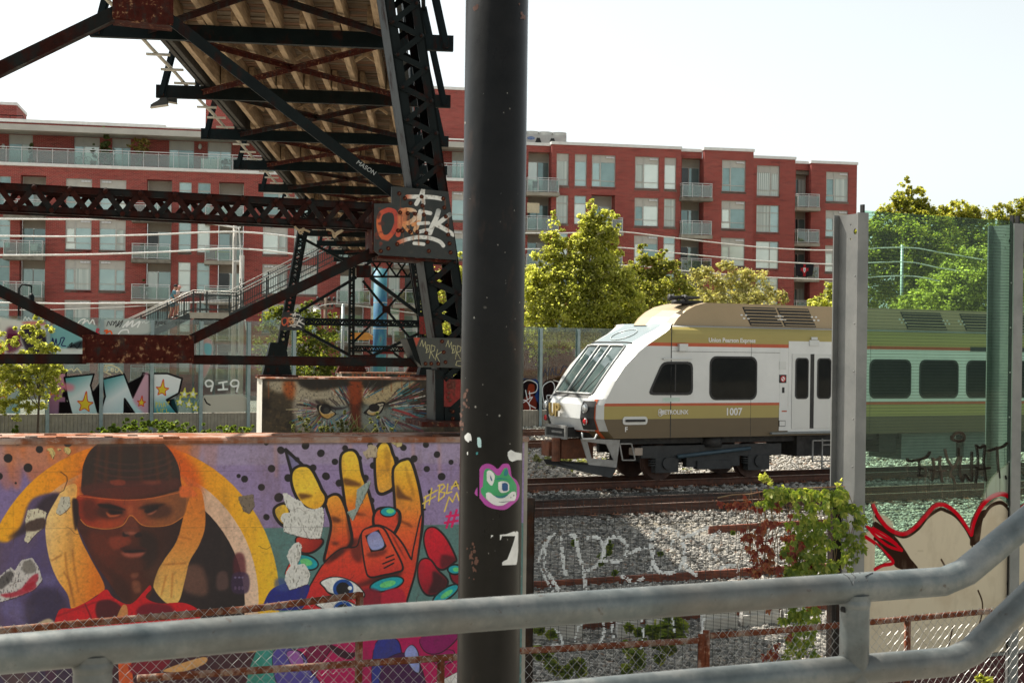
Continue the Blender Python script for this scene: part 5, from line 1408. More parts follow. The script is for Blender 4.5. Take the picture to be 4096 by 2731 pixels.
# near bent ------------------------------------------------------
topz = HC + 4.25
def leg_line(plane, p, q, zt):
 a, b = plane.W(*p), plane.W(*q)
 t = (a - b); return b, b + t * ((zt - b.z) / t.z)
lb, lt_ = leg_line(N1, (1592, 0), (1843, 1690), topz)
tv = (lt_ - lb).normalized(); wv = n1.cross(tv).normalized()
lattice('leg', lb, lt_, wv, .285, n1, .30, .128, .075, .046, (M_bsteel, M_bsteel), br, .018)
mid = N1.hit(570, 60)[0]
def mirror(p):
 s = (Vector((p.x, p.y, 0)) - N1.o).dot(N1.d)
 return N1.P(2 * mid - s, p.z)
ml, mt2 = mirror(lb), mirror(lt_)
tv2 = (mt2 - ml).normalized()
lattice('leg', ml, mt2, n1.cross(tv2).normalized(), .285, n1, .30, .128, .075, .046, (M_bsteel, M_bsteel), br, 0)
a, b = N1.W(-2150, 690), N1.W(1560, 875)
b0 = N1.W(0, 794.5); b1 = N1.W(1493, 871)
a = b0 + (b0 - b1) * 1.4
t = (b1 - b0).normalized()
lattice('lattice_strut', a, b1 + t * .1, n1.cross(t).normalized(), .212, n1, .27, .126, .052, .042, (M_rsteel, M_rsteel), br, .021, deepweb=False)
platepoly('gusset_plate', N1, [(449, -140), (694, -140), (694, 92), (640, 100), (470, 70), (449, 66)], .02, .02, M_rsteel2, br)
platepoly('gusset_plate', N1, [(449, -140), (694, -140), (694, 92), (640, 100), (470, 70), (449, 66)], -.20, .02, M_rsteel2, br)
m = MB(); q0, q1 = N1.W(452, 68), N1.W(692, 94); m.corner(q0 - n1 * .21, q1 - q0, n1 * .22, (0, 0, -.02)); m.put('gusset_flange', M_rsteel2, br)
member('diagonal_brace', N1.W(470, 45), N1.W(-700, 610), .095, n1, M_rsteel, br, .12)
member('diagonal_brace', N1.W(680, 78), N1.W(1600, 790), .085, n1, M_bsteel, br, .12, -1)
member('diagonal_brace', N1.W(-700, 815), N1.W(400, 1362), .085, n1, M_rsteel, br, .11)
member('diagonal_brace', N1.W(745, 1368), N1.W(1540, 985), .08, n1, M_rsteel, br, .11)
a = N1.W(335, 1338); g = platepoly('gusset_plate', N1, [(335, 1336), (777, 1341), (777, 1453), (335, 1452)], .03, .02, M_rsteel2, br)
rivets(N1, [(412, 1370), (450, 1388), (370, 1348), (410, 1434), (475, 1436), (535, 1433), (592, 1435), (648, 1436), (702, 1436), (760, 1436), (708, 1372), (748, 1356), (674, 1390), (367, 1436)], .035, .017, M_rsteel2, g)
m = MB(); q0, q1 = N1.W(330, 1340), N1.W(330, 1453); m.corner(q0 - n1 * .10, N1.d * .02, n1 * .15, q1 - q0); m.put('gusset_flange', M_rsteel2, br)
def strut2(p, q, h):
 a, b = N1.W(*p), N1.W(*q); m = MB(); m.bar(a, b, h, .014, n1); m.bar(a + Vector((0, 0, h / 2)) - n1 * .07, b + Vector((0, 0, h / 2)) - n1 * .07, .12, .014, (0, 0, 1)); m.bar(a - Vector((0, 0, h / 2)) - n1 * .07, b - Vector((0, 0, h / 2)) - n1 * .07, .12, .014, (0, 0, 1)); return m.put('bottom_strut', M_rsteel if p[0] > 300 else M_rsteel, br)
strut2((-1500, 1431), (345, 1436), .062); strut2((770, 1438), (1690, 1450), .058)
# OPEK plate -----------------------------------------------------
zp = Z(1450, 700, 4.3556)
def opek(plane, name, tr, ppm, s0, s1, z0, z1, base=(34, 39, 36), off=.0, ws=1):
 cv = Canvas(name, plane, s0, s1, z0, z1, ppm, base, 1.0, off); cv.ws = ws
 cv.stain(.05, (70, 60, 50), .5, .5, 5); cv.stain(.03, (30, 33, 32), .7, .5, 6)
 L = lambda *p: [tr(q) for q in zp(*p)]
 cv.poly(L((1180, 280), (1560, 290), (1660, 1400), (1480, 1380), (1200, 620)), (20, 26, 25), .8, 8)
 Wt = (228, 226, 218); Or = (205, 88, 45); Or2 = (225, 150, 90); Rd = (150, 42, 28)
 grad = {'p': L((250, 700))[0], 'q': L((1000, 700))[0], 'c': [Or, (214, 92, 55), (226, 160, 105), Wt]}
 cv.line(L((760, 385), (900, 385), (1100, 388), (1230, 398), (1350, 420)), 17, {'p': L((720, 400))[0], 'q': L((860, 400))[0], 'c': [Or, Wt]}, 1, .4, True)
 cv.line(L((1035, 260), (1000, 360), (915, 510)), 17, Wt, 1, .4); cv.line(L((1035, 260), (1030, 380), (1040, 500)), 16, Wt, 1, .4)
 cv.line(L((430, 610), (300, 680), (265, 850), (310, 1050), (420, 1080), (520, 980), (575, 800), (540, 650), (430, 610)), 19, {'p': L((250, 900))[0], 'q': L((600, 800))[0], 'c': [(215, 105, 50), (195, 70, 45), (188, 62, 42)]}, 1, .6, True)
 cv.line(L((330, 1100), (420, 1120), (480, 1050)), 14, Or, .9, 1)
 cv.line(L((660, 620), (640, 800), (600, 1040)), 20, (198, 78, 48), 1, .6); cv.line(L((640, 640), (760, 610), (880, 640), (900, 740), (800, 830), (700, 850)), 18, grad, 1, .6, True)
 cv.poly(L((610, 640), (760, 640), (740, 850), (640, 930), (600, 900)), (218, 130, 78), .8, 4)
 cv.line(L((700, 880), (760, 960), (830, 1010)), 13, Or2, 1, .5)
 cv.line(L((990, 640), (960, 800), (900, 960)), 19, {'p': L((990, 640))[0], 'q': L((900, 960))[0], 'c': [Wt, (226, 170, 120)]}, 1, .4)
 cv.line(L((990, 650), (1080, 655), (1160, 670)), 16, Wt, 1, .4); cv.line(L((960, 830), (860, 870)), 15, Or2, 1, .6); cv.line(L((950, 850), (1060, 840), (1130, 840)), 14, Wt, 1, .4); cv.line(L((980, 990), (1060, 970), (1130, 960)), 15, Wt, 1, .4)
 cv.line(L((1300, 630), (1260, 760), (1200, 880), (1150, 1010)), 20, {'p': L((1300, 620))[0], 'q': L((1280, 760))[0], 'c': [(170, 172, 168), Wt]}, 1, .6, True)
 cv.line(L((1500, 690), (1370, 790), (1270, 870)), 18, {'p': L((1520, 680))[0], 'q': L((1420, 750))[0], 'c': [(110, 114, 112), Wt]}, 1, .6, True); cv.line(L((1270, 870), (1400, 940), (1560, 1040)), 18, Wt, 1, .4, True)
 cv.line(L((610, 1175), (760, 1120), (950, 1085), (1150, 1100), (1320, 1160), (1385, 1230)), 16, {'p': L((600, 1180))[0], 'q': L((780, 1120))[0], 'c': [Or, Wt]}, 1, .4, True); cv.line(L((880, 1190), (960, 1195), (1045, 1205)), 14, Wt, 1, .4, True)
 for x, y, l in ((640, 360, 250), (690, 1020, 200), (860, 1030, 120), (955, 1030, 190), (1030, 400, 130), (1045, 560, 110), (915, 700, 250), (790, 690, 260), (1070, 720, 280), (1115, 1040, 120), (1415, 430, 120), (1470, 750, 220), (655, 680, 200), (745, 590, 200)):
  cv.line(L((x, y), (x + 4, y + l)), random.uniform(2.5, 6), random.choice([(150, 70, 30), (120, 60, 35), (165, 90, 45)]), .65, 1.5)
 cv.disc(L((670, 970))[0], 13, 8, (45, 15, 12), .95, .5, 0, 4); cv.disc(L((850, 490))[0], 9, 7, (40, 22, 18), .9, .5, 0, 4); cv.disc(L((890, 665))[0], 14, 4, (60, 18, 12), .9, .5, 0, 3)
 for _ in range(16): cv.disc(L((random.uniform(200, 330), random.uniform(480, 1400)))[0], random.uniform(3, 10), random.uniform(3, 10), random.choice([(90, 35, 22), (60, 28, 20), (120, 45, 25)]), .7, 1.5)
 cv.stain(.02, (60, 45, 38), .35, .55, 8)
 return cv
ident = lambda p: p
s_, z_ = N1.hit(1490, 1045, .16), N1.hit(1835, 740, .16)
cvO = opek(N1, 'opek_plate_paint', ident, 420, s_[0], z_[0], s_[1], z_[1], off=.16)
M_opek = paintmat('opek_plate', cvO.image(), .55, None, .35, 45, .25)
OP = [(1578, 746), (1794, 767), (1829, 1040), (1517, 1020), (1497, 1004), (1497, 815), (1566, 813), (1566, 747)]
g = platepoly('gusset_plate', N1, OP, .198, .016, M_opek, br, cvO)
g['label'] = 'large riveted plate with white and orange OPEK lettering'
rivets(N1, zp((640, 325), (738, 408), (1030, 378), (1405, 412), (835, 490), (1045, 535), (1425, 570), (655, 655), (788, 668), (915, 678), (1067, 692), (1450, 725), (1470, 880), (620, 970), (690, 975), (828, 990), (955, 992), (1110, 1010), (1495, 1038), (605, 1205), (1135, 1165), (1515, 1195), (1155, 1325), (1535, 1350), (318, 1325), (450, 1280)), .201, .017, M_rsteel2, g)
m = MB(); q0, q1 = N1.W(1500, 806, .17), N1.W(1500, 1010, .17); m.corner(q0 - n1 * .33, N1.d * -.02, n1 * .33, q1 - q0)
q0, q1 = N1.W(1517, 1022, .17), N1.W(1828, 1042, .17); m.corner(q0 - n1 * .32, q1 - q0, n1 * .32, (0, 0, -.022)); m.put('gusset_flange', M_rsteel2, br)
platepoly('gusset_plate', N1, OP, -.17, .016, M_rsteel, br)
# MORK plate -----------------------------------------------------
def mork():
 s0, z0 = N1.hit(1640, 1475, .17); s1, z1 = N1.hit(1960, 1340, .17)
 cv = Canvas('mork_plate_paint', N1, s0, s1, z0, z1, 420, (56, 58, 52), 1, .17)
 cv.stain(.05, (38, 36, 34), .6, .5, 3); cv.stain(.08, (70, 62, 52), .5, .5, 4)
 z6 = Z(1024, 1200, 2.24)
 cv.poly(z6((1405, 330), (1465, 335), (1430, 420)), (185, 65, 35), .95, 2, False); cv.line(z6((1640, 340), (1640, 590)), 3, (40, 38, 36), .8, 1)
 ye = (205, 196, 140)
 for dx in (0, 232):
  for st in ([(1460, 410), (1480, 355), (1490, 415), (1510, 370), (1512, 430)], [(1520, 450), (1525, 400), (1550, 405), (1540, 460), (1515, 470), (1530, 430)], [(1566, 400), (1545, 520)], [(1566, 402), (1596, 415), (1588, 452), (1556, 462)], [(1558, 462), (1590, 520)], [(1618, 440), (1598, 535)], [(1654, 462), (1606, 492), (1636, 550)]):
   cv.line(z6(*[(x + dx, y + dx * .02) for x, y in st]), 2.4, ye, .9)
 cv.line(z6((1830, 540), (1790, 545), (1780, 580), (1830, 590)), 2.4, ye, .9)
 cv.stain(.015, (60, 50, 42), .4, .55, 9)
 return cv
cvM = mork()
g = platepoly('gusset_plate', N1, [(1654, 1350), (1920, 1353), (1935, 1473), (1690, 1468)], .198, .016, paintmat('mork_plate', cvM.image(), .55, None, .3, 45, .25), br, cvM)
g['label'] = 'smaller riveted plate with two yellow MORK tags'
rivets(N1, [(1702, 1454), (1725, 1454), (1753, 1454), (1782, 1448), (1775, 1408), (1768, 1365)], .201, .016, M_rsteel2, g)
m = MB(); q = [N1.W(1628, 1355, .16), N1.W(1654, 1350, .172), N1.W(1690, 1468, .172), N1.W(1662, 1440, .16)]; m.prism([q[0] - n1 * .3, q[1] - n1 * .3, q[2] - n1 * .3, q[3] - n1 * .3], n1 * .29); m.put('gusset_flange', M_bsteel, br)
M_redpl = rusty('red_primer_plate', (0.20, 0.025, 0.022), (0.10, 0.04, 0.03), .35, 12.0)
g = platepoly('foot_plate', N1, [(1776, 1516), (1900, 1518), (1905, 1627), (1776, 1626)], .175, .016, M_redpl, br); rivets(N1, [(1793, 1530), (1798, 1545), (1795, 1570), (1800, 1600), (1792, 1588)], .178, .016, M_redpl, g)
g = platepoly('foot_plate', N1, [(1778, 1628), (1900, 1630), (1903, 1695), (1780, 1695)], .178, .016, M_bsteel, br); rivets(N1, [(1811, 1645), (1812, 1674)], .182, .017, M_rsteel2, g)
m = MB(); q0, q1 = N1.W(1740, 1480, .17), N1.W(1742, 1695, .17); m.corner(q0 - n1 * .33, N1.d * .07, n1 * .33, q1 - q0); m.put('foot_web', M_bsteel, br)
m = MB(); q0 = N1.W(1712, 1700, .30); m.corner(q0 - n1 * .62, N1.d * .62, n1 * .6, (0, 0, .03)); q0 = N1.W(1690, 1708, .34); m.corner(q0 - n1 * .68, N1.d * .70, n1 * .66, (0, 0, .04)); m.put('base_plate', M_rsteel2, br)
# second bent ------------------------------------------------------
N2 = Plane(1390, 40, .28); n2 = N2.n
z4 = Z(1050, 1000, 2.94)
def P2(x, y, off=0.0): return N2.W(*z4((x, y))[0], off)
zt2 = D(0, 40, -.02).z
b, t_ = leg_line(N2, z4((432, 0))[0], z4((165, 1480))[0], zt2)
tv = (t_ - b).normalized()
lattice('leg', b, t_, n2.cross(tv).normalized(), .27, n2, .30, .13, .08, .05, (M_bsteel, M_bsteel), br, 0, True, deepweb=False)
b2, t2 = leg_line(N2, z4((1760, 0))[0], z4((1985, 1480))[0], zt2)
tv = (t2 - b2).normalized()
lattice('leg', b2, t2, n2.cross(tv).normalized(), .27, n2, .30, .13, .08, .05, (M_bsteel, M_bsteel), br, 0, True, deepweb=False)
a, b = P2(470, 840), P2(1860, 868)
t = (b - a).normalized(); lattice('lattice_strut', a, b, n2.cross(t).normalized(), .20, n2, .26, .125, .06, .05, (M_bsteel, M_bsteel), br, 0, True, deepweb=False)
for p, q, w, mt in (((1105, 320), (430, 725), .085, M_bsteel), ((1270, 320), (1890, 785), .10, M_bsteel), ((470, 935), (1035, 1240), .085, M_bsteel), ((1305, 1235), (1850, 975), .085, M_bsteel), ((430, -160), (1110, 200), .07, M_bsteel), ((1180, 200), (1760, -160), .07, M_bsteel)):
 member('diagonal_brace', P2(*p), P2(*q), w, n2, mt, br)
def opek2():
 zA = [P2(200, 960, .17), P2(500, 720, .17)]
 s0, z0 = N2.hit(*z4((195, 955))[0], .17); s1, z1 = N2.hit(*z4((505, 715))[0], .17)
 cx, cy = 1450 + 225 / 4.3556, 700 + 230 / 4.3556
 def tr(p):
  u = (p[0] - 1497) / (1829 - 1497); v = (p[1] - 746) / (1040 - 746)
  return z4((215 + u * 290, 722 + v * 225))[0]
 return opek(N2, 'opek_small_paint', tr, 110, s0, s1, z0, z1, (22, 27, 26), .17, .29)
cvO2 = opek2()
g = platepoly('gusset_plate', N2, z4((235, 725), (438, 725), (440, 785), (495, 790), (495, 945), (205, 945)), .17, .016, paintmat('opek_plate_far', cvO2.image(), .6, None, .2, 30, .2), br, cvO2)
g['label'] = 'smaller far plate with white and orange OPEK lettering'
platepoly('gusset_plate', N2, z4((1105, 180), (1275, 180), (1275, 325), (1105, 325)), .17, .016, M_rsteel, br)
platepoly('gusset_plate', N2, z4((1845, 780), (1960, 780), (1980, 1000), (1845, 985)), .17, .016, M_redpl, br)
platepoly('gusset_plate', N2, z4((1030, 1230), (1325, 1230), (1325, 1285), (1030, 1285)), .17, .016, M_rsteel, br)
a, b = P2(100, 1300), P2(1990, 1300); m = MB(); m.bar(a, b, .16, .03, n2); m.put('bottom_strut', M_bsteel, br)
for x in (165, 1985):
 q = P2(x, 1490); m = MB(); m.corner(q - N2.d * .55 - n2 * .4, N2.d * 1.1, n2 * .8, (0, 0, .05)); m.put('base_plate', M_rsteel2, br)
 m = MB(); m.prism([q - N2.d * .40 + n2 * .2 + Vector((0, 0, .06)), q + N2.d * .40 + n2 * .2 + Vector((0, 0, .06)), q + N2.d * .2 + n2 * .2 + Vector((0, 0, .95)), q - N2.d * .2 + n2 * .2 + Vector((0, 0, .95))], -n2 * .4); m.put('foot_plate', M_bsteel, br)
# third bent ------------------------------------------------------
N3 = Plane(1540, 70, .28); n3 = N3.n
def P3(x, y, off=0.0): return N3.W(*z4((x, y))[0], off)
for x0, x1 in ((1050, 1043), (1860, 1862)):
 b, t_ = leg_line(N3, z4((x0, 260))[0], z4((x1, 1400))[0], D(0, 70, -.05).z)
 tv = (t_ - b).normalized()
 lattice('leg', b, t_, n3.cross(tv).normalized(), .28, n3, .30, .19, .085, .05, (M_bsteel, M_bsteel), br, 0, True, deepweb=False)
 q = P3(x1, 1440); m = MB(); m.prism([q - N3.d * .75 + n3 * .2, q + N3.d * .75 + n3 * .2, q + N3.d * .5 + n3 * .2 + Vector((0, 0, .55)), q - N3.d * .5 + n3 * .2 + Vector((0, 0, .55))], -n3 * .4); m.put('foot_plate', M_rsteel2, br)
for p, q in (((1458, 700), (1180, 360)), ((1458, 700), (1790, 320)), ((1458, 700), (1060, 1090)), ((1458, 700), (1780, 1090)), ((1330, 1260), (1200, 1160)), ((1520, 1190), (1640, 1280))):
 member('diagonal_brace', P3(*p), P3(*q), .11, n3, M_bsteel, br)
platepoly('gusset_plate', N3, z4((1410, 655), (1505, 655), (1505, 742), (1410, 742)), .1, .02, M_rsteel, br)
platepoly('gusset_plate', N3, z4((1350, 1222), (1550, 1222), (1500, 1165), (1400, 1165)), .1, .02, M_redpl, br)
a, b = P3(1080, 1158), P3(1850, 1165); t = (b - a).normalized(); lattice('lattice_strut', a, b, n3.cross(t).normalized(), .30, n3, .3, .19, .085, .05, (M_bsteel, M_bsteel), br, 0, True, deepweb=False)
a, b = P3(1270, 205), P3(1860, 205); t = (b - a).normalized(); lattice('deck_truss', a, b, n3.cross(t).normalized(), 1.0, n3, .3, .6, .09, .09, (M_bsteel, M_bsteel), br, 0, True, deepweb=False)
lm = textmesh('MASON', .05, mat('chalk_paint', (0.45, 0.47, 0.45), None, 4, .9), shear=.1)
p, q = N1.W(1428, 652, .03), N1.W(1500, 700, .03)
ang = math.atan2((q - p).z, (q - p).dot(N1.d))
put('lettering', lm, br, Matrix.Translation(N1.W(1464, 672, .018)) @ Matrix.Rotation(math.atan2(N1.d.y, N1.d.x), 4, 'Z') @ Matrix.Rotation(-ang, 4, 'Y') @ Matrix.Rotation(math.pi / 2, 4, 'X'))
for pts, lab in (([(1178, 905), (1190, 918), (1206, 922), (1215, 912), (1205, 935), (1196, 925), (1212, 918), (1240, 928)], 'frayed rope remnant tied under the lattice strut above the staircase'), ([(1305, 918), (1325, 922), (1340, 935), (1350, 928), (1372, 922), (1345, 940), (1338, 950), (1330, 930)], 'second frayed rope remnant under the lattice strut, nearer the OPEK plate')):
 m = MB(); m.tube([N1.W(x, y, .13) for x, y in spline(pts, False, 3)], .009, 6)
 props(m.put('rope_scrap', mat('rope', (0.42, 0.31, 0.19), (0.3, 0.22, 0.13), 20, .9), None, True), lab, 'rope', 'rope scraps under the strut')
M_shoe = mat('shoe_dark', (0.03, 0.035, 0.035), (0.05, 0.05, 0.05), 20, .8)
M_sole = mat('shoe_sole', (0.55, 0.5, 0.42), None, 6, .8)
for (px, py, fl, lab) in ((638, 417, -1, 'nearer dark trainer with a pale toe hanging by its lace from a bridge beam'), (674, 400, 1, 'black trainer hanging behind the pale toed one under the beam end')):
 c = at(px, py, 24.6 + (.2 if fl > 0 else 0)); t = thing('trainer', lab, 'shoe', tuple(c), 0, 'trainers slung over the bridge beam')
 L = .30
 prof = [(-.15, -.03), (.15, -.03), (.155, .0), (.10, .03), (.03, .055), (-.02, .085), (-.08, .105), (-.14, .10), (-.15, .04)]
 m = MB(); m.prism([c + Vector((-fl * x * .95 if fl > 0 else x * -.95, -.045, z - x * .25 * -fl * .6)) for x, z in prof], (0, .09, 0)); m.put('upper', M_shoe, t)
 m = MB(); m.prism([c + Vector((-fl * x * .95 if fl > 0 else x * -.95, -.05, z - x * .25 * -fl * .6)) for x, z in [(-.155, -.052), (.16, -.052), (.16, -.031), (-.155, -.031)]], (0, .10, 0)); m.put('sole', M_sole, t)
 m = MB(); m.tube([c + Vector((0, 0, .09)), c + Vector((.02, 0, .16))], .004, 4); m.put('lace', M_sole, t)
# ================================================================ train (local: x along the car from the nose back, y away from the viewer, z up)
tr = thing('train', 'bronze, olive and silver airport train with dark windows, nose pointing left', 'train', (TR0.x, TR0.y, 0), TA)
TPl = Plane.__new__(Plane); TPl.o = Vector((TR0.x, TR0.y, 0)); TPl.d = TD.normalized(); TPl.n = Vector((TPl.d.y, -TPl.d.x, 0))
def tx(px, py=1500, y=0.0): return TPl.hit(px, py, -y)[0]
def tz(px, py, y=0.0): return TPl.hit(px, py, -y)[1]
WD = 2.82
def TP(mb, name, mt, sm=False, parent=None):
 return put(name, mb.mesh(name, mt, sm), parent or tr, None, True)
M_sil = mat('train_silver', (0.55, 0.56, 0.55), (0.50, 0.51, 0.50), 1.2, 0.35, 0.35, rvar=.02, lo=.2, hi=.8, detail=2)
M_wht = mat('train_white', (0.66, 0.67, 0.66), (0.60, 0.61, 0.60), 1.0, 0.3, 0.1, rvar=.02)
M_gold = mat('train_olive_gold', (0.36, 0.29, 0.085), (0.33, 0.265, 0.078), 1.2, 0.42, 0.08, rvar=.015, lo=.2, hi=.8, detail=2)
M_brn = mat('train_bronze_brown', (0.125, 0.088, 0.042), (0.098, 0.070, 0.036), 1.6, 0.45, 0.1, rvar=.04, lo=.2, hi=.8, detail=5, stretch=(.4, 1, 2))
M_tan = mat('train_roof_tan', (0.36, 0.265, 0.155), (0.33, 0.245, 0.14), 1.0, 0.45, 0.1, rvar=.02)
M_red = mat('train_orange_stripe', (0.50, 0.085, 0.022), None, 1.0, 0.4)
M_pil = mat('pilot_steel', (0.30, 0.30, 0.29), (0.20, 0.195, 0.185), 3, .5, .2)
M_tgl = mat('train_window_glass', (0.006, 0.007, 0.007), (0.012, 0.013, 0.012), 1.0, 0.04, rvar=.02, spec=.14)
M_blk = mat('train_black_rubber', (0.012, 0.012, 0.012), (0.02, 0.02, 0.02), 4, 0.6)
M_grd = mat('train_grey_dome', (0.27, 0.32, 0.33), (0.24, 0.29, 0.30), 1.0, 0.25, 0.2, rvar=.04)
M_under = mat('underframe_black', (0.016, 0.016, 0.017), (0.03, 0.028, 0.026), 4, 0.7)
M_undg = mat('underframe_grey', (0.028, 0.030, 0.032), (0.018, 0.020, 0.021), 4, 0.6)
M_wheel = mat('wheel_rust', (0.10, 0.05, 0.035), (0.06, 0.03, 0.022), 4, 0.7)
XE = 26.0
xs = -4.35
prof = [(0.0, 1.12), (0.0, 1.60), (0.0, 1.92), (0.0, 1.99), (0.0, 3.42), (0.0, 3.51), (0.0, 3.62), (0.03, 3.74), (0.10, 3.84), (0.22, 3.915), (0.40, 3.96), (0.75, 3.985), (1.41, 4.0)]
bm_ = [M_brn, M_gold, M_red, M_wht, M_red, M_gold, M_gold, M_gold, M_gold, M_sil, M_sil, M_sil]
def shell(x0, x1, name, mats=None, parent=None):
 m = MB(); pr = prof + [(WD - y, z) for y, z in reversed(prof[:-1])]
 ms = [M_brn, M_gold, M_red, M_wht, M_tan, M_sil]
 ix = {M_brn: 0, M_gold: 1, M_red: 2, M_wht: 3, M_tan: 4, M_sil: 5}
 bb = bm_ + list(reversed(bm_))
 for i in range(len(pr) - 1):
  m.cur = ix[bb[i]]
  (y0, z0), (y1, z1) = pr[i], pr[i + 1]
  m.add([(x0, y0, z0), (x1, y0, z0), (x1, y1, z1), (x0, y1, z1)], [(0, 1, 2, 3)])
 m.cur = 0; m.add([(x0, 0, 1.12), (x1, 0, 1.12), (x1, WD, 1.12), (x0, WD, 1.12)], [(3, 2, 1, 0)])
 m.add([(x1, y, z) for y, z in pr], [tuple(range(len(pr)))])
 return TP(m, name, ms, 30)
shell(xs, XE, 'body')
cen = [(1.12, -6.35), (1.30, -6.55), (1.60, -6.66), (1.95, -6.62), (2.10, -6.52), (2.20, -6.40), (2.6, -6.10), (3.0, -5.78), (3.42, -5.44), (3.55, -5.22), (3.74, -4.85), (3.86, -4.58), (3.93, -4.46), (3.97, -4.40), (3.99, -4.38), (4.0, -4.36)]
sid = [(1.12, -6.05), (1.30, -6.22), (1.60, -6.34), (1.95, -6.34), (2.10, -6.28), (2.20, -6.22), (2.55, -6.02), (2.9, -5.76), (3.24, -5.40), (3.42, -5.15), (3.60, -4.85), (3.74, -4.62), (3.84, -4.48), (3.915, -4.40), (3.96, -4.37), (3.985, -4.36)]
us = [0, .012, .03, .055, .085, .12, .165, .215, .27, .38, .5, .62, .73, .785, .835, .88, .915, .945, .97, .988, 1.0]
def nosept(i, u):
 zc, xc = cen[i]; zs_, xs_ = sid[i]
 w = min(u, 1 - u); k = 1 - max(0, 1 - w / .27) ** 2.4
 bulge = (1 - (2 * u - 1) ** 2) * .10
 x = xs_ + (xc - xs_) * k - bulge * (.6 if i < 9 else .3) + .06
 z = zs_ + (zc - zs_) * k
 return Vector((x, u * WD, z))
m = MB(); M_wsc = mat('windscreen_glass', (0.035, 0.055, 0.055), (0.09, 0.125, 0.12), .9, .04, rvar=.02, spec=.9)
ms = [M_wht, M_red, M_gold, M_brn, M_blk, M_grd, M_wsc, M_sil]
for i in range(len(cen) - 1):
 for j in range(len(us) - 1):
  u = (us[j] + us[j + 1]) / 2; z = (cen[i][0] + cen[i + 1][0]) / 2; inner = .165 < u < .835
  m.cur = 0 if z < 2.1 and inner else 4 if inner and z < 2.19 else 6 if inner and z < 3.44 else 5 if inner else 7
  if z < 1.45: m.cur = 3 if not inner else 4 if z < 1.25 else m.cur
  q = [nosept(i, us[j]), nosept(i, us[j + 1]), nosept(i + 1, us[j + 1]), nosept(i + 1, us[j])]
  m.add(q, [(3, 2, 1, 0)])
for vi in range(len(m.v)): pass
nose = TP(m, 'nose', ms, 40)
def side_clip(za, zb, mt, y, extra=0.0):
 pts = []
 zz = sorted({za, zb} | {z for z, _ in sid if za < z < zb})
 def xat(z):
  for (z0, x0), (z1, x1) in zip(sid[:-1], sid[1:]):
   if z0 <= z <= z1: return x0 + (x1 - x0) * (z - z0) / (z1 - z0) + .06
  return sid[-1][1] + .06
 m = MB()
 vs = [(xat(z) - extra, y, z) for z in zz] + [(xs, y, zz[-1]), (xs, y, zz[0])]
 m.add(vs, [tuple(range(len(vs)))] if y > 1 else [tuple(range(len(vs) - 1, -1, -1))])
 return m
for y in (0.0, WD):
 for za, zb, mt in ((1.12, 1.60, M_brn), (1.60, 1.92, M_gold), (1.92, 1.99, M_red), (1.99, 3.42, M_sil), (3.42, 3.51, M_red), (3.51, 3.98, M_gold)):
  TP(side_clip(za, zb, mt, y), 'cab_side', mt)
m = MB(); m.box(xs - .012, xs + .012, -.004, .01, 1.13, 3.95); TP(m, 'panel_joint', M_blk)
m = MB(); m.box(xs, 2.0, -.003, .006, 3.285, 3.295); TP(m, 'panel_joint', M_undg)
for x in (-1.9, 2.05, 7.6):
 m = MB(); m.box(x, x + .008, -.003, .006, 1.13, 3.6); TP(m, 'panel_joint', M_undg)
m = MB()
for i in range(0, 4):
 for a, b in ((.055, .085), (.915, .945)):
  q = [nosept(i, a), nosept(i, b), nosept(i + 1, b), nosept(i + 1, a)]
  q = [p + Vector((-.012, 0, 0)) for p in q]; m.add(q, [(3, 2, 1, 0)])
a, b = nosept(1, .14), nosept(1, .86)
m.bar(a + Vector((-.03, 0, -.02)), b + Vector((-.03, 0, -.02)), .012, .06, (1, 0, 0)); TP(m, 'nose_stripe', M_red)
def nu(z, u, d=.0):
 for i in range(len(cen) - 1):
  if cen[i][0] <= z <= cen[i + 1][0]:
   f = (z - cen[i][0]) / (cen[i + 1][0] - cen[i][0]); p = nosept(i, u).lerp(nosept(i + 1, u), f); return p + Vector((-d, 0, d * .7))
m = MB()
for u in (.165, .40, .60, .835):
 pts = [nu(z, u, .015) for z in (2.2, 2.6, 3.0, 3.42)]
 m.tube(pts, .028 if u in (.4, .6) else .022, 6)
for z in (2.2, 3.42): m.tube([nu(z, u, .015) for u in np.linspace(.165, .835, 9)], .03, 6)
TP(m, 'windscreen_frame', mat('windscreen_frame', (0.55, 0.56, 0.54), (0.45, 0.46, 0.45), 3, .4, .3), True, nose)
for u in (.28, .52):
 m = MB(); m.tube([nu(2.22, u, .05), nu(2.5, u - .06, .06), nu(2.95, u - .10, .06)], .012, 6); TP(m, 'wiper', M_blk, True, nose)
m = MB(); m.tube([nu(3.5, u, .012) for u in np.linspace(.14, .86, 11)], .018, 6); TP(m, 'dome_seal', M_blk, True, nose)
m = MB(); pts = [nu(3.56 + .14 * (1 + math.sin(t)) , .50 + .17 * math.cos(t), .012) for t in np.arange(17) * math.pi / 8]; m.tube(pts, .013, 6, False); TP(m, 'dome_hatch', mat('hatch_rim', (0.55, 0.6, 0.6), None, 3, .3), True, nose)
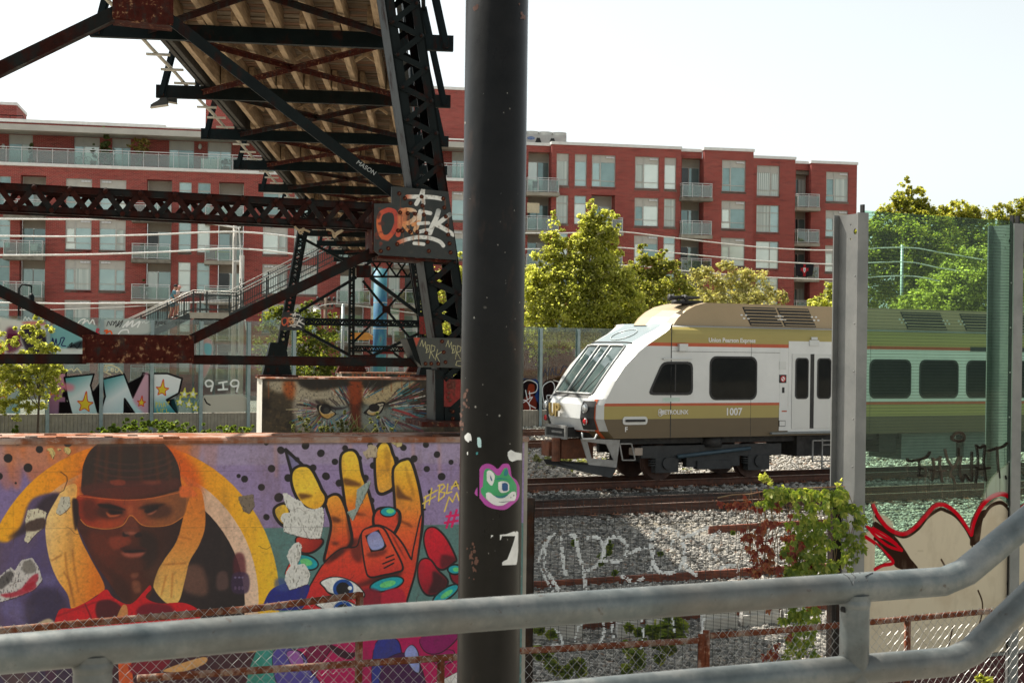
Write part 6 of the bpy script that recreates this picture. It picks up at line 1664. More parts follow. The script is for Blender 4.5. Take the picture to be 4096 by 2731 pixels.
for u0, u1 in ((.085, .185), (.815, .915)):
 m = MB()
 q = [nu(1.35, u0, .035), nu(1.35, u1, .055), nu(2.02, u1, .055), nu(2.02, u0, .035)]
 gr_ = [[nu(z, u, .0) + Vector((-.022, -.012 if u < .5 else .012, 0)) for u in np.linspace(u0 - .02, u1 + .015, 7)] for z in np.linspace(1.33, 2.04, 6)]
 for i in range(5):
  for j in range(6): m.add([gr_[i][j], gr_[i][j + 1], gr_[i + 1][j + 1], gr_[i + 1][j]], [(3, 2, 1, 0)])
 TP(m, 'lamp_panel', M_blk, False, nose)
 uc = (u0 + u1) / 2
 for z, mt, nm, r in ((1.83, mat('headlamp_lens', (0.7, 0.72, 0.72), None, 3, .15, .5), 'headlight', .10), (1.50, mat('tail_lamp_red', (0.55, 0.008, 0.012), None, 3, .25), 'tail_light', .075)):
  c = nu(z, uc, .05); m = MB(); m.tube([c + Vector((.02, 0, 0)), c + Vector((-.035, 0, 0)), c + Vector((-.05, 0, 0))], [r, r, r * .7], 16); TP(m, nm, mt, True, nose)
  m = MB(); m.tube([c + Vector((-.012, 0, 0)), c + Vector((-.04, 0, 0))], r * 1.22, 16, False); TP(m, 'lamp_rim', M_sil, True, nose)
M_ltgold = mat('letter_gold', (0.36, 0.26, 0.09), None, 3, .5)
c = nu(1.72, .60, .08)
put('lettering', textmesh('UP', .46, M_ltgold, ext=.03, bold=.02), nose, Matrix.Translation(c + Vector((-.03, 0, -.02))) @ Matrix.Rotation(-math.pi / 2, 4, 'Z') @ Matrix.Rotation(math.pi / 2, 4, 'X'), True)
def rrect(x0, x1, z0, z1, r, n=5):
 pts = []
 for cx, cz, a0 in ((x1 - r, z1 - r, 0), (x0 + r, z1 - r, 90), (x0 + r, z0 + r, 180), (x1 - r, z0 + r, 270)):
  for k in range(n + 1):
   a = math.radians(a0 + 90 * k / n); pts.append((cx + r * math.cos(a), cz + r * math.sin(a)))
 return pts
def rpoly(pts, r, n=4):
 out = []; k = len(pts)
 for i in range(k):
  p, a, b = Vector((*pts[i], 0)), Vector((*pts[i - 1], 0)), Vector((*pts[(i + 1) % k], 0))
  u, v = (a - p).normalized() * r, (b - p).normalized() * r
  for t in np.linspace(0, 1, n): q = (p + u) * (1 - t) ** 2 + p * 2 * t * (1 - t) + (p + v) * t * t; out.append((q.x, q.y))
 return out
def inset(pts, d):
 c = (sum(p[0] for p in pts) / len(pts), sum(p[1] for p in pts) / len(pts)); w = max(p[0] for p in pts) - c[0]; h = max(p[1] for p in pts) - c[1]
 return [(c[0] + (x - c[0]) * (1 - d / w), c[1] + (z - c[1]) * (1 - d / h)) for x, z in pts]
def twin(pts, name='window', fr=.045, parent=None):
 m = MB(); ii = inset(pts, fr); n = len(pts)
 vs = [(x, -.012, z) for x, z in pts] + [(x, -.012, z) for x, z in ii] + [(x, .004, z) for x, z in pts] + [(x, .01, z) for x, z in ii]
 fs = []
 for i in range(n):
  j = (i + 1) % n
  fs += [(i, j, n + j, n + i), (j, i, 2 * n + i, 2 * n + j), (n + i, n + j, 3 * n + j, 3 * n + i)]
 m.add(vs, fs); w = TP(m, name, M_blk, False, parent)
 m = MB(); m.prism([(x, -.004, z) for x, z in ii], (0, .012, 0)); TP(m, 'pane', M_tgl, False, w)
 return w
z3 = Z(2048, 1100, 2.24); z44 = Z(3072, 1100, 2.24)
def L3(*p): return [(tx(*q), tz(*q)) for q in z3(*p)]
def L4(*p): return [(tx(*q), tz(*q)) for q in z44(*p)]
cw = twin(rpoly(L3((1215, 1075), (1345, 775), (1620, 775), (1620, 1075)), .16), 'cab_window', .06)
q = L3((1460, 1040), (1460, 800)); m = MB(); m.box(q[0][0] - .02, q[0][0] + .02, -.014, 0, q[0][1], q[1][1]); TP(m, 'window_bar', M_blk, False, cw)
def rw(a, b): (x0, z1), (x1, z0) = a, b; twin(rrect(x0, x1, z0, z1, .2), 'window')
a, b = L3((1772, 725), (2192, 1118)); rw(a, b)
zw0, zw1 = b[1], a[1]
for p, q in ((908, 1282), (1355, 1706), (1775, 2140), (2215, 2570), (2640, 2990), (3060, 3400)):
 rw((L4((p, 900))[0][0], zw1 - .03), (L4((q, 900))[0][0], zw0 + .02))
d0, d1 = L4((182, 900))[0][0], L4((640, 900))[0][0]
m = MB(); m.box(d0, d1, -.006, .05, 1.22, 3.60); m.box(d0 - .28, d0 - .006, -.005, .05, 1.30, 3.40); TP(m, 'door_surround', M_wht)
(la, zt_), (lb_, _) = L4((215, 705), (376, 705)); (ra, _), (rb, _) = L4((412, 705), (578, 705))
for a, b in ((la, lb_), (ra, rb)):
 m = MB(); m.box(a, b, -.022, -.007, 1.30, zt_); dr = TP(m, 'door_leaf', M_sil)
 w = twin(rrect(a + .10, b - .06, zw0 + .02, zw1 - .02, .10), 'door_window', .035, dr)
 w.location.y = -.024
m = MB(); m.box(lb_, ra, -.020, -.008, 1.30, zt_); TP(m, 'door_seal', M_blk)
(sx0, sz0) = L4((15, 1402))[0]
m = MB(); m.box(sx0, d1 + .4, -.10, .1, 1.17, 1.215); TP(m, 'door_step', mat('door_step_grey', (0.22, 0.24, 0.24), None, 3, .5, .3))
m = MB(); x, z = L4((410, 600))[0]; m.box(x - .16, x + .16, -.03, -.007, z - .1, z + .05); m.box(x - .1, x + .1, -.035, -.007, z + .06, z + .13); TP(m, 'door_lamp', M_sil)
def pnl(p, q, mt, name, y=-.012):
 (x0, z1), (x1, z0) = L4(p, q); m = MB(); m.box(x0, x1, y, .0, z0, z1); return TP(m, name, mt)
pnl((100, 775), (160, 845), M_sil, 'vent_grille'); s_ = pnl((100, 892), (162, 966), M_blk, 'prohibition_sign')
(x, z) = L4((132, 929))[0]
m = MB(); m.tube([(x + .075 * math.cos(t), -.015, z + .075 * math.sin(t)) for t in np.arange(17) * math.pi / 8], .014, 6, False); m.bar((x - .05, -.015, z + .05), (x + .05, -.015, z - .05), .016, .008, (0, 1, 0)); TP(m, 'sign_ring', mat('sign_red', (0.55, 0.03, 0.04), None, 3, .5), True, s_)
m = MB(); m.prism([(x + .068 * math.cos(t), -.013, z + .068 * math.sin(t)) for t in np.arange(16) * math.pi / 8], (0, .004, 0)); TP(m, 'sign_disc', M_white, False, s_)
pnl((125, 1005), (145, 1055), M_blk, 'intercom'); pnl((98, 1185), (175, 1392), M_wht, 'equipment_hatch', -.014); pnl((120, 1213), (165, 1224), M_red, 'hatch_label', -.017); pnl((96, 1302), (152, 1355), M_blk, 'hatch_frame', -.017); pnl((100, 1307), (148, 1350), M_wht, 'hatch_door', -.02)
def side_text(txt, px, py, size, mt=M_white, name='lettering', space=1.0):
 x, z = tx(px, py), tz(px, py)
 return put(name, textmesh(txt, size, mt, ext=.003, space=space, bold=.024), tr, T(x, -.008, z) @ Matrix.Rotation(math.pi / 2, 4, 'X'), True)
side_text('Union Pearson Express', *z3((1972, 586))[0], .155)
side_text('1007', *z3((1985, 1226))[0], .26)
side_text('METROLINX', *z3((1452, 1229))[0], .15)
side_text('F', *z3((1022, 1384))[0], .17)
x, z = L3((1332, 1232))[0]
m = MB()
for t in np.arange(3) * 2.1: m.tube([(x + .035 * math.cos(t) + .055 * math.cos(a), -.008, z + .035 * math.sin(t) + .055 * math.sin(a)) for a in np.arange(13) * math.pi / 6], .010, 5, False)
TP(m, 'emblem', M_white, True)
(x0, z1), (x1, z0) = L3((1352, 1098), (1502, 1132)); m = MB(); m.box(x0, x1, -.005, .001, z0, z1); TP(m, 'label_plate', mat('label_mint', (0.55, 0.68, 0.60), None, 3, .6))
(x0, z1), (x1, z0) = L3((1483, 615), (1558, 682)); m = MB(); m.box(x0, x1, -.10, .0, z0, z1); TP(m, 'marker_lamp', M_sil)
(x0, z1), (x1, z0) = L3((1350, 745), (1605, 760)); m = MB(); m.box(x0, x1, -.05, .0, z0, z1); TP(m, 'rain_strip', M_sil)
(x0, z1), (x1, z0) = L3((990, 1268), (1210, 1338)); m = MB(); m.prism([(a, -.02, b) for a, b in rrect(x0, x1, z0, z1, .08)], (0, .025, 0)); hh = TP(m, 'handle_recess', M_sil); m = MB(); m.box(x0 + .08, x1 - .08, -.06, -.021, (z0 + z1) / 2 - .03, (z0 + z1) / 2 + .03); TP(m, 'handle', M_under, False, hh)
(x0, z1), (x1, z0) = L4((1812, 643), (2300, 690)); m = MB(); m.box(x0, x1, -.01, 0, z0, z1); dsp = TP(m, 'destination_display', M_blk)
M_led = NT('display_letters'); M_led.b.inputs['Base Color'].default_value = (.3, .02, .02, 1); M_led.b.inputs['Emission Color'].default_value = (1, .1, .1, 1); M_led.b.inputs['Emission Strength'].default_value = .6
put('lettering', textmesh('UP Express', .12, M_led.m), dsp, T((x0 + x1) / 2, -.014, (z0 + z1) / 2) @ Matrix.Rotation(math.pi / 2, 4, 'X'), True)
yp = .42
hp = [(L3((1000, 440))[0][0], 3.95)]
def HPx(x, y): return tx(*z3((x, y))[0], yp), tz(*z3((x, y))[0], yp)
out = [HPx(*p) for p in ((1440, 436), (1490, 380), (1560, 320), (1640, 275), (1740, 248), (2294, 262))]
zt_h = out[-2][1]
far = XE - 1
front = [(out[0][0] - .38, 3.96), (out[1][0] - .33, 4.14), (out[2][0] - .26, 4.33), (out[3][0] - .18, 4.47), (out[4][0] - .10, zt_h)]
m = MB()
sidep = [(out[0][0], 3.94)] + out[1:5]
rows = []
for i in range(5):
 xa, za = sidep[i]; xf, zf = front[i]
 rows.append([(xa, yp, za), (xa - .35 * (xa - xf), yp + .22, za), (xf, yp + .7, za + .02), (xf, WD - yp - .7, za + .02), (xa - .35 * (xa - xf), WD - yp - .22, za), (xa, WD - yp, za)])
for i in range(4):
 for j in range(5): m.add([rows[i][j], rows[i][j + 1], rows[i + 1][j + 1], rows[i + 1][j]], [(3, 2, 1, 0)])
zb = 3.93
m.add([(x, yp, z) for x, z in sidep] + [(far, yp, zt_h), (far, yp, zb)], [tuple(range(6, -1, -1))])
m.add([(x, WD - yp, z) for x, z in sidep] + [(far, WD - yp, zt_h), (far, WD - yp, zb)], [tuple(range(7))])
m.add([rows[4][j] for j in range(6)] + [(far, WD - yp, zt_h), (far, yp, zt_h)], [(0, 1, 2, 3, 4, 5, 6, 7)])
m.add([(far, yp, zb), (far, WD - yp, zb), (far, WD - yp, zt_h), (far, yp, zt_h)], [(0, 1, 2, 3)])
pod = TP(m, 'roof_pod', M_tan, 35)
m = MB(); m.box(sidep[0][0], far, yp - .03, yp - .001, zb - .01, zb + .03); TP(m, 'pod_gutter', M_blk, False, pod)
def grille(pxa, pxb, sl=.28):
 xa, xb = tx(pxa, 1250, yp), tx(pxb, 1250, yp); z0, z1 = zb + .06, zt_h - .08
 m = MB(); m.prism([(xa, yp - .006, z1), (xb, yp - .006, z1), (xb + sl, yp - .006, z0), (xa + sl, yp - .006, z0)], (0, .012, 0)); g = TP(m, 'vent_opening', M_blk, False, pod)
 m = MB()
 for k in range(6):
  z = z0 + (z1 - z0) * (k + .5) / 6; o = sl * (1 - (k + .5) / 6); m.box(xa + o + .03, xb + o - .03, yp - .03, yp - .008, z - .012, z + .012)
 TP(m, 'vent_slat', M_tan, False, g)
 m = MB()
 for e in (xa - .12, xa + .02, xb + .02, xb + .16):
  for zz, oo in ((.38, .18), (.56, .10)): m.ball((e + oo, yp - .01, z0 + zz * (z1 - z0)), .035, 8, 5, (1.3, .4, .7))
 TP(m, 'vent_bolt', M_white, True, g)
for a, b in ((2968, 3098), (3106, 3232), (3600, 3760), (3836, 3990), (4060, 4200)): grille(a, b)
x, z = HPx(1600, 215)
m = MB()
for dx, dy in ((-.22, .35), (.0, .55), (.22, .3), (.35, .6)): m.tube([(x + dx - .2, yp + dy, z + .03), (x + dx - .1, yp + dy, z + .04), (x + dx + .25, yp + dy, z + .06)], [.10, .05, .03], 10)
m.box(x - .2, x + .6, yp + .3, yp + .6, z - .12, z - .02); TP(m, 'horn', M_under, True, pod)
z2 = Z(2180, 1680, 3.36)
def L2(*p): return [(tx(*q), tz(*q)) for q in z2(*p)]
m = MB()
pp = L2((500, 250), (1022, 266), (975, 640), (605, 600)); hole = L2((585, 292), (840, 325), (940, 540), (640, 515))
vs = [(x, .05, z) for x, z in pp] + [(x, .05, z) for x, z in hole] + [(x, .09, z) for x, z in pp] + [(x, .09, z) for x, z in hole]
fs = []
for i in range(4):
 j = (i + 1) % 4; fs += [(i, 4 + i, 4 + j, j), (4 + i, 12 + i, 12 + j, 4 + j), (i, j, 8 + j, 8 + i), (8 + i, 8 + j, 12 + j, 12 + i)]
m.add(vs, fs); TP(m, 'pilot_plate', M_pil)
m = MB(); q = L2((340, 590), (975, 640), (900, 775), (380, 660)); m.prism([(q[0][0] + .1, 1.6, q[0][1]), (q[1][0], .06, q[1][1] + .05), (q[2][0], .06, q[2][1]), (q[3][0] + .1, 1.6, q[3][1])], (.05, .02, 0)); TP(m, 'snow_plough', M_undg)
m = MB(); c = nu(1.15, .5); m.box(c.x - .42, c.x + .5, 1.2, 1.62, .55, 1.05); m.tube([(c.x - .55, 1.25, .5), (c.x - .55, 1.25, 1.08)], .11, 12); m.box(c.x - .7, c.x - .4, 1.35, 1.75, .62, .98); TP(m, 'coupler', mat('coupler_rust', (0.20, 0.07, 0.035), (0.11, 0.045, 0.025), 5, .8, bump=.3))
m = MB(); c = nu(1.25, .5); m.box(c.x - .30, c.x + .3, 1.0, 2.0, 1.10, 1.36); TP(m, 'coupler_pocket', M_blk)
m = MB(); m.box(c.x - .34, c.x - .28, .95, 2.05, 1.33, 1.40); m.box(c.x - .34, c.x - .28, .95, 2.05, 1.06, 1.12); m.box(c.x - .34, c.x - .28, .95, 1.02, 1.12, 1.33); m.box(c.x - .34, c.x - .28, 1.98, 2.05, 1.12, 1.33); m.box(c.x - .33, c.x - .29, 1.15, 1.7, 1.20, 1.25); TP(m, 'coupler_gate', M_pil)
m = MB(); a = L2((490, 195), (650, 250), (690, 190)); m.tube([(a[0][0], -.02, a[0][1] + .05), (a[0][0], -.06, a[0][1] - .1), (a[1][0], -.06, a[1][1]), (a[2][0], -.02, a[2][1])], .025, 8); TP(m, 'step_iron', M_sil, True)
m = MB(); m.box(-5.6, 13, .35, WD - .35, .95, 1.115); TP(m, 'underframe', M_under)
m = MB(); q = L2((1240, 380), (1345, 475)); m.box(q[0][0], q[1][0], .12, .4, q[1][1], q[0][1]); TP(m, 'valve_box', mat('valve_box_beige', (0.40, 0.33, 0.27), None, 3, .6))
m = MB()
q = L2((1030, 320), (1190, 320), (1240, 540), (1070, 540))
for i in range(4):
 a, b = q[i], q[(i + 1) % 4]; m.bar((a[0], .1, a[1]), (b[0], .1, b[1]), .03, .03, (0, 1, 0))
TP(m, 'step_frame', M_pil)
def bogie(x0, x1, label=None):
 R = .46
 for x in (x0, x1):
  for y in (.683, 2.117):
   m = MB(); m.tube([(x, y - .06, R), (x, y + .06, R)], R, 28); m.tube([(x, y + (.06 if y < 1 else -.12), R), (x, y + (.10 if y < 1 else -.16), R)], R + .028, 28); w = TP(m, 'wheel', M_wheel, 40)
  m = MB(); m.tube([(x, .5, R), (x, 2.3, R)], .09, 12); TP(m, 'axle', M_under, True)
 for y in (.36, 2.46):
  m = MB(); m.box(x0 - .75, x1 + .75, y - .07, y + .07, .60, .90); m.box(x0 + .6, x1 - .6, y - .09, y + .09, .34, .60); m.box(x0 + .9, x1 - .9, y - .14, y + .05, .28, .50)
  for x in (x0, x1):
   m.box(x - .34, x + .34, y - .11, y + .1, .22, .60)
   m.tube([(x, y - .16, R), (x, y - .10, R)], .15, 16)
   for q in (-.36, .36):
    for k in range(4): m.tube([(x + q, y, .40 + k * .06), (x + q, y, .425 + k * .06)], .11, 12)
  TP(m, 'bogie_frame', M_undg if y < 1 else M_under)
  m = MB(); m.tube([((x0 + x1) / 2, y, .85), ((x0 + x1) / 2, y, 1.1)], .27, 16); TP(m, 'air_spring', M_under, True)
 m = MB(); m.tube([(x0 + .3, .22, .62), (x1 - .3, .22, .80)], .05, 10); TP(m, 'damper', mat('damper_blue', (0.05, 0.09, 0.12), None, 3, .5), True)
wx0, wx1 = tx(2655, 1880, .4), tx(3021, 1880, .4)
bogie(wx0, wx1); bogie(13, 15.6)
for x0, x1, z0, mt in ((-.2, .9, .55, M_under), (1.2, 2.0, .5, M_undg), (2.6, 3.2, .6, M_under), (3.4, 5.4, .38, mat('engine_box', (0.17, 0.19, 0.18), (0.13, 0.145, 0.14), 2, .6)), (5.7, 7.4, .38, MATS['engine_box']), (7.6, 9.0, .5, M_under), (9.2, 11.6, .45, M_undg)):
 m = MB(); m.box(x0, x1, .25, 1.6, z0, 1.10); TP(m, 'equipment_case', mt)
q = L4((430, 1485), (600, 1560)); m = MB()
x, z = q[0]
for a, b in (((x, z), (x + .9, z)), ((x, z), (x, z - .55)), ((x, z - .55), (x + .9, z - .55)), ((x + .32, z + .05), (x + .32, z - .75)), ((x + .32, z - .75), (x + .9, z - .75)), ((x + .32, z - .12), (x + .9, z - .12))): m.bar((a[0], .14, a[1]), (b[0], .14, b[1]), .035, .035, (0, 1, 0))
TP(m, 'step_frame', M_pil)
# ================================================================ mural wall (the near pier), eyes pier, third pier
WP = Plane(1740, 11.18, .28)
zw = WP.hit(600, 1752)[1]
sw1 = WP.hit(2096, 1900)[0]; sw0 = WP.hit(-420, 1900)[0]
def mural():
 cv = Canvas('mural_paint', WP, sw0, sw1, ZG, zw, 270, (146, 128, 162))
 K = (24, 18, 18)
 z7 = Z(0, 1900, 1.887); zA = Z(0, 1720, 3.267); zB = Z(1060, 1720, 2.94); z8 = Z(1024, 1900, 1.887)
 cv.poly([(-500, 1700), (2110, 1700), (2110, 1850), (-500, 1870)], (158, 144, 166), .8, 6, False)
 cv.poly([(-500, 1870), (330, 1870), (330, 2200), (-500, 2200)], (112, 96, 140), .6, 30, False)
 cv.poly([(1030, 2112), (1330, 2106), (2110, 2090), (2110, 2800), (1030, 2800)], (92, 122, 118), 1, 1, False)
 for x, w, a in ((60, 40, .5), (150, 70, .6), (250, 60, .7), (330, 60, .7), (20, 50, .35), (700, 60, .7), (760, 40, .45), (640, 50, .6), (840, 30, .2)):
  cv.poly([(x - w, 1740), (x + w, 1740), (x + w * .8, 1860), (x + w * .3, 1960), (x - w * .6, 1900)], (200, 110, 50), a, 14)
 for x in (1755, 1650, 1100, 1400): cv.line([(x, 1775), (x + 3, 1900)], 14, (190, 140, 120), .35, 6)
 cx, cy = 522, 2395
 cv.disc((cx, cy), 596, 628, {'p': (-70, 2100), 'q': (1100, 2100), 'c': [(232, 172, 40), (222, 140, 35), (205, 92, 30), (222, 150, 42), (236, 186, 58)]})
 cv.disc((cx, cy), 512, 545, {'p': (0, 2200), 'q': (1050, 2200), 'c': [(220, 184, 150), (214, 160, 110), (206, 120, 60), (216, 178, 150), (226, 196, 172)]})
 cv.disc((cx + 5, cy + 20), 452, 490, {'p': (70, 2300), 'q': (980, 2300), 'c': [(92, 78, 118), (58, 42, 56), (42, 30, 30), (34, 26, 26)]})
 for pts, c, a in (([(330, 1880), (420, 1790), (560, 1760), (700, 1790), (800, 1900), (760, 2000), (340, 2000)], (198, 84, 28), .8), ([(250, 1960), (330, 1900), (335, 2000), (280, 2020)], (205, 110, 45), .6)): cv.poly(pts, c, a, 22)
 cv.poly(z7((-100, 560), (60, 500), (150, 400), (240, 180), (460, 140), (400, 300), (350, 480), (400, 700), (520, 900), (540, 1010), (430, 1060), (380, 1200), (-100, 1250)), (84, 72, 108), .95, 8)
 cv.poly(z7((60, 470), (200, 350), (330, 170), (470, 150), (330, 330), (160, 450)), (42, 30, 34), .8, 10)
 for p, r in (((370, 790), 60), ((90, 1000), 90), ((170, 1080), 60), ((60, 830), 70), ((240, 1030), 70)): cv.disc(z7(p)[0], r / 1.887, r / 2.4, (112, 104, 146), .55, 12)
 cv.poly(z7((220, 900), (400, 850), (520, 1000), (400, 1180), (200, 1120)), (46, 38, 56), .7, 16)
 cv.poly(z7((1400, 690), (1530, 700), (1560, 900), (1380, 860)), (120, 84, 70), .7, 12); cv.poly(z7((1640, 740), (1710, 730), (1720, 850), (1640, 860)), (110, 82, 76), .6, 8)
 cv.poly(z7((1770, 600), (1840, 600), (1850, 750), (1765, 750)), (84, 34, 42), .8, 6); cv.poly(z7((1755, 745), (1870, 745), (1870, 880), (1755, 880)), (58, 40, 66), .8, 4)
 for q in (1775, 1805, 1830): cv.disc(z7((q, 770))[0], 5, 4, (120, 110, 140), .7); cv.disc(z7((q, 850))[0], 5, 8, (104, 84, 108), .7)
 cv.poly(z7((350, 330), (420, 190), (490, 90), (580, 80), (560, 300), (610, 480), (680, 620), (790, 840), (720, 910), (600, 985), (540, 1010), (510, 900), (430, 780), (375, 640), (345, 470)), {'p': z7((350, 500))[0], 'q': z7((760, 560))[0], 'c': [(236, 196, 132), (222, 158, 76), (206, 116, 40)]})
 cv.poly(z7((1355, 20), (1420, 80), (1510, 105), (1545, 250), (1545, 400), (1500, 530), (1430, 650), (1395, 790), (1345, 955), (1250, 960), (1150, 815), (1230, 650), (1330, 500), (1370, 330)), {'p': z7((1450, 100))[0], 'q': z7((1280, 920))[0], 'c': [(206, 116, 44), (204, 134, 66), (222, 182, 108)]})
 for p in ([(490, 580), (500, 700), (540, 900)], [(545, 560), (560, 700), (590, 880)], [(460, 600), (390, 640)], [(480, 730), (520, 800), (560, 980)]): cv.line(z7(*p), 7, (150, 92, 44), .6, 3, True)
 for p in ([(1340, 460), (1440, 480)], [(1240, 670), (1400, 660)], [(1300, 740), (1290, 920)], [(1250, 760), (1215, 900)]): cv.line(z7(*p), 6, (160, 92, 44), .6, 3, True)
 head = [(332, 1990), (328, 1900), (336, 1850), (366, 1795), (420, 1762), (500, 1748), (570, 1747), (630, 1758), (680, 1800), (712, 1860), (722, 1920), (722, 1985), (745, 1990), (732, 2070), (718, 2120), (690, 2175), (650, 2240), (620, 2310), (600, 2385), (545, 2420), (490, 2400), (430, 2320), (380, 2250), (340, 2170), (305, 2090), (295, 2000)]
 cv.poly(head, {'p': (300, 2100), 'q': (740, 2100), 'c': [(64, 32, 26), (84, 36, 24), (66, 34, 24), (44, 28, 24)]})
 cap = [(330, 1972), (328, 1900), (336, 1850), (366, 1795), (420, 1762), (500, 1748), (570, 1747), (630, 1758), (680, 1800), (712, 1860), (722, 1920), (722, 1965), (640, 1948), (520, 1945), (400, 1955)]
 cv.poly(cap, {'p': (520, 1750), 'q': (520, 1960), 'c': [(54, 34, 28), (46, 36, 30), (56, 34, 28)]})
 for dy, w in ((0, 4), (25, 6), (52, 6), (82, 5)): cv.line([(370 + dy * .2, 1830 + dy), (450, 1850 + dy), (540, 1855 + dy), (640, 1838 + dy), (690 - dy * .1, 1815 + dy)], w, (92, 52, 50), .55, 3, True)
 for x in (395, 430, 480, 560, 620, 665): cv.line([(x, 1775), (x + (x - 520) * .12, 1930)], 13, (96, 48, 24), .38, 7)
 cv.poly(z7((630, 80), (900, 40), (1230, 40), (1340, 20), (1350, 90), (1240, 130), (960, 165), (720, 140), (620, 145)), (86, 40, 34), .6, 6)
 cv.poly(z7((830, 40), (930, 36), (940, 70), (860, 75)), (150, 66, 46), .6, 5); cv.poly(z7((1080, 45), (1200, 40), (1210, 65), (1110, 70)), (128, 66, 50), .6, 6)
 for pts, c, a, b in (([(680, 430), (830, 470), (860, 560), (790, 620), (690, 560)], (100, 42, 26), .6, 12), ([(830, 470), (960, 460), (985, 510), (880, 560), (830, 530)], (136, 58, 40), .75, 8), ([(1060, 430), (1180, 470), (1180, 640), (1080, 700)], (34, 24, 22), .7, 14),
       ([(955, 310), (1010, 310), (1050, 420), (1000, 455), (920, 440)], (112, 58, 44), .7, 8), ([(925, 430), (960, 425), (975, 455), (930, 462)], (30, 20, 20), .9, 4), ([(1020, 440), (1060, 430), (1070, 460), (1020, 466)], (30, 20, 20), .9, 4), ([(940, 425), (1030, 430), (1000, 447), (950, 445)], (176, 104, 84), .6, 4),
       ([(905, 555), (960, 532), (1000, 540), (1060, 535), (1110, 560), (1060, 580), (960, 582)], (60, 26, 22), .9, 4), ([(915, 580), (1000, 585), (1095, 575), (1060, 612), (980, 622), (935, 606)], (166, 92, 76), .85, 5), ([(940, 566), (1080, 562), (1080, 578), (950, 582)], (24, 14, 14), .9, 2),
       ([(860, 630), (1100, 640), (1060, 720), (920, 720)], (74, 38, 28), .6, 12), ([(990, 745), (1040, 735), (1035, 770), (995, 775)], (140, 84, 64), .7, 6), ([(995, 805), (1050, 800), (1060, 880), (1010, 880)], (136, 84, 62), .7, 8), ([(700, 640), (830, 760), (850, 900), (960, 980), (990, 960), (960, 800)], (44, 24, 20), .6, 16)):
  cv.poly(z7(*pts), c, a, b)
 gog = [(595, 150), (780, 170), (960, 182), (1160, 165), (1420, 108), (1410, 230), (1380, 310), (1290, 365), (1180, 382), (1070, 372), (1010, 320), (985, 300), (945, 330), (920, 375), (800, 402), (660, 378), (605, 320), (585, 240)]
 cv.poly(z7(*gog), {'p': z7((590, 260))[0], 'q': z7((1400, 240))[0], 'c': [(150, 46, 24), (176, 70, 36), (150, 70, 44), (162, 96, 54), (134, 84, 52)]}, .80, 1)
 for pts, c, a, b in (([(620, 200), (720, 190), (740, 330), (640, 330)], (66, 26, 18), .7, 14), ([(740, 230), (850, 200), (930, 240), (930, 300), (830, 330), (740, 310)], (46, 22, 18), .85, 12), ([(1080, 220), (1200, 210), (1300, 250), (1260, 320), (1120, 320)], (60, 34, 26), .8, 14), ([(820, 180), (930, 190), (950, 250), (870, 240)], (150, 64, 40), .6, 8),
       ([(800, 275), (840, 300), (910, 290), (880, 310), (820, 312)], (190, 100, 64), .9, 2), ([(820, 260), (920, 275), (900, 292), (840, 290)], (22, 12, 12), .9, 2), ([(1110, 290), (1170, 255), (1180, 268), (1140, 296)], (180, 106, 84), .85, 2), ([(1090, 262), (1180, 232), (1190, 255), (1120, 288)], (24, 16, 16), .85, 3), ([(740, 215), (860, 225), (950, 262), (860, 255), (760, 240)], (26, 14, 12), .9, 4), ([(1040, 250), (1120, 225), (1250, 215), (1150, 250)], (28, 16, 14), .85, 5), ([(960, 240), (1000, 230), (1000, 300), (970, 300)], (176, 96, 62), .55, 6)):
  cv.poly(z7(*pts), c, a, b)
 cv.line(z7((600, 155), (780, 175), (960, 186), (1160, 168), (1420, 112)), 3, (204, 108, 60), .8, .6, True)
 cv.line(z7((605, 330), (660, 380), (800, 403), (920, 376), (985, 300), (1070, 372), (1180, 384), (1290, 366), (1380, 310)), 3.5, (206, 128, 64), .9, .8, True)
 cv.poly(z7((545, 180), (590, 200), (590, 330), (570, 420), (550, 320)), (34, 20, 20), .9, 3)
 cv.poly(z7((1360, 85), (1440, 90), (1490, 155), (1420, 165), (1360, 160)), (210, 106, 54), .9, 2)
 R = (186, 26, 36); Rd = (96, 16, 26)
 cv.poly(z7((425, 1060), (560, 1000), (700, 930), (800, 860), (855, 920), (980, 972), (1090, 870), (1130, 828), (1140, 860), (1100, 920), (1200, 965), (1380, 960), (1490, 1008), (1510, 1060), (1540, 1600), (420, 1600)), R)
 cv.poly(z7((730, 960), (830, 940), (920, 1000), (880, 1080), (740, 1080)), (52, 20, 26), .85, 5); cv.poly(z7((1040, 1000), (1120, 965), (1280, 980), (1300, 1060), (1050, 1060)), (92, 16, 34), .85, 5); cv.poly(z7((920, 985), (955, 985), (960, 1070), (880, 1090)), (204, 150, 90), .9, 1)
 cv.line(z7((640, 970), (690, 1080)), 6, Rd, .7, 1); cv.line(z7((425, 1060), (700, 960), (860, 930)), 5, Rd, .6, 2)
 cv.poly(z7((260, 1140), (370, 1080), (430, 1150), (420, 1250), (260, 1240)), (204, 184, 150), .9, 2)
 cv.poly(z7((420, 1380), (1950, 1330), (1950, 1620), (420, 1620)), (62, 34, 40), 1, 4, False)
 cv.poly(z7((890, 1400), (990, 1400), (1010, 1600), (900, 1600)), (206, 92, 44), .95, 1, False); cv.poly(z7((1230, 1470), (1530, 1370), (1545, 1420), (1380, 1480)), (208, 160, 104), .95, 1); cv.poly(z7((990, 1420), (1280, 1390), (1200, 1480), (1010, 1500)), (120, 22, 40), .9, 3); cv.poly(z7((0, 1400), (500, 1400), (500, 1620), (0, 1620)), (58, 46, 66), .9, 6)
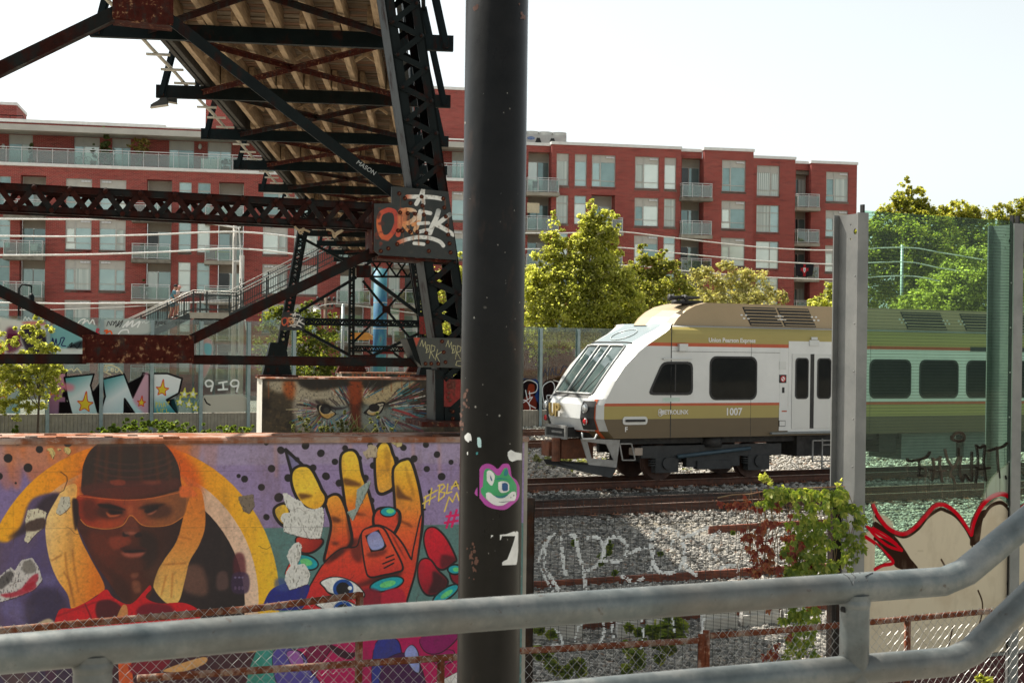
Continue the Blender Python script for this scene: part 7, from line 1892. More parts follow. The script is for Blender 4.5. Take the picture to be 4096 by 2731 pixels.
 cv.poly(z8((0, 1330), (90, 1300), (200, 1450), (250, 1620), (-60, 1620)), (60, 130, 116), 1, 1); cv.poly(z8((60, 1320), (140, 1400), (180, 1620), (60, 1620)), (70, 140, 130), .8, 2)
 # ---------------- the hand
 def fing(pts, grad, w=24, tr=zB):
  q = tr(*pts); w = w if tr is z8 else w; cv.line(q, w, K, 1, .4, True, True); cv.poly(q, grad)
 def G(tr, p, q, *c): return {'p': tr(p)[0], 'q': tr(q)[0], 'c': list(c)}
 Yw, Ya, Og, Ro = (238, 196, 72), (228, 166, 52), (218, 104, 46), (206, 74, 46)
 for x, y, r in [(15, 150, 30), (185, 235, 46), (475, 180, 44), (655, 270, 46), (740, 100, 46), (820, 370, 38), (75, 450, 44), (270, 560, 46), (715, 540, 44), (565, 440, 40), (870, 620, 42), (160, 790, 55), (15, 1020, 36), (1050, 75, 28), (1235, 180, 36), (1625, 205, 36), (1890, 170, 36), (2125, 95, 44), (2020, 285, 40), (1750, 335, 44), (2185, 375, 30), (1900, 455, 36), (2075, 545, 44), (1940, 725, 26), (1740, 80, 36), (1270, 415, 40), (1180, 560, 38), (1250, 825, 34), (1875, 930, 14), (2250, 640, 26), (375, 345, 30), (1105, 330, 34), (940, 210, 34), (1490, 110, 34), (1540, 340, 30), (2310, 410, 30)]:
  cv.disc(zB((x, y))[0], r / 2.94, r / 2.94 * random.uniform(.92, 1.08), K, .97, .6, random.random() * 3)
 for x, y, r in [(105, 365, 58), (515, 250, 48), (365, 490, 58), (885, 165, 55), (-10, 600, 46), (230, 155, 40), (205, 690, 15), (-150, 450, 50), (-300, 300, 50), (1270, 150, 24)]: cv.disc(zA((x, y))[0], r / 3.267, r / 3.267, K, .97, .6)
 for p, r in (((1845, 28), 26), ((1330, 25), 0), ((1800, 5), 16), ((40, 90), 26)):
  if r: cv.disc(z7(p)[0] if p[0] > 200 else z8(p)[0], r / 1.887, r / 1.887, K, .97, .6)
 cv.line(zB((240, 230), (310, 500)), 13, K, 1, .4); cv.line(zB((240, 225), (430, 400)), 13, K, 1, .4); cv.poly(zB((260, 270), (400, 400), (320, 460)), (108, 106, 140), .7, 1, False)
 fing([(1305, 300), (1340, 190), (1400, 140), (1450, 180), (1480, 270), (1520, 400), (1500, 640), (1430, 710), (1340, 720), (1310, 560)], G(zB, (1400, 140), (1400, 720), Yw, Ya, (216, 160, 70)))
 fing([(905, 310), (960, 255), (1040, 255), (1090, 340), (1120, 500), (1170, 640), (1220, 800), (1260, 960), (1290, 1100), (1250, 1260), (1130, 1400), (1020, 1400), (990, 1080), (960, 900), (925, 640), (900, 450)], G(zB, (1000, 260), (1120, 1200), Yw, (234, 182, 60), Ya, Og, Ro))
 fing([(720, 830), (800, 770), (870, 790), (930, 920), (970, 1090), (1000, 1300), (900, 1420), (720, 1530), (740, 1380), (790, 1120), (740, 920)], G(zB, (810, 780), (860, 1300), (230, 160, 60), (212, 120, 52), (200, 78, 42)))
 fing([(320, 560), (345, 470), (430, 430), (520, 455), (600, 590), (650, 700), (700, 790), (670, 880), (600, 925), (500, 900), (410, 820), (345, 690)], G(zB, (420, 440), (620, 900), (224, 184, 64), Yw, Ya))
 fing([(120, 930), (190, 880), (250, 890), (280, 1000), (220, 1100), (140, 1020)], G(zB, (150, 900), (230, 1080), Yw, (200, 160, 60)))
 fing([(1515, 500), (1560, 400), (1640, 360), (1700, 370), (1760, 540), (1810, 760), (1830, 950), (1825, 1150), (1790, 1350), (1750, 1540), (1640, 1560), (1560, 1350), (1480, 1200), (1540, 1060), (1535, 800)], G(zB, (1640, 370), (1660, 1450), (236, 190, 72), Ya, (222, 140, 56), (214, 100, 50), Ro))
 fing([(1330, 940), (1540, 950), (1560, 1080), (1480, 1230), (1400, 1260), (1290, 1100)], (204, 72, 48))
 cv.disc(zB((1445, 958))[0], 33, 22, K); cv.disc(zB((1448, 958))[0], 30, 17, (36, 150, 160)); cv.disc(zB((1470, 950))[0], 16, 9, (120, 205, 130))
 fing([(520, 660), (640, 560), (760, 540), (800, 440), (900, 380), (1010, 420), (1100, 520), (1170, 640), (1190, 560), (1250, 300), (1200, 700), (1130, 950), (1140, 1010), (400, 1010), (350, 960), (430, 800)], G(z8, (700, 500), (650, 980), (206, 76, 46), (198, 60, 44), (184, 40, 48)), 14, z8)
 for pts, a, b in (([(700, 500), (790, 480), (800, 640), (740, 640)], .55, 10), ([(520, 640), (720, 500), (730, 530), (560, 660)], .55, 6), ([(900, 640), (1000, 600), (1100, 690), (1050, 800), (850, 830), (620, 880), (760, 820), (880, 760)], .75, 12), ([(1010, 420), (1060, 520), (1130, 640), (1090, 560)], .8, 4), ([(560, 620), (640, 540), (660, 580), (580, 640)], .5, 6)):
  cv.poly(z8(*pts), (36, 14, 14), a, b)
 for tr, pts in ((zB, [(925, 560), (1090, 610), (1130, 655), (1000, 655), (930, 640)]), (zB, [(1060, 960), (1180, 995), (1100, 1003), (1060, 990)]), (zB, [(1550, 640), (1620, 740), (1735, 820), (1620, 810), (1545, 790)]), (zB, [(1560, 940), (1600, 1050), (1700, 1100), (1725, 1140), (1620, 1090), (1555, 1060)]), (zB, [(780, 1010), (880, 1040), (880, 1080), (800, 1080)]), (zB, [(400, 740), (560, 770), (480, 800), (420, 810)]), (zB, [(800, 1310), (870, 1320), (850, 1345), (790, 1345)]), (zB, [(1480, 300), (1440, 500), (1400, 330), (1410, 200)]), (zB, [(1640, 400), (1720, 600), (1760, 780), (1690, 640)]), (zB, [(960, 1000), (1010, 1300), (990, 1330), (960, 1100)])):
  cv.poly(tr(*pts), (60, 28, 12), .72 if pts[0][0] not in (1480, 1640) else .25, 5)
 fing([(800, 440), (850, 400), (950, 400), (1020, 520), (1100, 690), (1050, 725), (960, 745), (860, 760), (830, 700), (808, 560)], G(z8, (900, 400), (960, 750), (206, 80, 52), (212, 84, 52), (186, 52, 44)), 14, z8)
 cv.poly(z8((822, 455), (925, 408), (985, 535), (960, 565), (865, 580)), K, 1, 0, False); cv.poly(z8((838, 466), (915, 424), (966, 530), (875, 562)), G(z8, (880, 430), (910, 560), (138, 140, 182), (160, 160, 196), (150, 158, 200)))
 cv.poly(z8((835, 590), (900, 570), (985, 560), (960, 600), (860, 620)), (60, 22, 20), .6, 5)
 for p in ([(980, 620), (1035, 598)], [(955, 665), (1040, 630)], [(965, 698), (1035, 660)]): cv.line(z8(*p), 6, K, .95, 1)
 for pts in ([(1270, 480), (1290, 410), (1350, 400), (1430, 480), (1500, 620), (1490, 650), (1400, 705), (1320, 640), (1285, 560)], [(1225, 700), (1250, 640), (1310, 640), (1370, 720), (1440, 800), (1390, 880), (1290, 895), (1235, 810)], [(1560, 700), (1470, 720), (1490, 800), (1560, 820)]):
  fing(pts, G(z8, (1270, 500), (1450, 780), (196, 24, 46), (176, 20, 44), (120, 16, 34)), 14, z8)
 cv.poly(z8((1340, 720), (1440, 800), (1390, 880), (1300, 890), (1330, 800)), (40, 14, 18), .8, 6); cv.poly(z8((1400, 600), (1500, 620), (1490, 660), (1400, 700)), (60, 14, 22), .7, 6)
 for c, rx, ry, ro in (((985, 820), 66, 23, -.25), ((1500, 710), 26, 16, 0), ((1430, 895), 58, 18, -.6), ((370, 655), 50, 26, .25)):
  cv.disc(z8(c)[0], rx + 6, ry + 7, K, 1, 0, ro); cv.disc(z8(c)[0], rx, ry, (36, 152, 162), 1, 0, ro); cv.disc(z8((c[0] + 8, c[1]))[0], rx * .5, ry * .55, (110, 196, 126), 1, 0, ro)
 cv.poly(z8((800, 860), (940, 880), (930, 1010), (780, 1010)), (120, 24, 44), .9, 5); cv.poly(z8((960, 880), (1100, 860), (1120, 1000), (960, 1010)), (166, 30, 56), .9, 2)
 fing([(310, 470), (480, 480), (490, 520), (420, 575), (340, 570)], G(z8, (330, 480), (470, 560), (200, 60, 42), (120, 28, 22)), 14, z8); fing([(220, 740), (265, 650), (300, 660), (260, 740)], (206, 56, 40), 8, z8)
 cv.poly(z8((60, 960), (130, 850), (300, 800), (400, 830), (380, 920), (330, 1010), (60, 1010)), (40, 44, 116), 1, 1); cv.poly(z8((150, 780), (260, 800), (240, 870), (150, 860)), (66, 80, 130), .7, 5)
 for dy, dx in ((165, 35), (0, 0)):
  cv.poly(z8((480 - dx, 805 + dy), (560, 765 + dy), (650, 768 + dy), (750, 810 + dy), (822, 890 + dy), (800, 930 + dy), (700, 925 + dy), (560, 900 + dy), (510, 850 + dy)), K); cv.poly(z8((490 - dx, 805 + dy), (565, 772 + dy), (650, 775 + dy), (745, 816 + dy), (812, 890 + dy), (790, 920 + dy), (700, 912 + dy), (560, 885 + dy), (520, 845 + dy)), (234, 232, 226))
  cv.disc(z8((657, 857 + dy))[0], 41, 39, (26, 72, 140)); cv.disc(z8((655, 857 + dy))[0], 27, 27, (18, 16, 18)); cv.disc(z8((708, 850 + dy))[0], 9, 8, (240, 240, 236))
 cv.poly(z8((150, 1330), (900, 1230), (1560, 1180), (1560, 1640), (150, 1640)), (166, 18, 84), 1, 2, False)
 for pts, c in (([(130, 1330), (330, 1330), (420, 1480), (500, 1640), (200, 1640)], (84, 74, 140)), ([(230, 1340), (320, 1330), (360, 1430), (300, 1470)], (150, 96, 156)), ([(900, 1270), (1060, 1240), (1090, 1400), (1000, 1480), (980, 1640), (880, 1640)], (52, 56, 130)), ([(960, 1420), (1100, 1340), (1220, 1400), (1260, 1640), (960, 1640)], (66, 24, 66)), ([(1120, 1350), (1170, 1280), (1220, 1340), (1230, 1480), (1180, 1460)], (150, 158, 206)), ([(1330, 1340), (1480, 1320), (1480, 1400), (1360, 1420)], (150, 20, 96)), ([(1260, 1620), (1430, 1530), (1560, 1480), (1560, 1640)], (224, 220, 214)), ([(560, 1280), (700, 1340), (760, 1330), (700, 1380), (600, 1340)], (50, 12, 30)), ([(380, 1310), (560, 1290), (480, 1420), (430, 1500)], (110, 14, 60)), ([(1250, 1220), (1520, 1200), (1400, 1330), (1280, 1330)], (128, 16, 88))):
  cv.line(z8(*pts), 6, K, .9, .5, True, True); cv.poly(z8(*pts), c, 1, 1)
 Yl = (228, 200, 96); Mg = (206, 28, 96)
 for p in ([(1885, 770), (1870, 910)], [(1955, 680), (1925, 870)], [(1865, 790), (2020, 700)], [(1850, 860), (2000, 770)], [(2050, 640), (2035, 830)], [(2030, 650), (2090, 630), (2110, 660), (2050, 720), (2110, 730), (2100, 770), (2035, 825)], [(2145, 630), (2130, 740), (2190, 720)], [(2185, 690), (2240, 595), (2275, 690)], [(2190, 660), (2270, 640)], [(2105, 950), (2160, 780), (2200, 840), (2250, 730), (2275, 820)]): cv.line(zB(*p), 5.5, Yl, 1, .4)
 for p in ([(2180, 960), (2130, 1140)], [(2250, 935), (2190, 1130)], [(2130, 1010), (2290, 990)], [(2110, 1085), (2260, 1060)]): cv.line(zB(*p), 9, Mg, 1, .5)
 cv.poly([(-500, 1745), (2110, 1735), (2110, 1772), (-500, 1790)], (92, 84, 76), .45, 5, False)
 cv.stain(.10, (96, 74, 62), .22, .55, 21, 2.5); cv.stain(.02, (70, 52, 48), .18, .56, 22)
 cv.peel(zB((205, 735), (260, 740), (340, 800), (420, 830), (470, 900), (560, 930), (680, 900), (690, 980), (690, 1080), (650, 1270), (540, 1275), (420, 1255), (215, 1190), (215, 1100), (180, 1040), (200, 980), (300, 960), (240, 880)))
 cv.peel(z8((290, 510), (320, 500), (345, 530), (335, 620), (310, 670), (370, 670), (410, 740), (390, 820), (300, 850), (250, 865), (215, 790), (225, 730), (260, 680), (230, 610), (250, 560)))
 cv.peel(zB((1240, 585), (1230, 640), (1170, 780), (1100, 920), (1070, 980), (1030, 1070), (960, 960), (1060, 920), (1080, 700), (1150, 640)), ((150, 160, 152), (80, 100, 90)))
 cv.peel(zB((1145, 260), (1210, 220), (1200, 180), (1250, 165), (1320, 200), (1310, 320), (1240, 315), (1190, 335)), ((176, 160, 136), (110, 95, 80))); cv.peel(zB((1465, 135), (1500, 120), (1620, 150), (1600, 190), (1550, 200), (1520, 170)), ((190, 176, 130), (120, 105, 80)))
 cv.peel(z7((180, 490), (200, 430), (190, 350), (210, 260), (290, 250), (350, 280), (340, 330), (320, 400), (260, 450), (210, 515)), ((205, 196, 172), (84, 62, 52))); cv.poly(z7((200, 360), (330, 320), (330, 400), (200, 420)), (58, 40, 36), .9, 3, True, 5)
 cv.peel(z7((420, 280), (460, 160), (525, 160), (530, 230), (500, 270), (450, 300)), ((190, 184, 168), (70, 62, 56)))
 cv.peel(z7((1800, 160), (1910, 140), (1920, 230), (1880, 290), (1840, 270), (1805, 200)), ((120, 106, 92), (60, 52, 46)))
 cv.peel(z7((-40, 790), (80, 690), (110, 720), (160, 640), (240, 620), (290, 690), (320, 790), (260, 860), (120, 920), (0, 955)), ((196, 190, 186), (60, 56, 60)))
 for p in ([(0, 900), (110, 880), (250, 800), (260, 860), (90, 920)], [(180, 830), (270, 740), (285, 790), (200, 870)]): cv.poly(z7(*p), (150, 26, 44), .8, 3, True, 6)
 cv.poly(z7((170, 660), (240, 640), (270, 720), (190, 740)), (104, 98, 92), .8, 4, True, 6); cv.poly(z7((-20, 800), (70, 720), (100, 770), (10, 860)), (40, 36, 36), .7, 3, True, 6)
 for p in ([(600, 240), (690, 225), (720, 300), (690, 385), (640, 270)], [(745, 240), (800, 235), (790, 255), (750, 262)], [(830, 235), (880, 215), (930, 260), (900, 320), (850, 290)]): cv.peel(zA(*p), ((200, 180, 120), (130, 112, 80)))
 for _ in range(34): cv.crack((random.uniform(0, 2050), random.uniform(1790, 2500)), random.randint(4, 9), random.uniform(6, 14), (58, 36, 30), random.uniform(.8, 1.8))
 cv.line(zA((790, 540), (870, 600), (875, 660), (830, 780), (780, 810)), 2.6, (40, 22, 18), .9)
 for y in (1882, 2108): cv.line([(-400, y + 6), (2100, y - 6)], 1.6, (70, 56, 60), .45)
 for x in (50, 1366, 1870): cv.line([(x, 1770), (x + 6, 2700)], 1.4, (70, 50, 48), .35)
 gy = cv.A[:, :, :3].mean(2, keepdims=True); cv.A[:, :, :3] = np.clip((gy + (cv.A[:, :, :3] - gy) * 1.16) * 1.06, 0, 1)
 g = fract(cv.w, cv.h, 3, 2, 77); cv.A[:, :, :3] *= (0.93 + 0.14 * g)[..., None]
 return cv
cvW = mural()
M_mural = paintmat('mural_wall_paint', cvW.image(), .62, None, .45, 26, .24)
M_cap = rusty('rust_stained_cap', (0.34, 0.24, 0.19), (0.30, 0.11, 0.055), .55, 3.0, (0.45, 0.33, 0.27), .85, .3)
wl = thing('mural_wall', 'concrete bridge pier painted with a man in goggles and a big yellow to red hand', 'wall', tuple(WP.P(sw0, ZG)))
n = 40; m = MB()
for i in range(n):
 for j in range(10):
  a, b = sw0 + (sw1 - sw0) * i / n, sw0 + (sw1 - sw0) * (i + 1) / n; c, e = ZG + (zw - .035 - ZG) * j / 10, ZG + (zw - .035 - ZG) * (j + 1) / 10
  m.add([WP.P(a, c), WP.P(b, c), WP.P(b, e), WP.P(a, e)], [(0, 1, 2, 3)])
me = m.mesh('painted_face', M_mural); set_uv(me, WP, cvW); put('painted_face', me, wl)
m = MB(); q = WP.P(sw0, ZG, -.64); m.corner(q, WP.d * (sw1 - sw0 + .03), WP.n * .638, (0, 0, zw - .036 - ZG)); m.put('core', M_conc, wl)
m = MB()
pf = [(-.65, -.04), (-.65, .0), (.0, .0), (.018, -.02), (.012, -.04)]
m.prism([WP.P(sw0, zw + b, a) for a, b in pf], WP.d * (sw1 - sw0 + .035)); m.put('cap', M_cap, wl)
m = MB();
for k in range(24):
 s = random.uniform(sw0 + .4, sw1 - .3); o = -random.uniform(.05, .5); q = WP.P(s, zw + .001, o); l = random.uniform(.03, .12); m.corner(q, WP.d * l, WP.n * l * .4, Vector((0, 0, random.uniform(.004, .012))))
m.put('paint_flakes', M_cap, wl)
# eyes pier -----------------------------------------------------
EP = Plane(1390, 39.3, .28)
e0, e1 = EP.hit(1048, 1600)[0], EP.hit(1860, 1600)[0]; ez = EP.hit(1390, 1517)[1]
def eyes():
 cv = Canvas('eyes_paint', EP, e0, e1, ZG, ez, 130, (70, 60, 46))
 zE = Z(1020, 1480, 2.834)
 cv.stain(.35, (34, 30, 26), .9, .45, 41); cv.stain(.08, (104, 84, 58), .7, .55, 42)
 cr_ = (196, 184, 158)
 for pts, c, a, b in (([(120, 130), (330, 120), (330, 250), (200, 230)], cr_, .85, 14), ([(430, 130), (520, 150), (620, 230), (800, 230), (900, 190), (1050, 200), (1060, 380), (900, 420), (760, 340), (600, 350), (440, 330)], cr_, .9, 10), ([(440, 340), (640, 330), (760, 400), (700, 520), (620, 690), (480, 690), (440, 520)], (178, 168, 152), .85, 14), ([(1210, 200), (1350, 240), (1600, 130), (1820, 130), (1640, 260), (1480, 370), (1300, 400), (1220, 350)], (208, 186, 142), .9, 8), ([(1220, 400), (1500, 420), (1760, 340), (1800, 480), (2000, 620), (1700, 690), (1240, 690)], (150, 160, 152), .8, 16), ([(880, 420), (1060, 420), (1060, 690), (640, 690), (760, 560)], (150, 164, 160), .85, 12), ([(330, 130), (450, 140), (430, 330), (330, 260)], (190, 96, 44), .9, 14)):
  cv.poly(zE(*pts), c, a, b)
 r = random.Random(5)
 cols = [(70, 150, 160), (40, 90, 140), (120, 70, 80), (230, 226, 214), (90, 60, 60), (60, 140, 150), (170, 70, 72), (40, 36, 38), (205, 190, 150)]
 for cx, cy, a0, a1, r0, r1, n in ((820, 440, 2.1, 3.6, 90, 380, 70), (820, 470, 1.2, 2.3, 90, 280, 70), (1370, 430, -.75, .75, 130, 620, 130), (1370, 460, .6, 1.6, 90, 260, 60), (1130, 420, -2.5, -1.9, 60, 320, 40), (1180, 350, -1.2, -.5, 60, 260, 30), (1130, 430, 1.7, 2.6, 60, 200, 30)):
  for _ in range(n):
   a = r.uniform(a0, a1); u = r.uniform(r0, r1 * .75); l = r.uniform(30, 150)
   p = (cx + u * math.cos(a) * 1.1, cy + u * math.sin(a)); q = (cx + (u + l) * math.cos(a) * 1.1, cy + (u + l) * math.sin(a))
   if 90 < q[1] < 700: cv.line(zE(p, q), r.uniform(1.5, 5), r.choice(cols), r.uniform(.5, .95), .6)
 cv.line(zE((1560, 440), (1760, 500), (2000, 620)), 9, (178, 60, 62), .9, 1.5); cv.line(zE((1600, 580), (1800, 660), (1900, 690)), 10, (110, 60, 66), .9, 2)
 for pts in ([(920, 250), (1010, 390)], [(960, 220), (1040, 380)], [(1000, 260), (1060, 400)], [(880, 330), (960, 400)], [(840, 320), (930, 400)]): cv.line(zE(*pts), 4, (46, 32, 34), .9, .8)
 cv.poly(zE((690, 340), (760, 380), (860, 410), (1000, 420), (1060, 400), (1000, 440), (880, 450), (780, 400), (700, 380)), (40, 30, 34), .8, 3)
 K = (26, 22, 22)
 cv.poly(zE((700, 400), (760, 390), (850, 440), (920, 490), (880, 530), (820, 556), (760, 530), (715, 470)), K); cv.poly(zE((730, 410), (770, 400), (850, 450), (905, 490), (870, 525), (822, 545), (765, 515), (730, 460)), (196, 184, 156)); cv.poly(zE((715, 450), (740, 470), (790, 500), (905, 485), (830, 545), (760, 520)), (214, 158, 70), .8, 3)
 cv.disc(zE((800, 440))[0], 22, 20, (34, 30, 30)); cv.disc(zE((810, 455))[0], 12, 12, (70, 72, 68), .8, 2)
 cv.poly(zE((1230, 480), (1300, 420), (1380, 370), (1470, 360), (1460, 420), (1420, 490), (1330, 520), (1260, 500)), K); cv.poly(zE((1270, 470), (1310, 430), (1390, 385), (1455, 380), (1440, 430), (1400, 485), (1330, 508), (1280, 495)), (200, 190, 166)); cv.poly(zE((1270, 470), (1330, 485), (1400, 460), (1390, 490), (1330, 508)), (214, 164, 76), .8, 3)
 cv.disc(zE((1350, 425))[0], 22, 16, (38, 34, 34)); cv.line(zE((1410, 410), (1520, 370)), 3, K, .8)
 for x, w, a in ((1130, 26, .9), (1100, 14, .6), (1170, 16, .6)): cv.line(zE((x, 110), (x + 6, 690)), w, (112, 46, 24), a, 9)
 cv.poly(zE((1060, 110), (1210, 110), (1210, 330), (1130, 400), (1060, 330)), (170, 74, 36), .75, 12)
 for x, l in ((380, 150), (420, 110), (880, 90), (900, 160), (1280, 120), (1440, 130), (1540, 120), (1660, 100), (1750, 80), (150, 200), (700, 100)): cv.line(zE((x, 115), (x + 4, 115 + l)), 5, (150, 78, 40), .6, 2.5)
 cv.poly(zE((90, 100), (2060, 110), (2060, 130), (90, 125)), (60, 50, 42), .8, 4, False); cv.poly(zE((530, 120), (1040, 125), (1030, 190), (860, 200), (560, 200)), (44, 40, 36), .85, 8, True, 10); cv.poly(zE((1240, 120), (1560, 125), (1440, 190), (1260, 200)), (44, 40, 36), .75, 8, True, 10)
 cv.stain(.05, (36, 34, 30), .55, .56, 45); cv.stain(.015, (60, 52, 44), .4, .55, 46)
 return cv
cvE = eyes()
pr = thing('eyes_pier', 'weathered concrete pier painted with two staring owl like eyes', 'pier', tuple(EP.P(e0, ZG)))
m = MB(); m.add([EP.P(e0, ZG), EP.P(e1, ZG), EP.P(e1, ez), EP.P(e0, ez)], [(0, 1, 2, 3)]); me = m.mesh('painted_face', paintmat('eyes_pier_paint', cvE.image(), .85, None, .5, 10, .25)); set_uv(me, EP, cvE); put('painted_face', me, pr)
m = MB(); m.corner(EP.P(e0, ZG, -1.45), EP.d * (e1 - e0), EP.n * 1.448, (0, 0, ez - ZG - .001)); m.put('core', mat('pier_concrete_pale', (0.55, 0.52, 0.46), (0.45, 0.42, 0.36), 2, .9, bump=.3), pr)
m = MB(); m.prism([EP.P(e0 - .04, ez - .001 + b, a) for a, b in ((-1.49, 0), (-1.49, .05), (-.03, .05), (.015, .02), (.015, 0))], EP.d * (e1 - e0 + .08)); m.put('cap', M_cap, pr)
GP = Plane(1540, 69.2, .28)
g0, g1 = GP.hit(1366, 1600)[0], GP.hit(1715, 1600)[0]; gz = GP.hit(1540, 1495)[1]
def pier3():
 cv = Canvas('third_pier_paint', GP, g0, g1, ZG, gz, 70, (60, 62, 54)); z4_ = Z(1050, 1000, 2.94)
 cv.stain(.4, (34, 34, 32), .8, .5, 51)
 for x in range(1060, 1500, 45): cv.line(z4_((x, 1462), (x + 6, 1510)), 8, random.choice([(150, 60, 40), (170, 150, 120), (90, 40, 34), (180, 100, 60)]), .7, 2)
 for x in range(1610, 1930, 62): cv.poly(z4_((x - 30, 1540), (x - 24, 1490), (x, 1462), (x + 10, 1490), (x + 34, 1468), (x + 40, 1540)), random.choice([(196, 84, 44), (180, 60, 40), (205, 110, 60)]), .95, 1)
 return cv
cv3 = pier3()
pr3 = thing('far_pier', 'far concrete pier with orange flame like graffiti, behind the eyes pier', 'pier', tuple(GP.P(g0, ZG)))
m = MB(); m.add([GP.P(g0, ZG), GP.P(g1, ZG), GP.P(g1, gz), GP.P(g0, gz)], [(0, 1, 2, 3)]); me = m.mesh('painted_face', paintmat('far_pier_paint', cv3.image(), .85, None, .4, 8, .25)); set_uv(me, GP, cv3); put('painted_face', me, pr3)
m = MB(); m.corner(GP.P(g0, ZG, -1.6), GP.d * (g1 - g0), GP.n * 1.598, (0, 0, gz - ZG)); m.put('core', M_conc, pr3)
m = MB(); m.corner(GP.P(g0 - .05, gz + .001, -1.65), GP.d * (g1 - g0 + .1), GP.n * 1.69, (0, 0, .07)); m.put('cap', M_cap, pr3)
def sprig(name, label, px, py, Y, h, n, lm, seed, spread=.22):
 r = random.Random(seed); b = at(px, py, Y); m = MB(); bl = []
 t = thing(name, label, 'weed', tuple(b), 0, 'tall weeds in front of the eyes pier')
 for _ in range(n):
  tip = b + Vector((r.uniform(-spread, spread) * 2, r.uniform(-.2, .2), h * r.uniform(.5, 1)))
  m.tube([b + Vector((r.uniform(-.1, .1), 0, 0)), b.lerp(tip, .6) + Vector((0, 0, .05)), tip], [.012, .009, .004], 5)
  for f in np.linspace(.3, 1, 5): c = b.lerp(tip, f); bl.append((tuple(c), (.05 * (1.3 - f), .05, .07)))
 m.put('stem', lm, t); V, Fc = leaves(bl, n * 80, .085, .2, seed); put('foliage', npmesh('foliage', V, Fc, lm), t); return t
for i, (px, h, n, w) in enumerate([(1228, 1.0, 4, 'tallest'), (1180, .45, 4, 'leftmost'), (1385, .55, 6, 'bushy middle'), (1432, .60, 6, 'dense right'), (1330, .40, 5, 'short'), (1290, .35, 4, 'thin'), (1480, .38, 5, 'low right'), (1550, .65, 2, 'stray rightmost')]):
 sprig('weed', '%s pale flowering weed standing in front of the painted eyes' % w, px, 1745, 38.2, h * .85 + .12, n, L_sage, 60 + i)
# ================================================================ black mesh fence with creeper
MP = Plane(2125, 12.3, .374)
ms0, ms1 = MP.hit(2140, 2000)[0], MP.hit(3396, 2000)[0]
mz = MP.hit(2200, 1994)[1]
M_mesh = mat('mesh_wire_black', (0.012, 0.018, 0.016), (0.02, 0.026, 0.024), 8, .5)
M_mpost = rusty('mesh_post_brown', (0.040, 0.028, 0.022), (0.07, 0.032, 0.018), .4, 5.0)
def meshpaint():
 cv = Canvas('mesh_paint', MP, ms0, ms1, ZG, mz + .02, 160, (4, 7, 6), 1.0)
 zz = Z(2048, 1900, 1.887); Wt = (232, 236, 234)
 for pts, w in (([(350, 860), (280, 760), (240, 640), (250, 520), (300, 450), (360, 480), (375, 600), (400, 740)], 16), ([(300, 870), (220, 720), (200, 620), (250, 480)], 10), ([(550, 860), (530, 700), (490, 560), (470, 460), (440, 450)], 16), ([(560, 470), (640, 470), (680, 560), (640, 660), (560, 720)], 14), ([(680, 640), (690, 520), (760, 460), (840, 500), (860, 580), (800, 640), (700, 640)], 15), ([(880, 590), (960, 550), (1020, 560)], 14), ([(1040, 500), (1060, 620), (1020, 740), (920, 800), (820, 760)], 15), ([(1050, 440), (1130, 400), (1250, 440), (1290, 560), (1260, 690), (1160, 740), (1080, 700), (1040, 560), (1060, 430)], 16), ([(1200, 540), (1210, 480), (1250, 470), (1290, 560), (1300, 680), (1380, 750)], 15), ([(1290, 460), (1360, 440), (1470, 390)], 14), ([(1560, 640), (1490, 580), (1490, 480), (1560, 420)], 14), ([(1560, 700), (1680, 680), (1700, 760)], 15), ([(330, 1160), (380, 1260), (300, 1280)], 12), ([(480, 1280), (500, 1130), (680, 1110), (660, 1270)], 12), ([(740, 1100), (760, 1240), (800, 1270)], 11), ([(970, 1080), (980, 1200), (960, 1300)], 11), ([(1200, 1060), (1220, 1180)], 9), ([(1440, 1040), (1420, 1200), (1360, 1220)], 11)):
  cv.line(zz(*pts), w, Wt, .95, 1.2, True)
 g = fract(cv.w, cv.h, 4, 3, 9); mk = np.clip((g - .36) * 6, 0, 1)[..., None]
 base = np.array((4, 7, 6)) / 255; cv.A[:, :, :3] = base + (cv.A[:, :, :3] - base) * mk
 return cv
cvM2 = meshpaint()
M_meshp = NT('mesh_wire_painted'); im_ = M_meshp.n('ShaderNodeTexImage', extension='EXTEND'); im_.image = cvM2.image(); M_meshp.l(im_.outputs[0], M_meshp.b.inputs['Base Color']); M_meshp.b.inputs['Roughness'].default_value = .6; M_meshp = M_meshp.m
mf = thing('mesh_fence', 'black fine wire mesh fence with white spray lettering, creeper on its right end', 'fence', tuple(MP.P(ms0, ZG)))
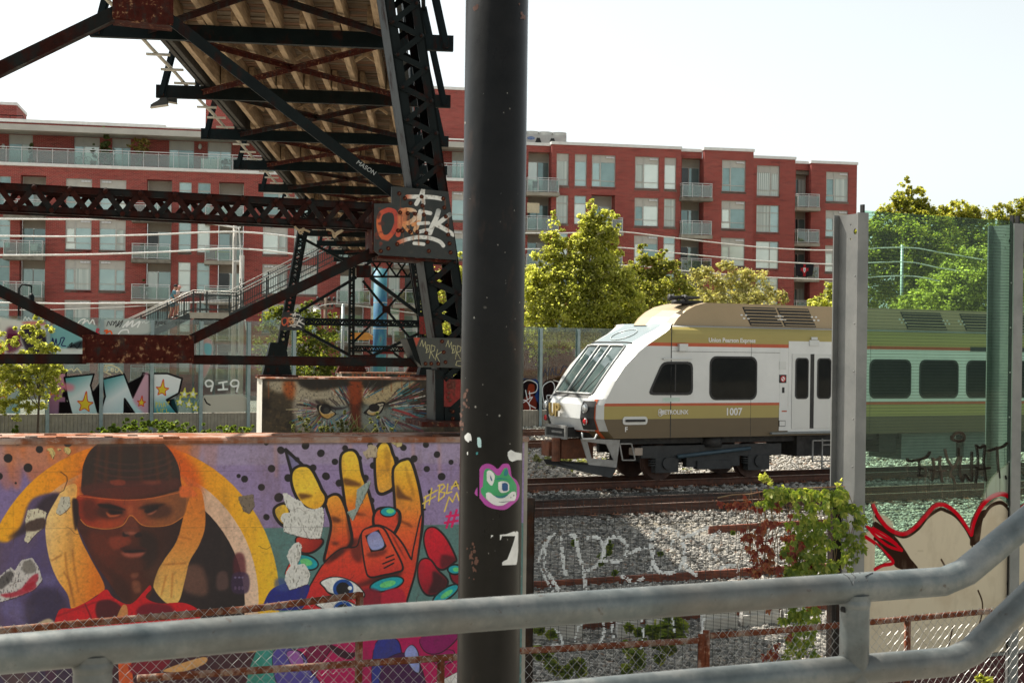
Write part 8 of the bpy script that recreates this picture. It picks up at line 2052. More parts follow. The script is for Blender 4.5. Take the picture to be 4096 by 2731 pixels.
def wires(hor):
 V, Fc = [], []
 ff = [(0, 1, 4, 3), (1, 2, 5, 4), (2, 0, 3, 5)]
 def seg(p, q, a, b):
  n = len(V)
  for o in (p, q): V.extend([tuple(o + a), tuple(o - a * .5 + b), tuple(o - a * .5 - b)])
  for f in ff: Fc.append(tuple(i + n for i in f))
 if hor:
  z = ZG + .02
  while z < mz + .10:
   zz, off = z, 0.0
   if z > mz - .02: t = (z - mz + .02) / .12; off = -.09 * t; zz = mz - .02 + .045 * t
   nseg = 16
   for k in range(nseg):
    a, b = ms0 + (ms1 - ms0) * k / nseg, ms0 + (ms1 - ms0) * (k + 1) / nseg
    w = lambda s: off + .004 * math.sin(s * 6 + z * 3)
    seg(MP.P(a, zz, w(a)), MP.P(b, zz, w(b)), Vector((0, 0, .0026)), MP.n * .002)
   z += .0127
 else:
  s = ms0
  while s < ms1:
   pts = [(0, ZG), (.0, .4), (.01, .9), (-.006, 1.35), (.008, 1.62), (-.004, mz - .25), (.004, mz - .02)]
   for (o0, z0), (o1, z1) in zip(pts[:-1], pts[1:]): seg(MP.P(s + o0, z0, -.004), MP.P(s + o1, z1, -.004), MP.d * .0024, MP.n * .002)
   seg(MP.P(s + .004, mz - .02, -.004), MP.P(s + .004, mz + .025, -.09), MP.d * .0024, MP.n * .002)
   s += .0762
 return np.array(V), np.array(Fc)
V, Fc = wires(True); me = npmesh('mesh_wire', V, Fc, M_meshp); set_uv(me, MP, cvM2); props(put('mesh_wire', me, mf), kind='stuff')
mk = cvM2.A[:, :, 0]
V, Fc = [], []
z = ZG + .02
while z < mz - .03:
 s = ms0
 row = int((cvM2.z1 - z) * cvM2.ppm)
 while s < ms1:
  if 0 <= row < cvM2.h:
   v = mk[row, min(cvM2.w - 1, int((s - ms0) * cvM2.ppm))]
   if v > .42:
    hh = .0034 + .0050 * v * random.random(); n = len(V)
    q = .004 * math.sin(s * 6 + z * 3) + .0028
    for a, b in ((0, -hh), (.0125, -hh), (.0125, hh), (0, hh)): V.append(tuple(MP.P(s + a, z + b, q)))
    Fc.append((n, n + 1, n + 2, n + 3))
  s += .0125
 z += .0127
props(put('spray_paint', npmesh('spray_paint', V, Fc, mat('spray_white', (0.82, 0.84, 0.83), None, 9, .7)), mf), kind='stuff')
V, Fc = wires(False); props(put('vertical_wire', npmesh('vertical_wire', V, Fc, M_mesh), mf), kind='stuff')
for px0, px1, off in ((2108, 2141, -.01), (3338, 3372, -.02)):
 s0, s1 = MP.hit(px0, 2000)[0], MP.hit(px1, 2000)[0]; m = MB(); m.corner(MP.P(s0, ZG, off - .09), MP.d * (s1 - s0), MP.n * .09, (0, 0, mz - ZG + .005)); m.put('post', M_mpost, mf)
def leaflet_cloud(pts, n, size, seed, droop=1.0):
 r = np.random.default_rng(seed); V, Fc = [], []
 for _ in range(n):
  px, py, sx, sy = pts[r.integers(len(pts))]
  c = MP.W(px + r.normal() * sx, py + r.normal() * sy, .02 + abs(r.normal()) * .07)
  d0 = Vector((r.normal() * .5, -.4 + r.normal() * .3, -droop + r.normal() * .35)).normalized()
  for k in range(5):
   a = (k - 2) * .55; ax = Vector((r.normal() * .3, -1, r.normal() * .3)).normalized()
   t = (Matrix.Rotation(a, 3, ax) @ d0); L = size * (1.0 - .16 * abs(k - 2)) * r.uniform(.7, 1.2)
   u = t.cross(ax).normalized() * L * .24; f = ax * L * .10
   p0 = c + t * L * .12; i = len(V)
   V += [tuple(p0), tuple(p0 + t * L * .38 + u + f * .6), tuple(p0 + t * L * .45 - f), tuple(p0 + t * L * .38 - u + f * .6), tuple(p0 + t * L * .74 + u * .6 + f * .2), tuple(p0 + t * L * .74 - u * .6 + f * .2), tuple(p0 + t * L + f * 1.2)]
   Fc += [(i, i + 1, i + 2), (i, i + 2, i + 3), (i + 1, i + 4, i + 2), (i + 2, i + 5, i + 3), (i + 4, i + 6, i + 2), (i + 2, i + 6, i + 5)]
 return np.array(V), np.array(Fc)
L_vine = leafmat('creeper_leaf', (0.10, 0.16, 0.022), (0.24, 0.30, 0.045), (0.40, 0.40, 0.09), .5)
L_vred = leafmat('creeper_leaf_red', (0.15, 0.018, 0.014), (0.30, 0.06, 0.03), (0.40, 0.19, 0.08), .4)
vn = thing('creeper', 'green and red creeper hanging over the right end of the mesh fence', 'plant', tuple(MP.P(ms1, ZG)))
zv = Z(2850, 1880, 1.9917)
def VN(*l): return [(2850 + x / 1.9917, 1880 + y / 1.9917, sx / 1.9917, sy / 1.9917) for x, y, sx, sy in l]
gr = VN((480, 170, 40, 18), (560, 190, 50, 30), (430, 240, 50, 20), (620, 200, 50, 30), (690, 170, 40, 18), (780, 170, 50, 20), (860, 170, 60, 25), (960, 180, 60, 25), (1020, 200, 40, 35), (780, 270, 40, 40), (860, 260, 60, 40), (960, 260, 60, 45), (1040, 300, 40, 60), (1120, 300, 35, 30), (1160, 360, 30, 40), (690, 500, 40, 40), (640, 430, 30, 40), (760, 390, 50, 50), (860, 440, 40, 50), (820, 520, 50, 50), (720, 590, 60, 40), (650, 620, 40, 40), (760, 660, 50, 40), (860, 620, 40, 60), (740, 750, 60, 40), (850, 720, 50, 50), (670, 760, 40, 30), (920, 480, 40, 50), (1000, 440, 30, 40), (1060, 430, 40, 60), (1080, 580, 40, 60), (1060, 700, 40, 50), (1150, 600, 30, 40), (640, 800, 40, 40), (800, 830, 70, 40), (940, 780, 30, 30))
zq = lambda x, y, sx, sy: (3072 + x / 1.887, 1900 + y / 1.887, sx / 1.887, sy / 1.887)
gr += [zq(180, 1020, 40, 35), (zq(290, 1020, 40, 35)), zq(250, 1130, 70, 50), zq(180, 1250, 40, 60), zq(280, 1240, 70, 50), zq(290, 1350, 60, 40), zq(210, 1400, 60, 40)]
V, Fc = leaflet_cloud(gr, 470, .074, 71); put('green_leaves', npmesh('green_leaves', V, Fc, L_vine), vn)
rd = VN((75, 245, 14, 12), (130, 265, 14, 14), (190, 260, 22, 12), (250, 255, 16, 16), (300, 240, 16, 40), (330, 420, 35, 30), (370, 480, 40, 60), (350, 560, 40, 60), (310, 620, 25, 40), (340, 730, 35, 50), (360, 790, 35, 40), (430, 600, 25, 30), (460, 670, 16, 30), (500, 300, 35, 40), (560, 310, 50, 40), (610, 540, 20, 25), (590, 640, 30, 30), (640, 660, 25, 30), (510, 770, 15, 20), (580, 780, 30, 50), (450, 760, 20, 20), (460, 400, 70, 60), (540, 420, 50, 60), (270, 500, 15, 25), (700, 600, 15, 30), (760, 730, 15, 25))
rd += [zq(10, 1000, 20, 60), zq(60, 1270, 40, 70), zq(30, 1330, 40, 60), zq(170, 1200, 20, 20), zq(380, 970, 40, 10)]
V, Fc = leaflet_cloud(rd, 150, .062, 72, 1.4); put('red_leaves', npmesh('red_leaves', V, Fc, L_vred), vn)
m = MB()
for _ in range(26):
 x = random.uniform(2990, 3420); y0 = 1960 + random.uniform(-10, 20); pts = [(x, y0)]
 for k in range(6): pts.append((pts[-1][0] + random.uniform(-22, 22), pts[-1][1] + random.uniform(30, 90)))
 m.tube([MP.W(a, b, .015) for a, b in pts], .004, 4)
m.tube([MP.W(*p, .03) for p in ((3080, 1960), (3068, 1935), (3052, 1915), (3040, 1898))], .004, 4); m.tube([MP.W(*p, .03) for p in ((2870, 1990), (2930, 1978), (3000, 1975), (3100, 1955), (3250, 1950), (3380, 1945))], .006, 4); m.put('stem', mat('creeper_stem', (0.22, 0.09, 0.05), (0.25, 0.2, 0.1), 10, .8), vn)
V, Fc = leaflet_cloud([(3070, 1935, 8, 8), (3055, 1915, 6, 8), (3045, 1900, 5, 5), (3355, 1925, 6, 8)], 14, .05, 73, -.5); put('shoot_leaves', npmesh('shoot_leaves', V, Fc, L_yel), vn)
def bush(name, label, bls, n, sz, lm, seed):
 V, Fc = leaves(bls, n, sz, .3, seed, .3); return props(put(name, npmesh(name, V, Fc, lm)), label, 'shrub', 'green shrubs behind the mesh fence')
bush('shrub', 'green leafy shrub behind the middle of the mesh fence, partly under the handrail', [Bl(2560, 2560, 14.6, 90, 60), Bl(2680, 2540, 14.6, 90, 60), Bl(2600, 2660, 14.4, 110, 60), Bl(2500, 2480, 14.8, 80, 30), Bl(2720, 2480, 14.7, 60, 30)], 900, .10, L_vine, 81)
bush('shrub', 'small green shrub behind the left end of the mesh fence, low by the brown post', [Bl(2170, 2560, 14.4, 50, 60), Bl(2200, 2640, 14.2, 70, 60), Bl(2300, 2690, 14.2, 90, 40)], 480, .10, L_vine, 82)
bush('shrub', 'yellow green sprig growing on the gravel right of the bridge shadow', [Bl(2290, 2190, 19, 16, 40), Bl(2430, 2200, 19, 20, 30), Bl(2420, 2240, 19, 40, 16), Bl(2930, 2120, 21, 25, 14), Bl(2640, 2230, 19.5, 26, 20), Bl(2800, 2250, 19.5, 24, 16), Bl(2480, 2290, 18.6, 30, 16)], 420, .07, L_weed, 83)
bush('shrub', 'yellow leafed plant at the bottom right under the lower rail', [Bl(3880, 2695, 10.4, 40, 20), Bl(3930, 2715, 10.4, 40, 20)], 90, .07, L_yel, 84)
# ================================================================ green glass noise wall on the right
RP = Plane(3400, 13.6, .498)
M_hb = mat('galvanised_beam', (0.22, 0.22, 0.21), (0.165, 0.168, 0.163), 2.5, .5, .15, bump=.05, rvar=.1)
M_rubber = mat('rubber_strip', (0.012, 0.012, 0.012), None, 3, .8)
ra, rb_ = RP.hit(3441, 1400, .16)[0], RP.hit(4064, 1400, .16)[0]
rz1 = RP.hit(3441, 851, .16)[1]
gz1 = RP.hit(3700, 866)[1]; gz0 = RP.hit(3700, 2625)[1]
def throwup():
 a, b = ra - .05, rb_ + 2.1
 cv = Canvas('glass_wall_paint', RP, a, b, gz0, gz1, 210, (206, 190, 164), 0.0)
 zR = Z(3250, 1650, 2.6135); z6 = Z(3072, 1900, 1.887)
 Be = (204, 190, 166); Rd = (198, 18, 34); Br = (52, 36, 28)
 for i, x in enumerate((3470,)): pass
 outline = zR((430, 1250), (640, 1140), (850, 1250), (1010, 1160), (1230, 960), (1400, 1060), (1560, 1260), (1660, 1010), (1850, 870), (2000, 980), (2060, 1080), (2200, 950), (2700, 930), (2700, 2700), (430, 2700))
 cv.poly(outline, Be, 1, 3, False)
 cv.poly(zR((560, 1030), (700, 1080), (760, 1180), (700, 1230), (560, 1130)), Be, .8, 8)
 def heart(pts, w, c, bl=1.0): cv.line(zR(*pts), w, c, 1, bl, True)
 heart([(560, 1290), (700, 1340), (900, 1500), (990, 1600)], 16, Br); cv.poly(zR((560, 1290), (640, 1330), (760, 1400), (850, 1420), (940, 1540), (1010, 1640), (800, 1600), (740, 1530), (640, 1400)), Br, 1, 1)
 cv.poly(zR((560, 1120), (620, 1150), (760, 1260), (880, 1420), (960, 1560), (930, 1560), (820, 1410), (700, 1280), (560, 1200)), Br, 1, 1)
 heart([(570, 1060), (650, 1150), (760, 1240), (880, 1270), (1010, 1190), (1110, 1070), (1230, 990), (1290, 1000), (1400, 1060), (1500, 1180), (1560, 1290)], 14, Br)
 cv.poly(zR((1580, 1100), (1650, 1020), (1720, 1000), (1680, 1120), (1660, 1260), (1640, 1340), (1580, 1365), (1550, 1340)), Br, 1, 1)
 heart([(1690, 1060), (1760, 960), (1860, 920), (1930, 960), (1990, 1060), (2010, 1130)], 15, Br); cv.poly(zR((1960, 980), (2020, 1020), (2060, 1100), (2050, 1200), (1990, 1130)), Br, 1, 1); cv.poly(zR((2080, 1040), (2140, 990), (2240, 970), (2240, 1020), (2120, 1060)), Br, 1, 1)
 heart([(1570, 1330), (1580, 1480)], 8, Br); heart([(1250, 1510), (1290, 1580)], 8, Br)
 cv.line(z6((1515, 850), (1545, 930), (1545, 1020), (1510, 1150)), 7, Br, 1, .5, True); cv.line(z6((1325, 1120), (1300, 1240), (1280, 1310)), 7, Br, 1, .5, True); cv.line(z6((1755, 640), (1735, 800)), 7, Br, 1, .5)
 heart([(545, 950), (590, 1050), (680, 1170), (780, 1230), (880, 1240), (990, 1170), (1090, 1060), (1180, 960), (1260, 940), (1350, 980), (1450, 1080), (1560, 1250)], 17, Rd)
 heart([(1565, 1250), (1590, 1130), (1660, 980), (1760, 870), (1880, 830), (1970, 870), (2030, 950), (2040, 1010)], 18, Rd); heart([(2075, 990), (2120, 950), (2200, 930), (2500, 925)], 14, Rd)
 heart([(480, 1170), (640, 1270), (760, 1340), (840, 1410)], 12, Rd); heart([(500, 1190), (560, 1260), (700, 1370), (840, 1415)], 12, Rd); heart([(540, 1180), (680, 1260), (790, 1350)], 9, Rd)
 heart([(440, 1260), (560, 1340), (660, 1430), (750, 1540), (640, 1570), (560, 1610)], 14, Rd)
 for pts in ([(560, 1330), (640, 1410), (730, 1520), (560, 1600)],):
  q = zR(*pts); c0 = cv.A.copy(); m_ = cv.A[:, :, 3].copy(); cv.poly(q, (0, 0, 0), 1, 1, False)
  ch = np.abs(cv.A[:, :, :3]).sum(2) < .02; cv.A = c0; cv.A[ch, 3] = 0
 cv.poly(zR((1700, 900), (1760, 700), (1900, 560), (1990, 520), (2000, 800), (1900, 830)), (190, 214, 204), .55, 6)
 Bk = (26, 22, 20)
 def st(pts, w=9): cv.line(zR(*pts), w, Bk, .97, 1.0, True)
 st([(1370, 250), (1400, 205), (1450, 195), (1490, 220), (1490, 270), (1430, 285), (1370, 265), (1365, 240)], 10)
 st([(905, 470), (920, 490), (1010, 480), (1100, 450), (1135, 400)], 10); st([(1025, 490), (1030, 560), (1020, 640)], 8); st([(1030, 570), (1085, 570), (1085, 640), (1030, 640)], 7)
 st([(1165, 470), (1180, 560), (1160, 690)], 9); st([(1165, 465), (1200, 480), (1250, 450)], 8); st([(1245, 450), (1240, 560), (1265, 700)], 10); st([(1130, 580), (1220, 600), (1300, 585)], 9)
 st([(1295, 375), (1320, 470), (1380, 550), (1430, 470), (1435, 360)], 9); st([(1380, 550), (1345, 620), (1380, 670), (1395, 720)], 9)
 st([(1460, 450), (1445, 600), (1475, 700), (1500, 630), (1540, 680), (1575, 690), (1570, 560), (1575, 400)], 9)
 st([(1625, 340), (1640, 500), (1615, 710)], 9); st([(1620, 330), (1660, 355), (1710, 335), (1700, 500), (1720, 690)], 10); st([(1605, 550), (1650, 575), (1760, 560)], 9)
 st([(1745, 385), (1830, 360), (1900, 340), (1940, 305)], 10); st([(1838, 350), (1845, 500), (1860, 660)], 9); st([(1920, 650), (1925, 670)], 10); st([(1975, 675), (1977, 695)], 10)
 for x, y, l in ((905, 480, 150), (1015, 640, 200), (1085, 650, 300), (1130, 590, 350), (1160, 690, 100), (1265, 700, 220), (1395, 720, 200), (1475, 700, 330), (1530, 680, 130), (1570, 690, 180), (1615, 710, 240), (1720, 690, 180), (1860, 660, 150), (1925, 670, 130), (1977, 695, 100), (1925, 350, 180), (1745, 390, 90), (1490, 280, 50), (1425, 280, 50), (1345, 640, 70), (1300, 590, 120)): cv.line(zR((x, y), (x + random.uniform(-12, 12), y + l)), 2.0, Bk, .9, .3)
 cv.stain(.3, (178, 160, 136), .4, .48, 91); cv.stain(.06, (170, 156, 134), .25, .55, 92, 3.0)
 for _ in range(22):
  x, y = random.uniform(560, 2200), random.uniform(1200, 2500); cv.line(zR((x, y), (x + random.uniform(-60, 60), y + random.uniform(-8, 8))), random.uniform(1, 4), random.choice([(150, 140, 122), (120, 104, 88), (222, 212, 192)]), random.uniform(.15, .5), 1.5)
 return cv
cvG = throwup()
M_gglass = glassmat('green_glass_wall', (0.69, 0.865, 0.765), .018, cvG.image(), .015, (0.40, 0.55, 0.48))
nw = thing('glass_wall', 'green tinted glass noise wall with steel posts, red outlined throw up and black dripping tag', 'fence', tuple(RP.P(ra, ZG)))
def hpost(s, top):
 m = MB(); b, h = .128, .36
 m.corner(RP.P(s - b / 2, ZG, h / 2 - .014), RP.d * b, RP.n * .014, (0, 0, top - ZG))
 m.corner(RP.P(s - b / 2, ZG, -h / 2), RP.d * b, RP.n * .014, (0, 0, top - ZG))
 N_ = 20; zc = top - .17; r = .028; o0, o1 = -h / 2 + .0145, h / 2 - .0145; cx = .075
 for side in (-.006, .006):
  ring = [(cx + r * math.cos(2 * math.pi * k / N_) * .9, zc + r * math.sin(2 * math.pi * k / N_)) for k in range(N_)]
  sq = []
  for k in range(N_):
   c, s2 = math.cos(2 * math.pi * k / N_), math.sin(2 * math.pi * k / N_); q = .075 / max(abs(c), abs(s2)); sq.append((cx + c * q, zc + s2 * q))
  vs = [RP.P(s + side, z, o) for o, z in ring + sq]; fs = [(k, (k + 1) % N_, N_ + (k + 1) % N_, N_ + k) for k in range(N_)]
  m.add(vs, fs)
 for o_a, o_b, za, zb in ((o0, cx - .075, zc - .075, top - .002), (cx + .075, o1, zc - .075, top - .002), (cx - .075, cx + .075, zc + .075, top - .002), (o0, o1, ZG, zc - .075)):
  m.corner(RP.P(s - .006, za, o_a), RP.d * .012, RP.n * (o_b - o_a), (0, 0, zb - za))
 m.put('post', M_hb, nw)
 m = MB()
 for k in range(9): m.ball(RP.P(s - .066, top - .6 - k * .45, h / 2 - .03), .009, 6, 4)
 m.put('bolt', M_hb, nw, True)
hpost(ra, rz1); hpost(rb_, rz1); hpost(rb_ + (rb_ - ra), rz1)
for a, b in ((ra, rb_), (rb_, rb_ + (rb_ - ra))):
 m = MB(); m.corner(RP.P(a + .03, gz0, .105), RP.d * (b - a - .06), RP.n * .020, (0, 0, gz1 - gz0)); me = m.mesh('glass_panel', M_gglass); set_uv(me, RP, cvG); put('glass_panel', me, nw)
 m = MB(); z = gz0 + .02
 while z < gz1 - .01: m.corner(RP.P(a + .03, z, .113), RP.d * (b - a - .06), RP.n * .003, (0, 0, .0028)); z += .0305
 props(m.put('filament', M_rubber, nw), kind='stuff')
 for s in (a + .026, b - .046):
  m = MB(); m.corner(RP.P(s, gz0, .10), RP.d * .02, RP.n * .045, (0, 0, gz1 + .055 - gz0)); m.put('rubber_seal', M_rubber, nw)
 m = MB(); m.corner(RP.P(a + .07, ZG, .08), RP.d * (b - a - .14), RP.n * .06, (0, 0, gz0 - ZG - .03)); m.put('base_panel', mat('dark_red_base', (0.10, 0.02, 0.02), (0.05, 0.02, 0.018), 4, .8), nw)
 m = MB(); m.corner(RP.P(a + .07, gz0 - .028, .085), RP.d * (b - a - .14), RP.n * .07, (0, 0, .026)); m.put('base_channel', M_hb, nw)
# ================================================================ rusty chain link fences
CP = Plane(2800, 9.5, .498)
M_galv = mat('chainlink_wire', (0.42, 0.42, 0.40), (0.30, 0.29, 0.28), 12, .45, .5)
M_tuber = rusty('rusty_tube', (0.24, 0.17, 0.13), (0.15, 0.045, 0.022), .62, 9.0, (0.36, 0.22, 0.14), .7, .3)
def chainlink(label, plane, path, knuck, s_from, s_to, zbot, posts, grp='rusty chain link fences', dia=.068, clip=None):
 """path: pixel polyline of the top rail"""
 P = [plane.hit(*p) for p in path]
 def zr(s):
  for (s0, z0), (s1, z1) in zip(P[:-1], P[1:]):
   if s <= s1: return z0 + (z1 - z0) * (s - s0) / (s1 - s0)
  (s0, z0), (s1, z1) = P[-2:]; return z0 + (z1 - z0) * (s - s0) / (s1 - s0)
 t = thing('chain_link_fence', label, 'fence', tuple(plane.P(P[0][0], zbot)), 0, grp)
 m = MB(); m.tube([plane.P(s, z) for s, z in P], .021, 10); m.put('top_rail', M_tuber, t, True)
 for s, z, zt in posts:
  m = MB(); m.tube([plane.P(s, z), plane.P(s, zt)], .024, 10); m.put('post', M_tuber, t, True)
 m = MB(); h = dia / 2; n = int((s_to - s_from) / h)
 r = .0019
 for k in range(n):
  s0 = s_from + k * h; zt = zr(s0) + knuck; pts = []; z = zt; side = k % 2;
  i = 0
  while z > zbot:
   pts.append(plane.P(s0 + (h if (i + k) % 2 else 0) + random.uniform(-.002, .002), z, .004 * (1 if i % 2 else -1) + .018)); z -= h * 1.02; i += 1
  m.tube(pts, r, 3, False)
 m.put('chain_link', M_galv, t)
 return t, zr
Sx = lambda px, py=2600: CP.hit(px, py)[0]
chainlink('low rusty chain link fence running under the grey handrail, left part', CP, [(550, 2712), (1024, 2679), (1440, 2652), (1824, 2626), (2080, 2602), (2790, 2560)], .022, Sx(560), Sx(2770, 2560), .75, [(Sx(1764, 2640), .6, CP.hit(1764, 2632)[1]), (Sx(2806, 2560), .6, CP.hit(2806, 2535)[1])])
chainlink('low rusty chain link fence under the grey handrail, right part', CP, [(2838, 2541), (3072, 2525), (3600, 2476), (3962, 2443)], .035, Sx(2850, 2540), Sx(4090, 2450), .75, [(Sx(2826, 2541), .6, CP.hit(2826, 2520)[1]), (Sx(3630, 2500), .6, CP.hit(3630, 2474)[1])])
TPn = Plane(1437, 8.7, .40)
Sy = lambda px: TPn.hit(px, 2500)[0]
chainlink('taller dark red chain link fence in front of the mural', TPn, [(-300, 2555), (0, 2520), (500, 2476), (1024, 2432), (1440, 2378)], .03, Sy(-260), Sy(1420), 1.28, [(Sy(1437), .8, TPn.hit(1437, 2368)[1])])
# ================================================================ grey handrail in the foreground, black pole
def hr_material():
 x = NT('handrail_galvanised')
 a = x.noise(9, 6, .7); b = x.noise(2.2, 4, .6, (0.6, 2, 2))
 c = x.ramp(a, [(.3, (0.075, 0.095, 0.10)), (.5, (0.14, 0.16, 0.162)), (.72, (0.26, 0.265, 0.255))])
 c = x.mix(x.ramp(b, [(.45, 0), (.7, .6)]), c, (0.11, 0.09, 0.07)); c = x.mix(x.ramp(x.noise(45, 4, .6), [(.66, 0), (.72, .7)]), c, (0.08, 0.06, 0.05))
 x.l(c, x.b.inputs['Base Color']); x.b.inputs['Metallic'].default_value = .55; x.l(x.ramp(a, [(.3, .38), (.7, .62)]), x.b.inputs['Roughness']); x.bump(a, .12, .003)
 return x.m
M_hr = hr_material()
hrail = thing('handrail', 'thick grey galvanised pipe handrail across the foreground, bending up at the right', 'handrail', (0, 2.4, 1.0))
zt0 = HC - .469
def hp(px, py, z=None, Y=None):
 r = ray(px, py)
 if Y is not None: return at(px, py, Y)
 t = (z - HC) / r.z; return Vector((r.x * t, r.y * t, z))
p0, p1, p2 = hp(-160, 2630, zt0), hp(1500, 2487, zt0), hp(3820, 2321, zt0)
d_ = (p2 - p1).normalized()
end = at(4330, 1900, p2.y + .12)
R_ = .030
m = MB(); m.tube([p0 - (p1 - p0) * .3, p0, p1, p2 - d_ * .03, p2 + (end - p2).normalized() * .03, end], R_, 24); m.put('top_rail', M_hr, hrail, 50)
q2 = at(3850, 2640, p2.y - .005); q1 = at(2600, 2752, p2.y - .30); q0 = at(600, 2950, 2.3)
end2 = at(4330, 2178, p2.y + .12)
m = MB(); m.tube([q0, q1, q2 - (q2 - q1).normalized() * .03, q2 + (end2 - q2).normalized() * .03, end2], R_, 24); m.put('lower_rail', M_hr, hrail, 50)
for px, py, w in ((3420, 2352, 116), (372, 2585, 150)):
 c = hp(px, py, zt0); m = MB(); m.tube([c + Vector((0, 0, -.012)), Vector((c.x, c.y, 1.2))], R_ * .98, 24); m.put('post', M_hr, hrail, 50)
 m = MB();
 m.tube([c + Vector((0, 0, -.016)), c + Vector((0, 0, -.027)), c + Vector((0, 0, -.033)), c + Vector((0, 0, -.040))], [R_ * .90, R_ * 1.05, R_ * 1.035, R_ * .97], 24)
 m.put('weld', M_hr, hrail, 50)
c = hp(3372, 2436, None, p2.y - .13); m = MB(); m.tube([c + Vector((.003, -.004, 0)), c + Vector((.0, .004, 0))], .006, 12); m.put('bolt_hole', M_rubber, hrail)
M_pen = mat('marker_black', (0.02, 0.025, 0.03), None, 3, .7)
def on_rail(px, py):
 r = ray(px, py); o = Vector((0, 0, HC)); a, b = p1, p2; u = (b - a).normalized()
 w0 = o - a; rr = r - u * r.dot(u); ww = w0 - u * w0.dot(u); A = rr.dot(rr); B_ = 2 * rr.dot(ww); C_ = ww.dot(ww) - (R_ + .0006) ** 2; D_ = B_ * B_ - 4 * A * C_
 return o + r * ((-B_ - math.sqrt(max(D_, 0))) / (2 * A))
m = MB()
for pts in ([(2570, 2372), (2590, 2362), (2630, 2362), (2668, 2372), (2674, 2386), (2650, 2400), (2600, 2406), (2575, 2396), (2567, 2380)],): m.tube([on_rail(*p) for p in spline(pts, False, 3)], .0010, 5)
z6 = Z(3072, 1900, 1.887)
for pts in ([(570, 745), (610, 770), (640, 825), (655, 760), (630, 740)], [(640, 735), (685, 800)], [(690, 735), (750, 795), (735, 760), (790, 735)]):
 m = MB(); m.tube([on_rail(*p) for p in z6(*pts)], .0011, 5); m.put('marker_scribble', M_pen, hrail)
Yp = 3.8
pc = at(1970, 1400, Yp); pr_ = 125 / F * Yp
def pole_material():
 x = NT('pole_black_paint')
 a = x.noise(14, 6, .7); b = x.noise(5, 6, .7, (1, 1, .4))
 c = x.ramp(a, [(.3, (0.004, 0.004, 0.0037)), (.7, (0.009, 0.0085, 0.008))]); c = x.mix(x.ramp(b, [(.58, 0), (.75, .55)]), c, (0.075, 0.040, 0.025)); c = x.mix(x.ramp(x.noise(30, 2, .5), [(.78, 0), (.82, .6)]), c, (0.16, 0.15, 0.13))
 x.l(c, x.b.inputs['Base Color']); x.l(x.ramp(b, [(.3, .26), (.8, .5)]), x.b.inputs['Roughness']); x.b.inputs['Specular IOR Level'].default_value = .2; x.bump(a, .15, .004)
 return x.m
pole = thing('pole', 'thick black painted steel pole with torn stickers in the foreground', 'pole', (pc.x, pc.y, 1.0))
m = MB(); m.tube([(pc.x, pc.y, .6), (pc.x, pc.y, 6.0)], pr_, 48); m.put('shaft', pole_material(), pole, True)
def on_pole(px, py, e=.0008):
 r = ray(px, py); dx, dy = r.x, r.y; A = dx * dx + dy * dy; B_ = -2 * (dx * pc.x + dy * pc.y); C_ = pc.x ** 2 + pc.y ** 2 - (pr_ + e) ** 2; D_ = B_ * B_ - 4 * A * C_
 t = (-B_ - math.sqrt(max(D_, 0))) / (2 * A); return Vector((r.x * t, r.y * t, HC + r.z * t))
def sticker(name, polys, label):
 """flat shapes wrapped on the pole: each polygon is filled with a fine fan of quads"""
 mats_ = []; m = MB()
 for k, (pts, mt, e) in enumerate(polys):
  if mt not in mats_: mats_.append(mt)
  m.cur = mats_.index(mt)
  xs_ = [p[0] for p in pts]; n = len(pts); w = 4.0
  c = math.floor(min(xs_))
  while c < max(xs_):
   cols = []
   for x in (c + .02, c + w - .02):
    ys_ = sorted(pts[j][1] + (x - pts[j][0]) / (pts[(j + 1) % n][0] - pts[j][0]) * (pts[(j + 1) % n][1] - pts[j][1]) for j in range(n) if (pts[j][0] > x) != (pts[(j + 1) % n][0] > x))
    cols.append(ys_)
   if len(cols[0]) == len(cols[1]):
    for q in range(0, len(cols[0]) - 1, 2): m.add([on_pole(c, cols[0][q], e), on_pole(c + w, cols[1][q], e), on_pole(c + w, cols[1][q + 1], e), on_pole(c, cols[0][q + 1], e)], [(0, 3, 2, 1)])
   c += w
 o = m.put(name, mats_, pole); o['label'] = label; return o
zS = Z(1800, 1650, 2.0917)
sm = lambda c, n: mat('sticker_' + n, s2l(c), None, 20, .5)
pk, gn, tl, wh, bl_, dk = sm((178, 70, 160), 'pink'), sm((60, 160, 100), 'green'), sm((30, 120, 130), 'teal'), sm((225, 225, 222), 'white'), sm((30, 80, 130), 'blue'), sm((22, 40, 60), 'ink')
spl = lambda *p: [tuple(q) for q in spline(zS(*p), True, 4)]
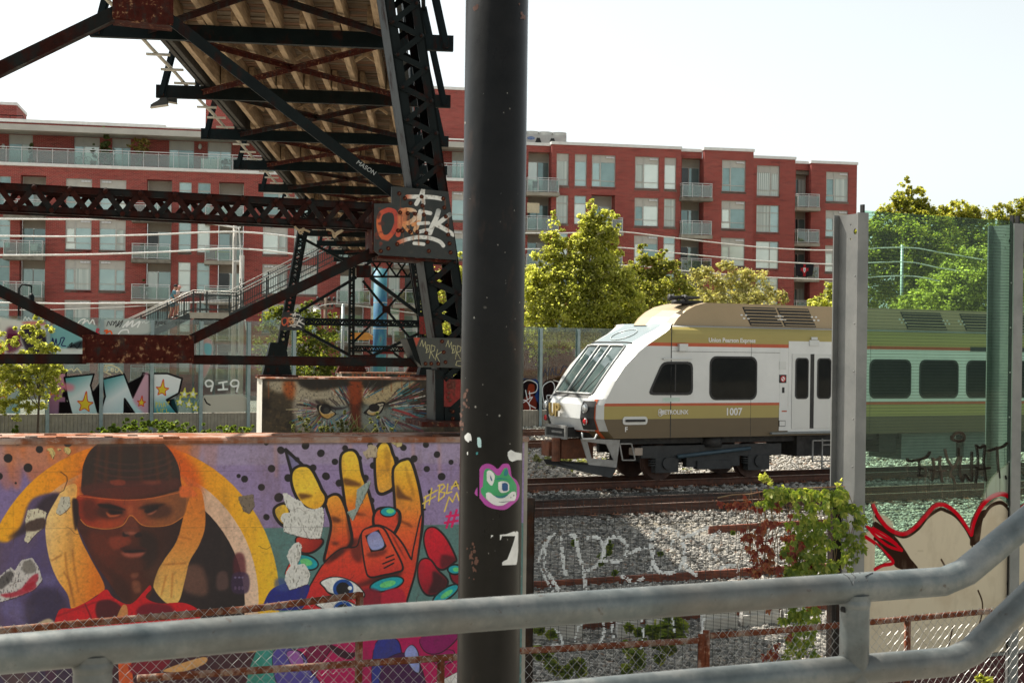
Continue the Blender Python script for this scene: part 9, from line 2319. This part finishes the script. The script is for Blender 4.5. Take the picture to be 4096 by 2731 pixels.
sticker('sticker', [(spl((205, 670), (240, 600), (235, 520), (260, 450), (310, 425), (360, 440), (400, 470), (440, 430), (490, 430), (510, 480), (515, 530), (560, 570), (585, 640), (570, 720), (520, 770), (460, 810), (380, 805), (300, 775), (250, 715)), pk, .0006),
 (spl((250, 650), (280, 610), (275, 540), (290, 480), (320, 465), (360, 490), (385, 520), (420, 520), (450, 470), (480, 462), (490, 510), (530, 560), (560, 620), (560, 690), (500, 740), (400, 770), (310, 730)), gn, .0012),
 (spl((295, 680), (330, 665), (380, 700), (460, 700), (520, 660), (555, 670), (545, 730), (500, 740), (440, 775), (370, 770), (310, 725)), wh, .0018),
 (spl((305, 560), (305, 500), (330, 480), (360, 500), (375, 540), (350, 610)), wh, .0018), (spl((330, 505), (345, 540), (360, 575), (340, 560), (335, 530)), bl_, .0024), (spl((445, 520), (470, 470), (485, 490), (480, 525)), tl, .0018),
 (spl((398, 590), (440, 572), (490, 590), (495, 650), (440, 670), (410, 650)), wh, .0018), (spl((430, 600), (460, 585), (485, 600), (485, 645), (450, 655), (435, 640)), bl_, .0024), (spl((370, 690), (420, 700), (490, 680), (450, 712), (400, 712)), tl, .0021), (spl((400, 745), (450, 745), (510, 735), (450, 750)), dk, .0024), (spl((525, 680), (540, 690), (530, 700)), dk, .0024), (spl((500, 700), (515, 708), (505, 715)), dk, .0024), (spl((380, 560), (420, 545), (500, 560), (430, 555)), tl, .0018)], 'green and white lizard head sticker with a pink border on the black pole')
sticker('sticker', [(zS((475, 335), (510, 310), (545, 330), (608, 340), (608, 395), (560, 395), (520, 410), (495, 395)), wh, .0007)], 'torn white paper scrap at the right edge of the black pole')
sticker('sticker', [(zS((550, 985), (575, 1000), (572, 1140), (560, 1270), (430, 1275), (440, 1245), (480, 1225), (520, 1120), (545, 1040)), wh, .0007), (zS((415, 1020), (470, 1015), (540, 990), (560, 1010), (555, 1030), (430, 1030), (425, 1070), (412, 1065)), wh, .0009), (zS((335, 1025), (365, 1022), (365, 1032), (345, 1036), (342, 1055), (335, 1055)), wh, .0007)], 'torn white corner of a peeled poster on the black pole')
sticker('sticker', [(zS((115, 200), (150, 165), (175, 180), (185, 240), (165, 230), (155, 250), (130, 230)), wh, .0007), (zS((220, 210), (250, 205), (268, 250), (262, 290), (235, 290), (225, 250)), sm((190, 225, 225), 'pale'), .0007), (zS((135, 330), (155, 325), (158, 355), (140, 352)), wh, .0007), (zS((210, 335), (240, 325), (240, 345), (212, 355)), sm((60, 150, 150), 'aqua'), .0007)], 'mostly scraped off round sticker high on the left of the black pole')
m = MB()
for k in range(34):
 px, py = random.uniform(1860, 2090), random.uniform(250, 2350); r = random.choice([1, 1.2, 1.6, 2, 3.6])
 pts = [(px + r * math.cos(a) * random.uniform(.5, 1.2), py + 1.4 * r * math.sin(a)) for a in np.arange(7) * .9]
 c = on_pole(px, py, .0008); m.add([on_pole(*p, .0006) for p in pts], [tuple(range(7))])
props(m.put('paint_chips', sm((150, 148, 140), 'chip'), pole), kind='stuff')
m = MB()
for cx, cy, n_, sp_ in ((1858, 1620, 14, 22), (1850, 1700, 8, 16), (1885, 2200, 10, 26), (1895, 2260, 10, 24), (2085, 60, 6, 14), (1900, 40, 6, 14)):
 for _ in range(n_):
  px, py = cx + random.gauss(0, sp_ * .5), cy + random.gauss(0, sp_); r = random.uniform(2, 8)
  m.add([on_pole(max(1838, px + r * math.cos(a) * random.uniform(.4, 1.2)), py + 1.5 * r * math.sin(a) * random.uniform(.5, 1.2), .0007) for a in np.arange(8) * .785], [tuple(range(8))])
props(m.put('rust_patches', sm((92, 56, 40), 'rust'), pole), kind='stuff')
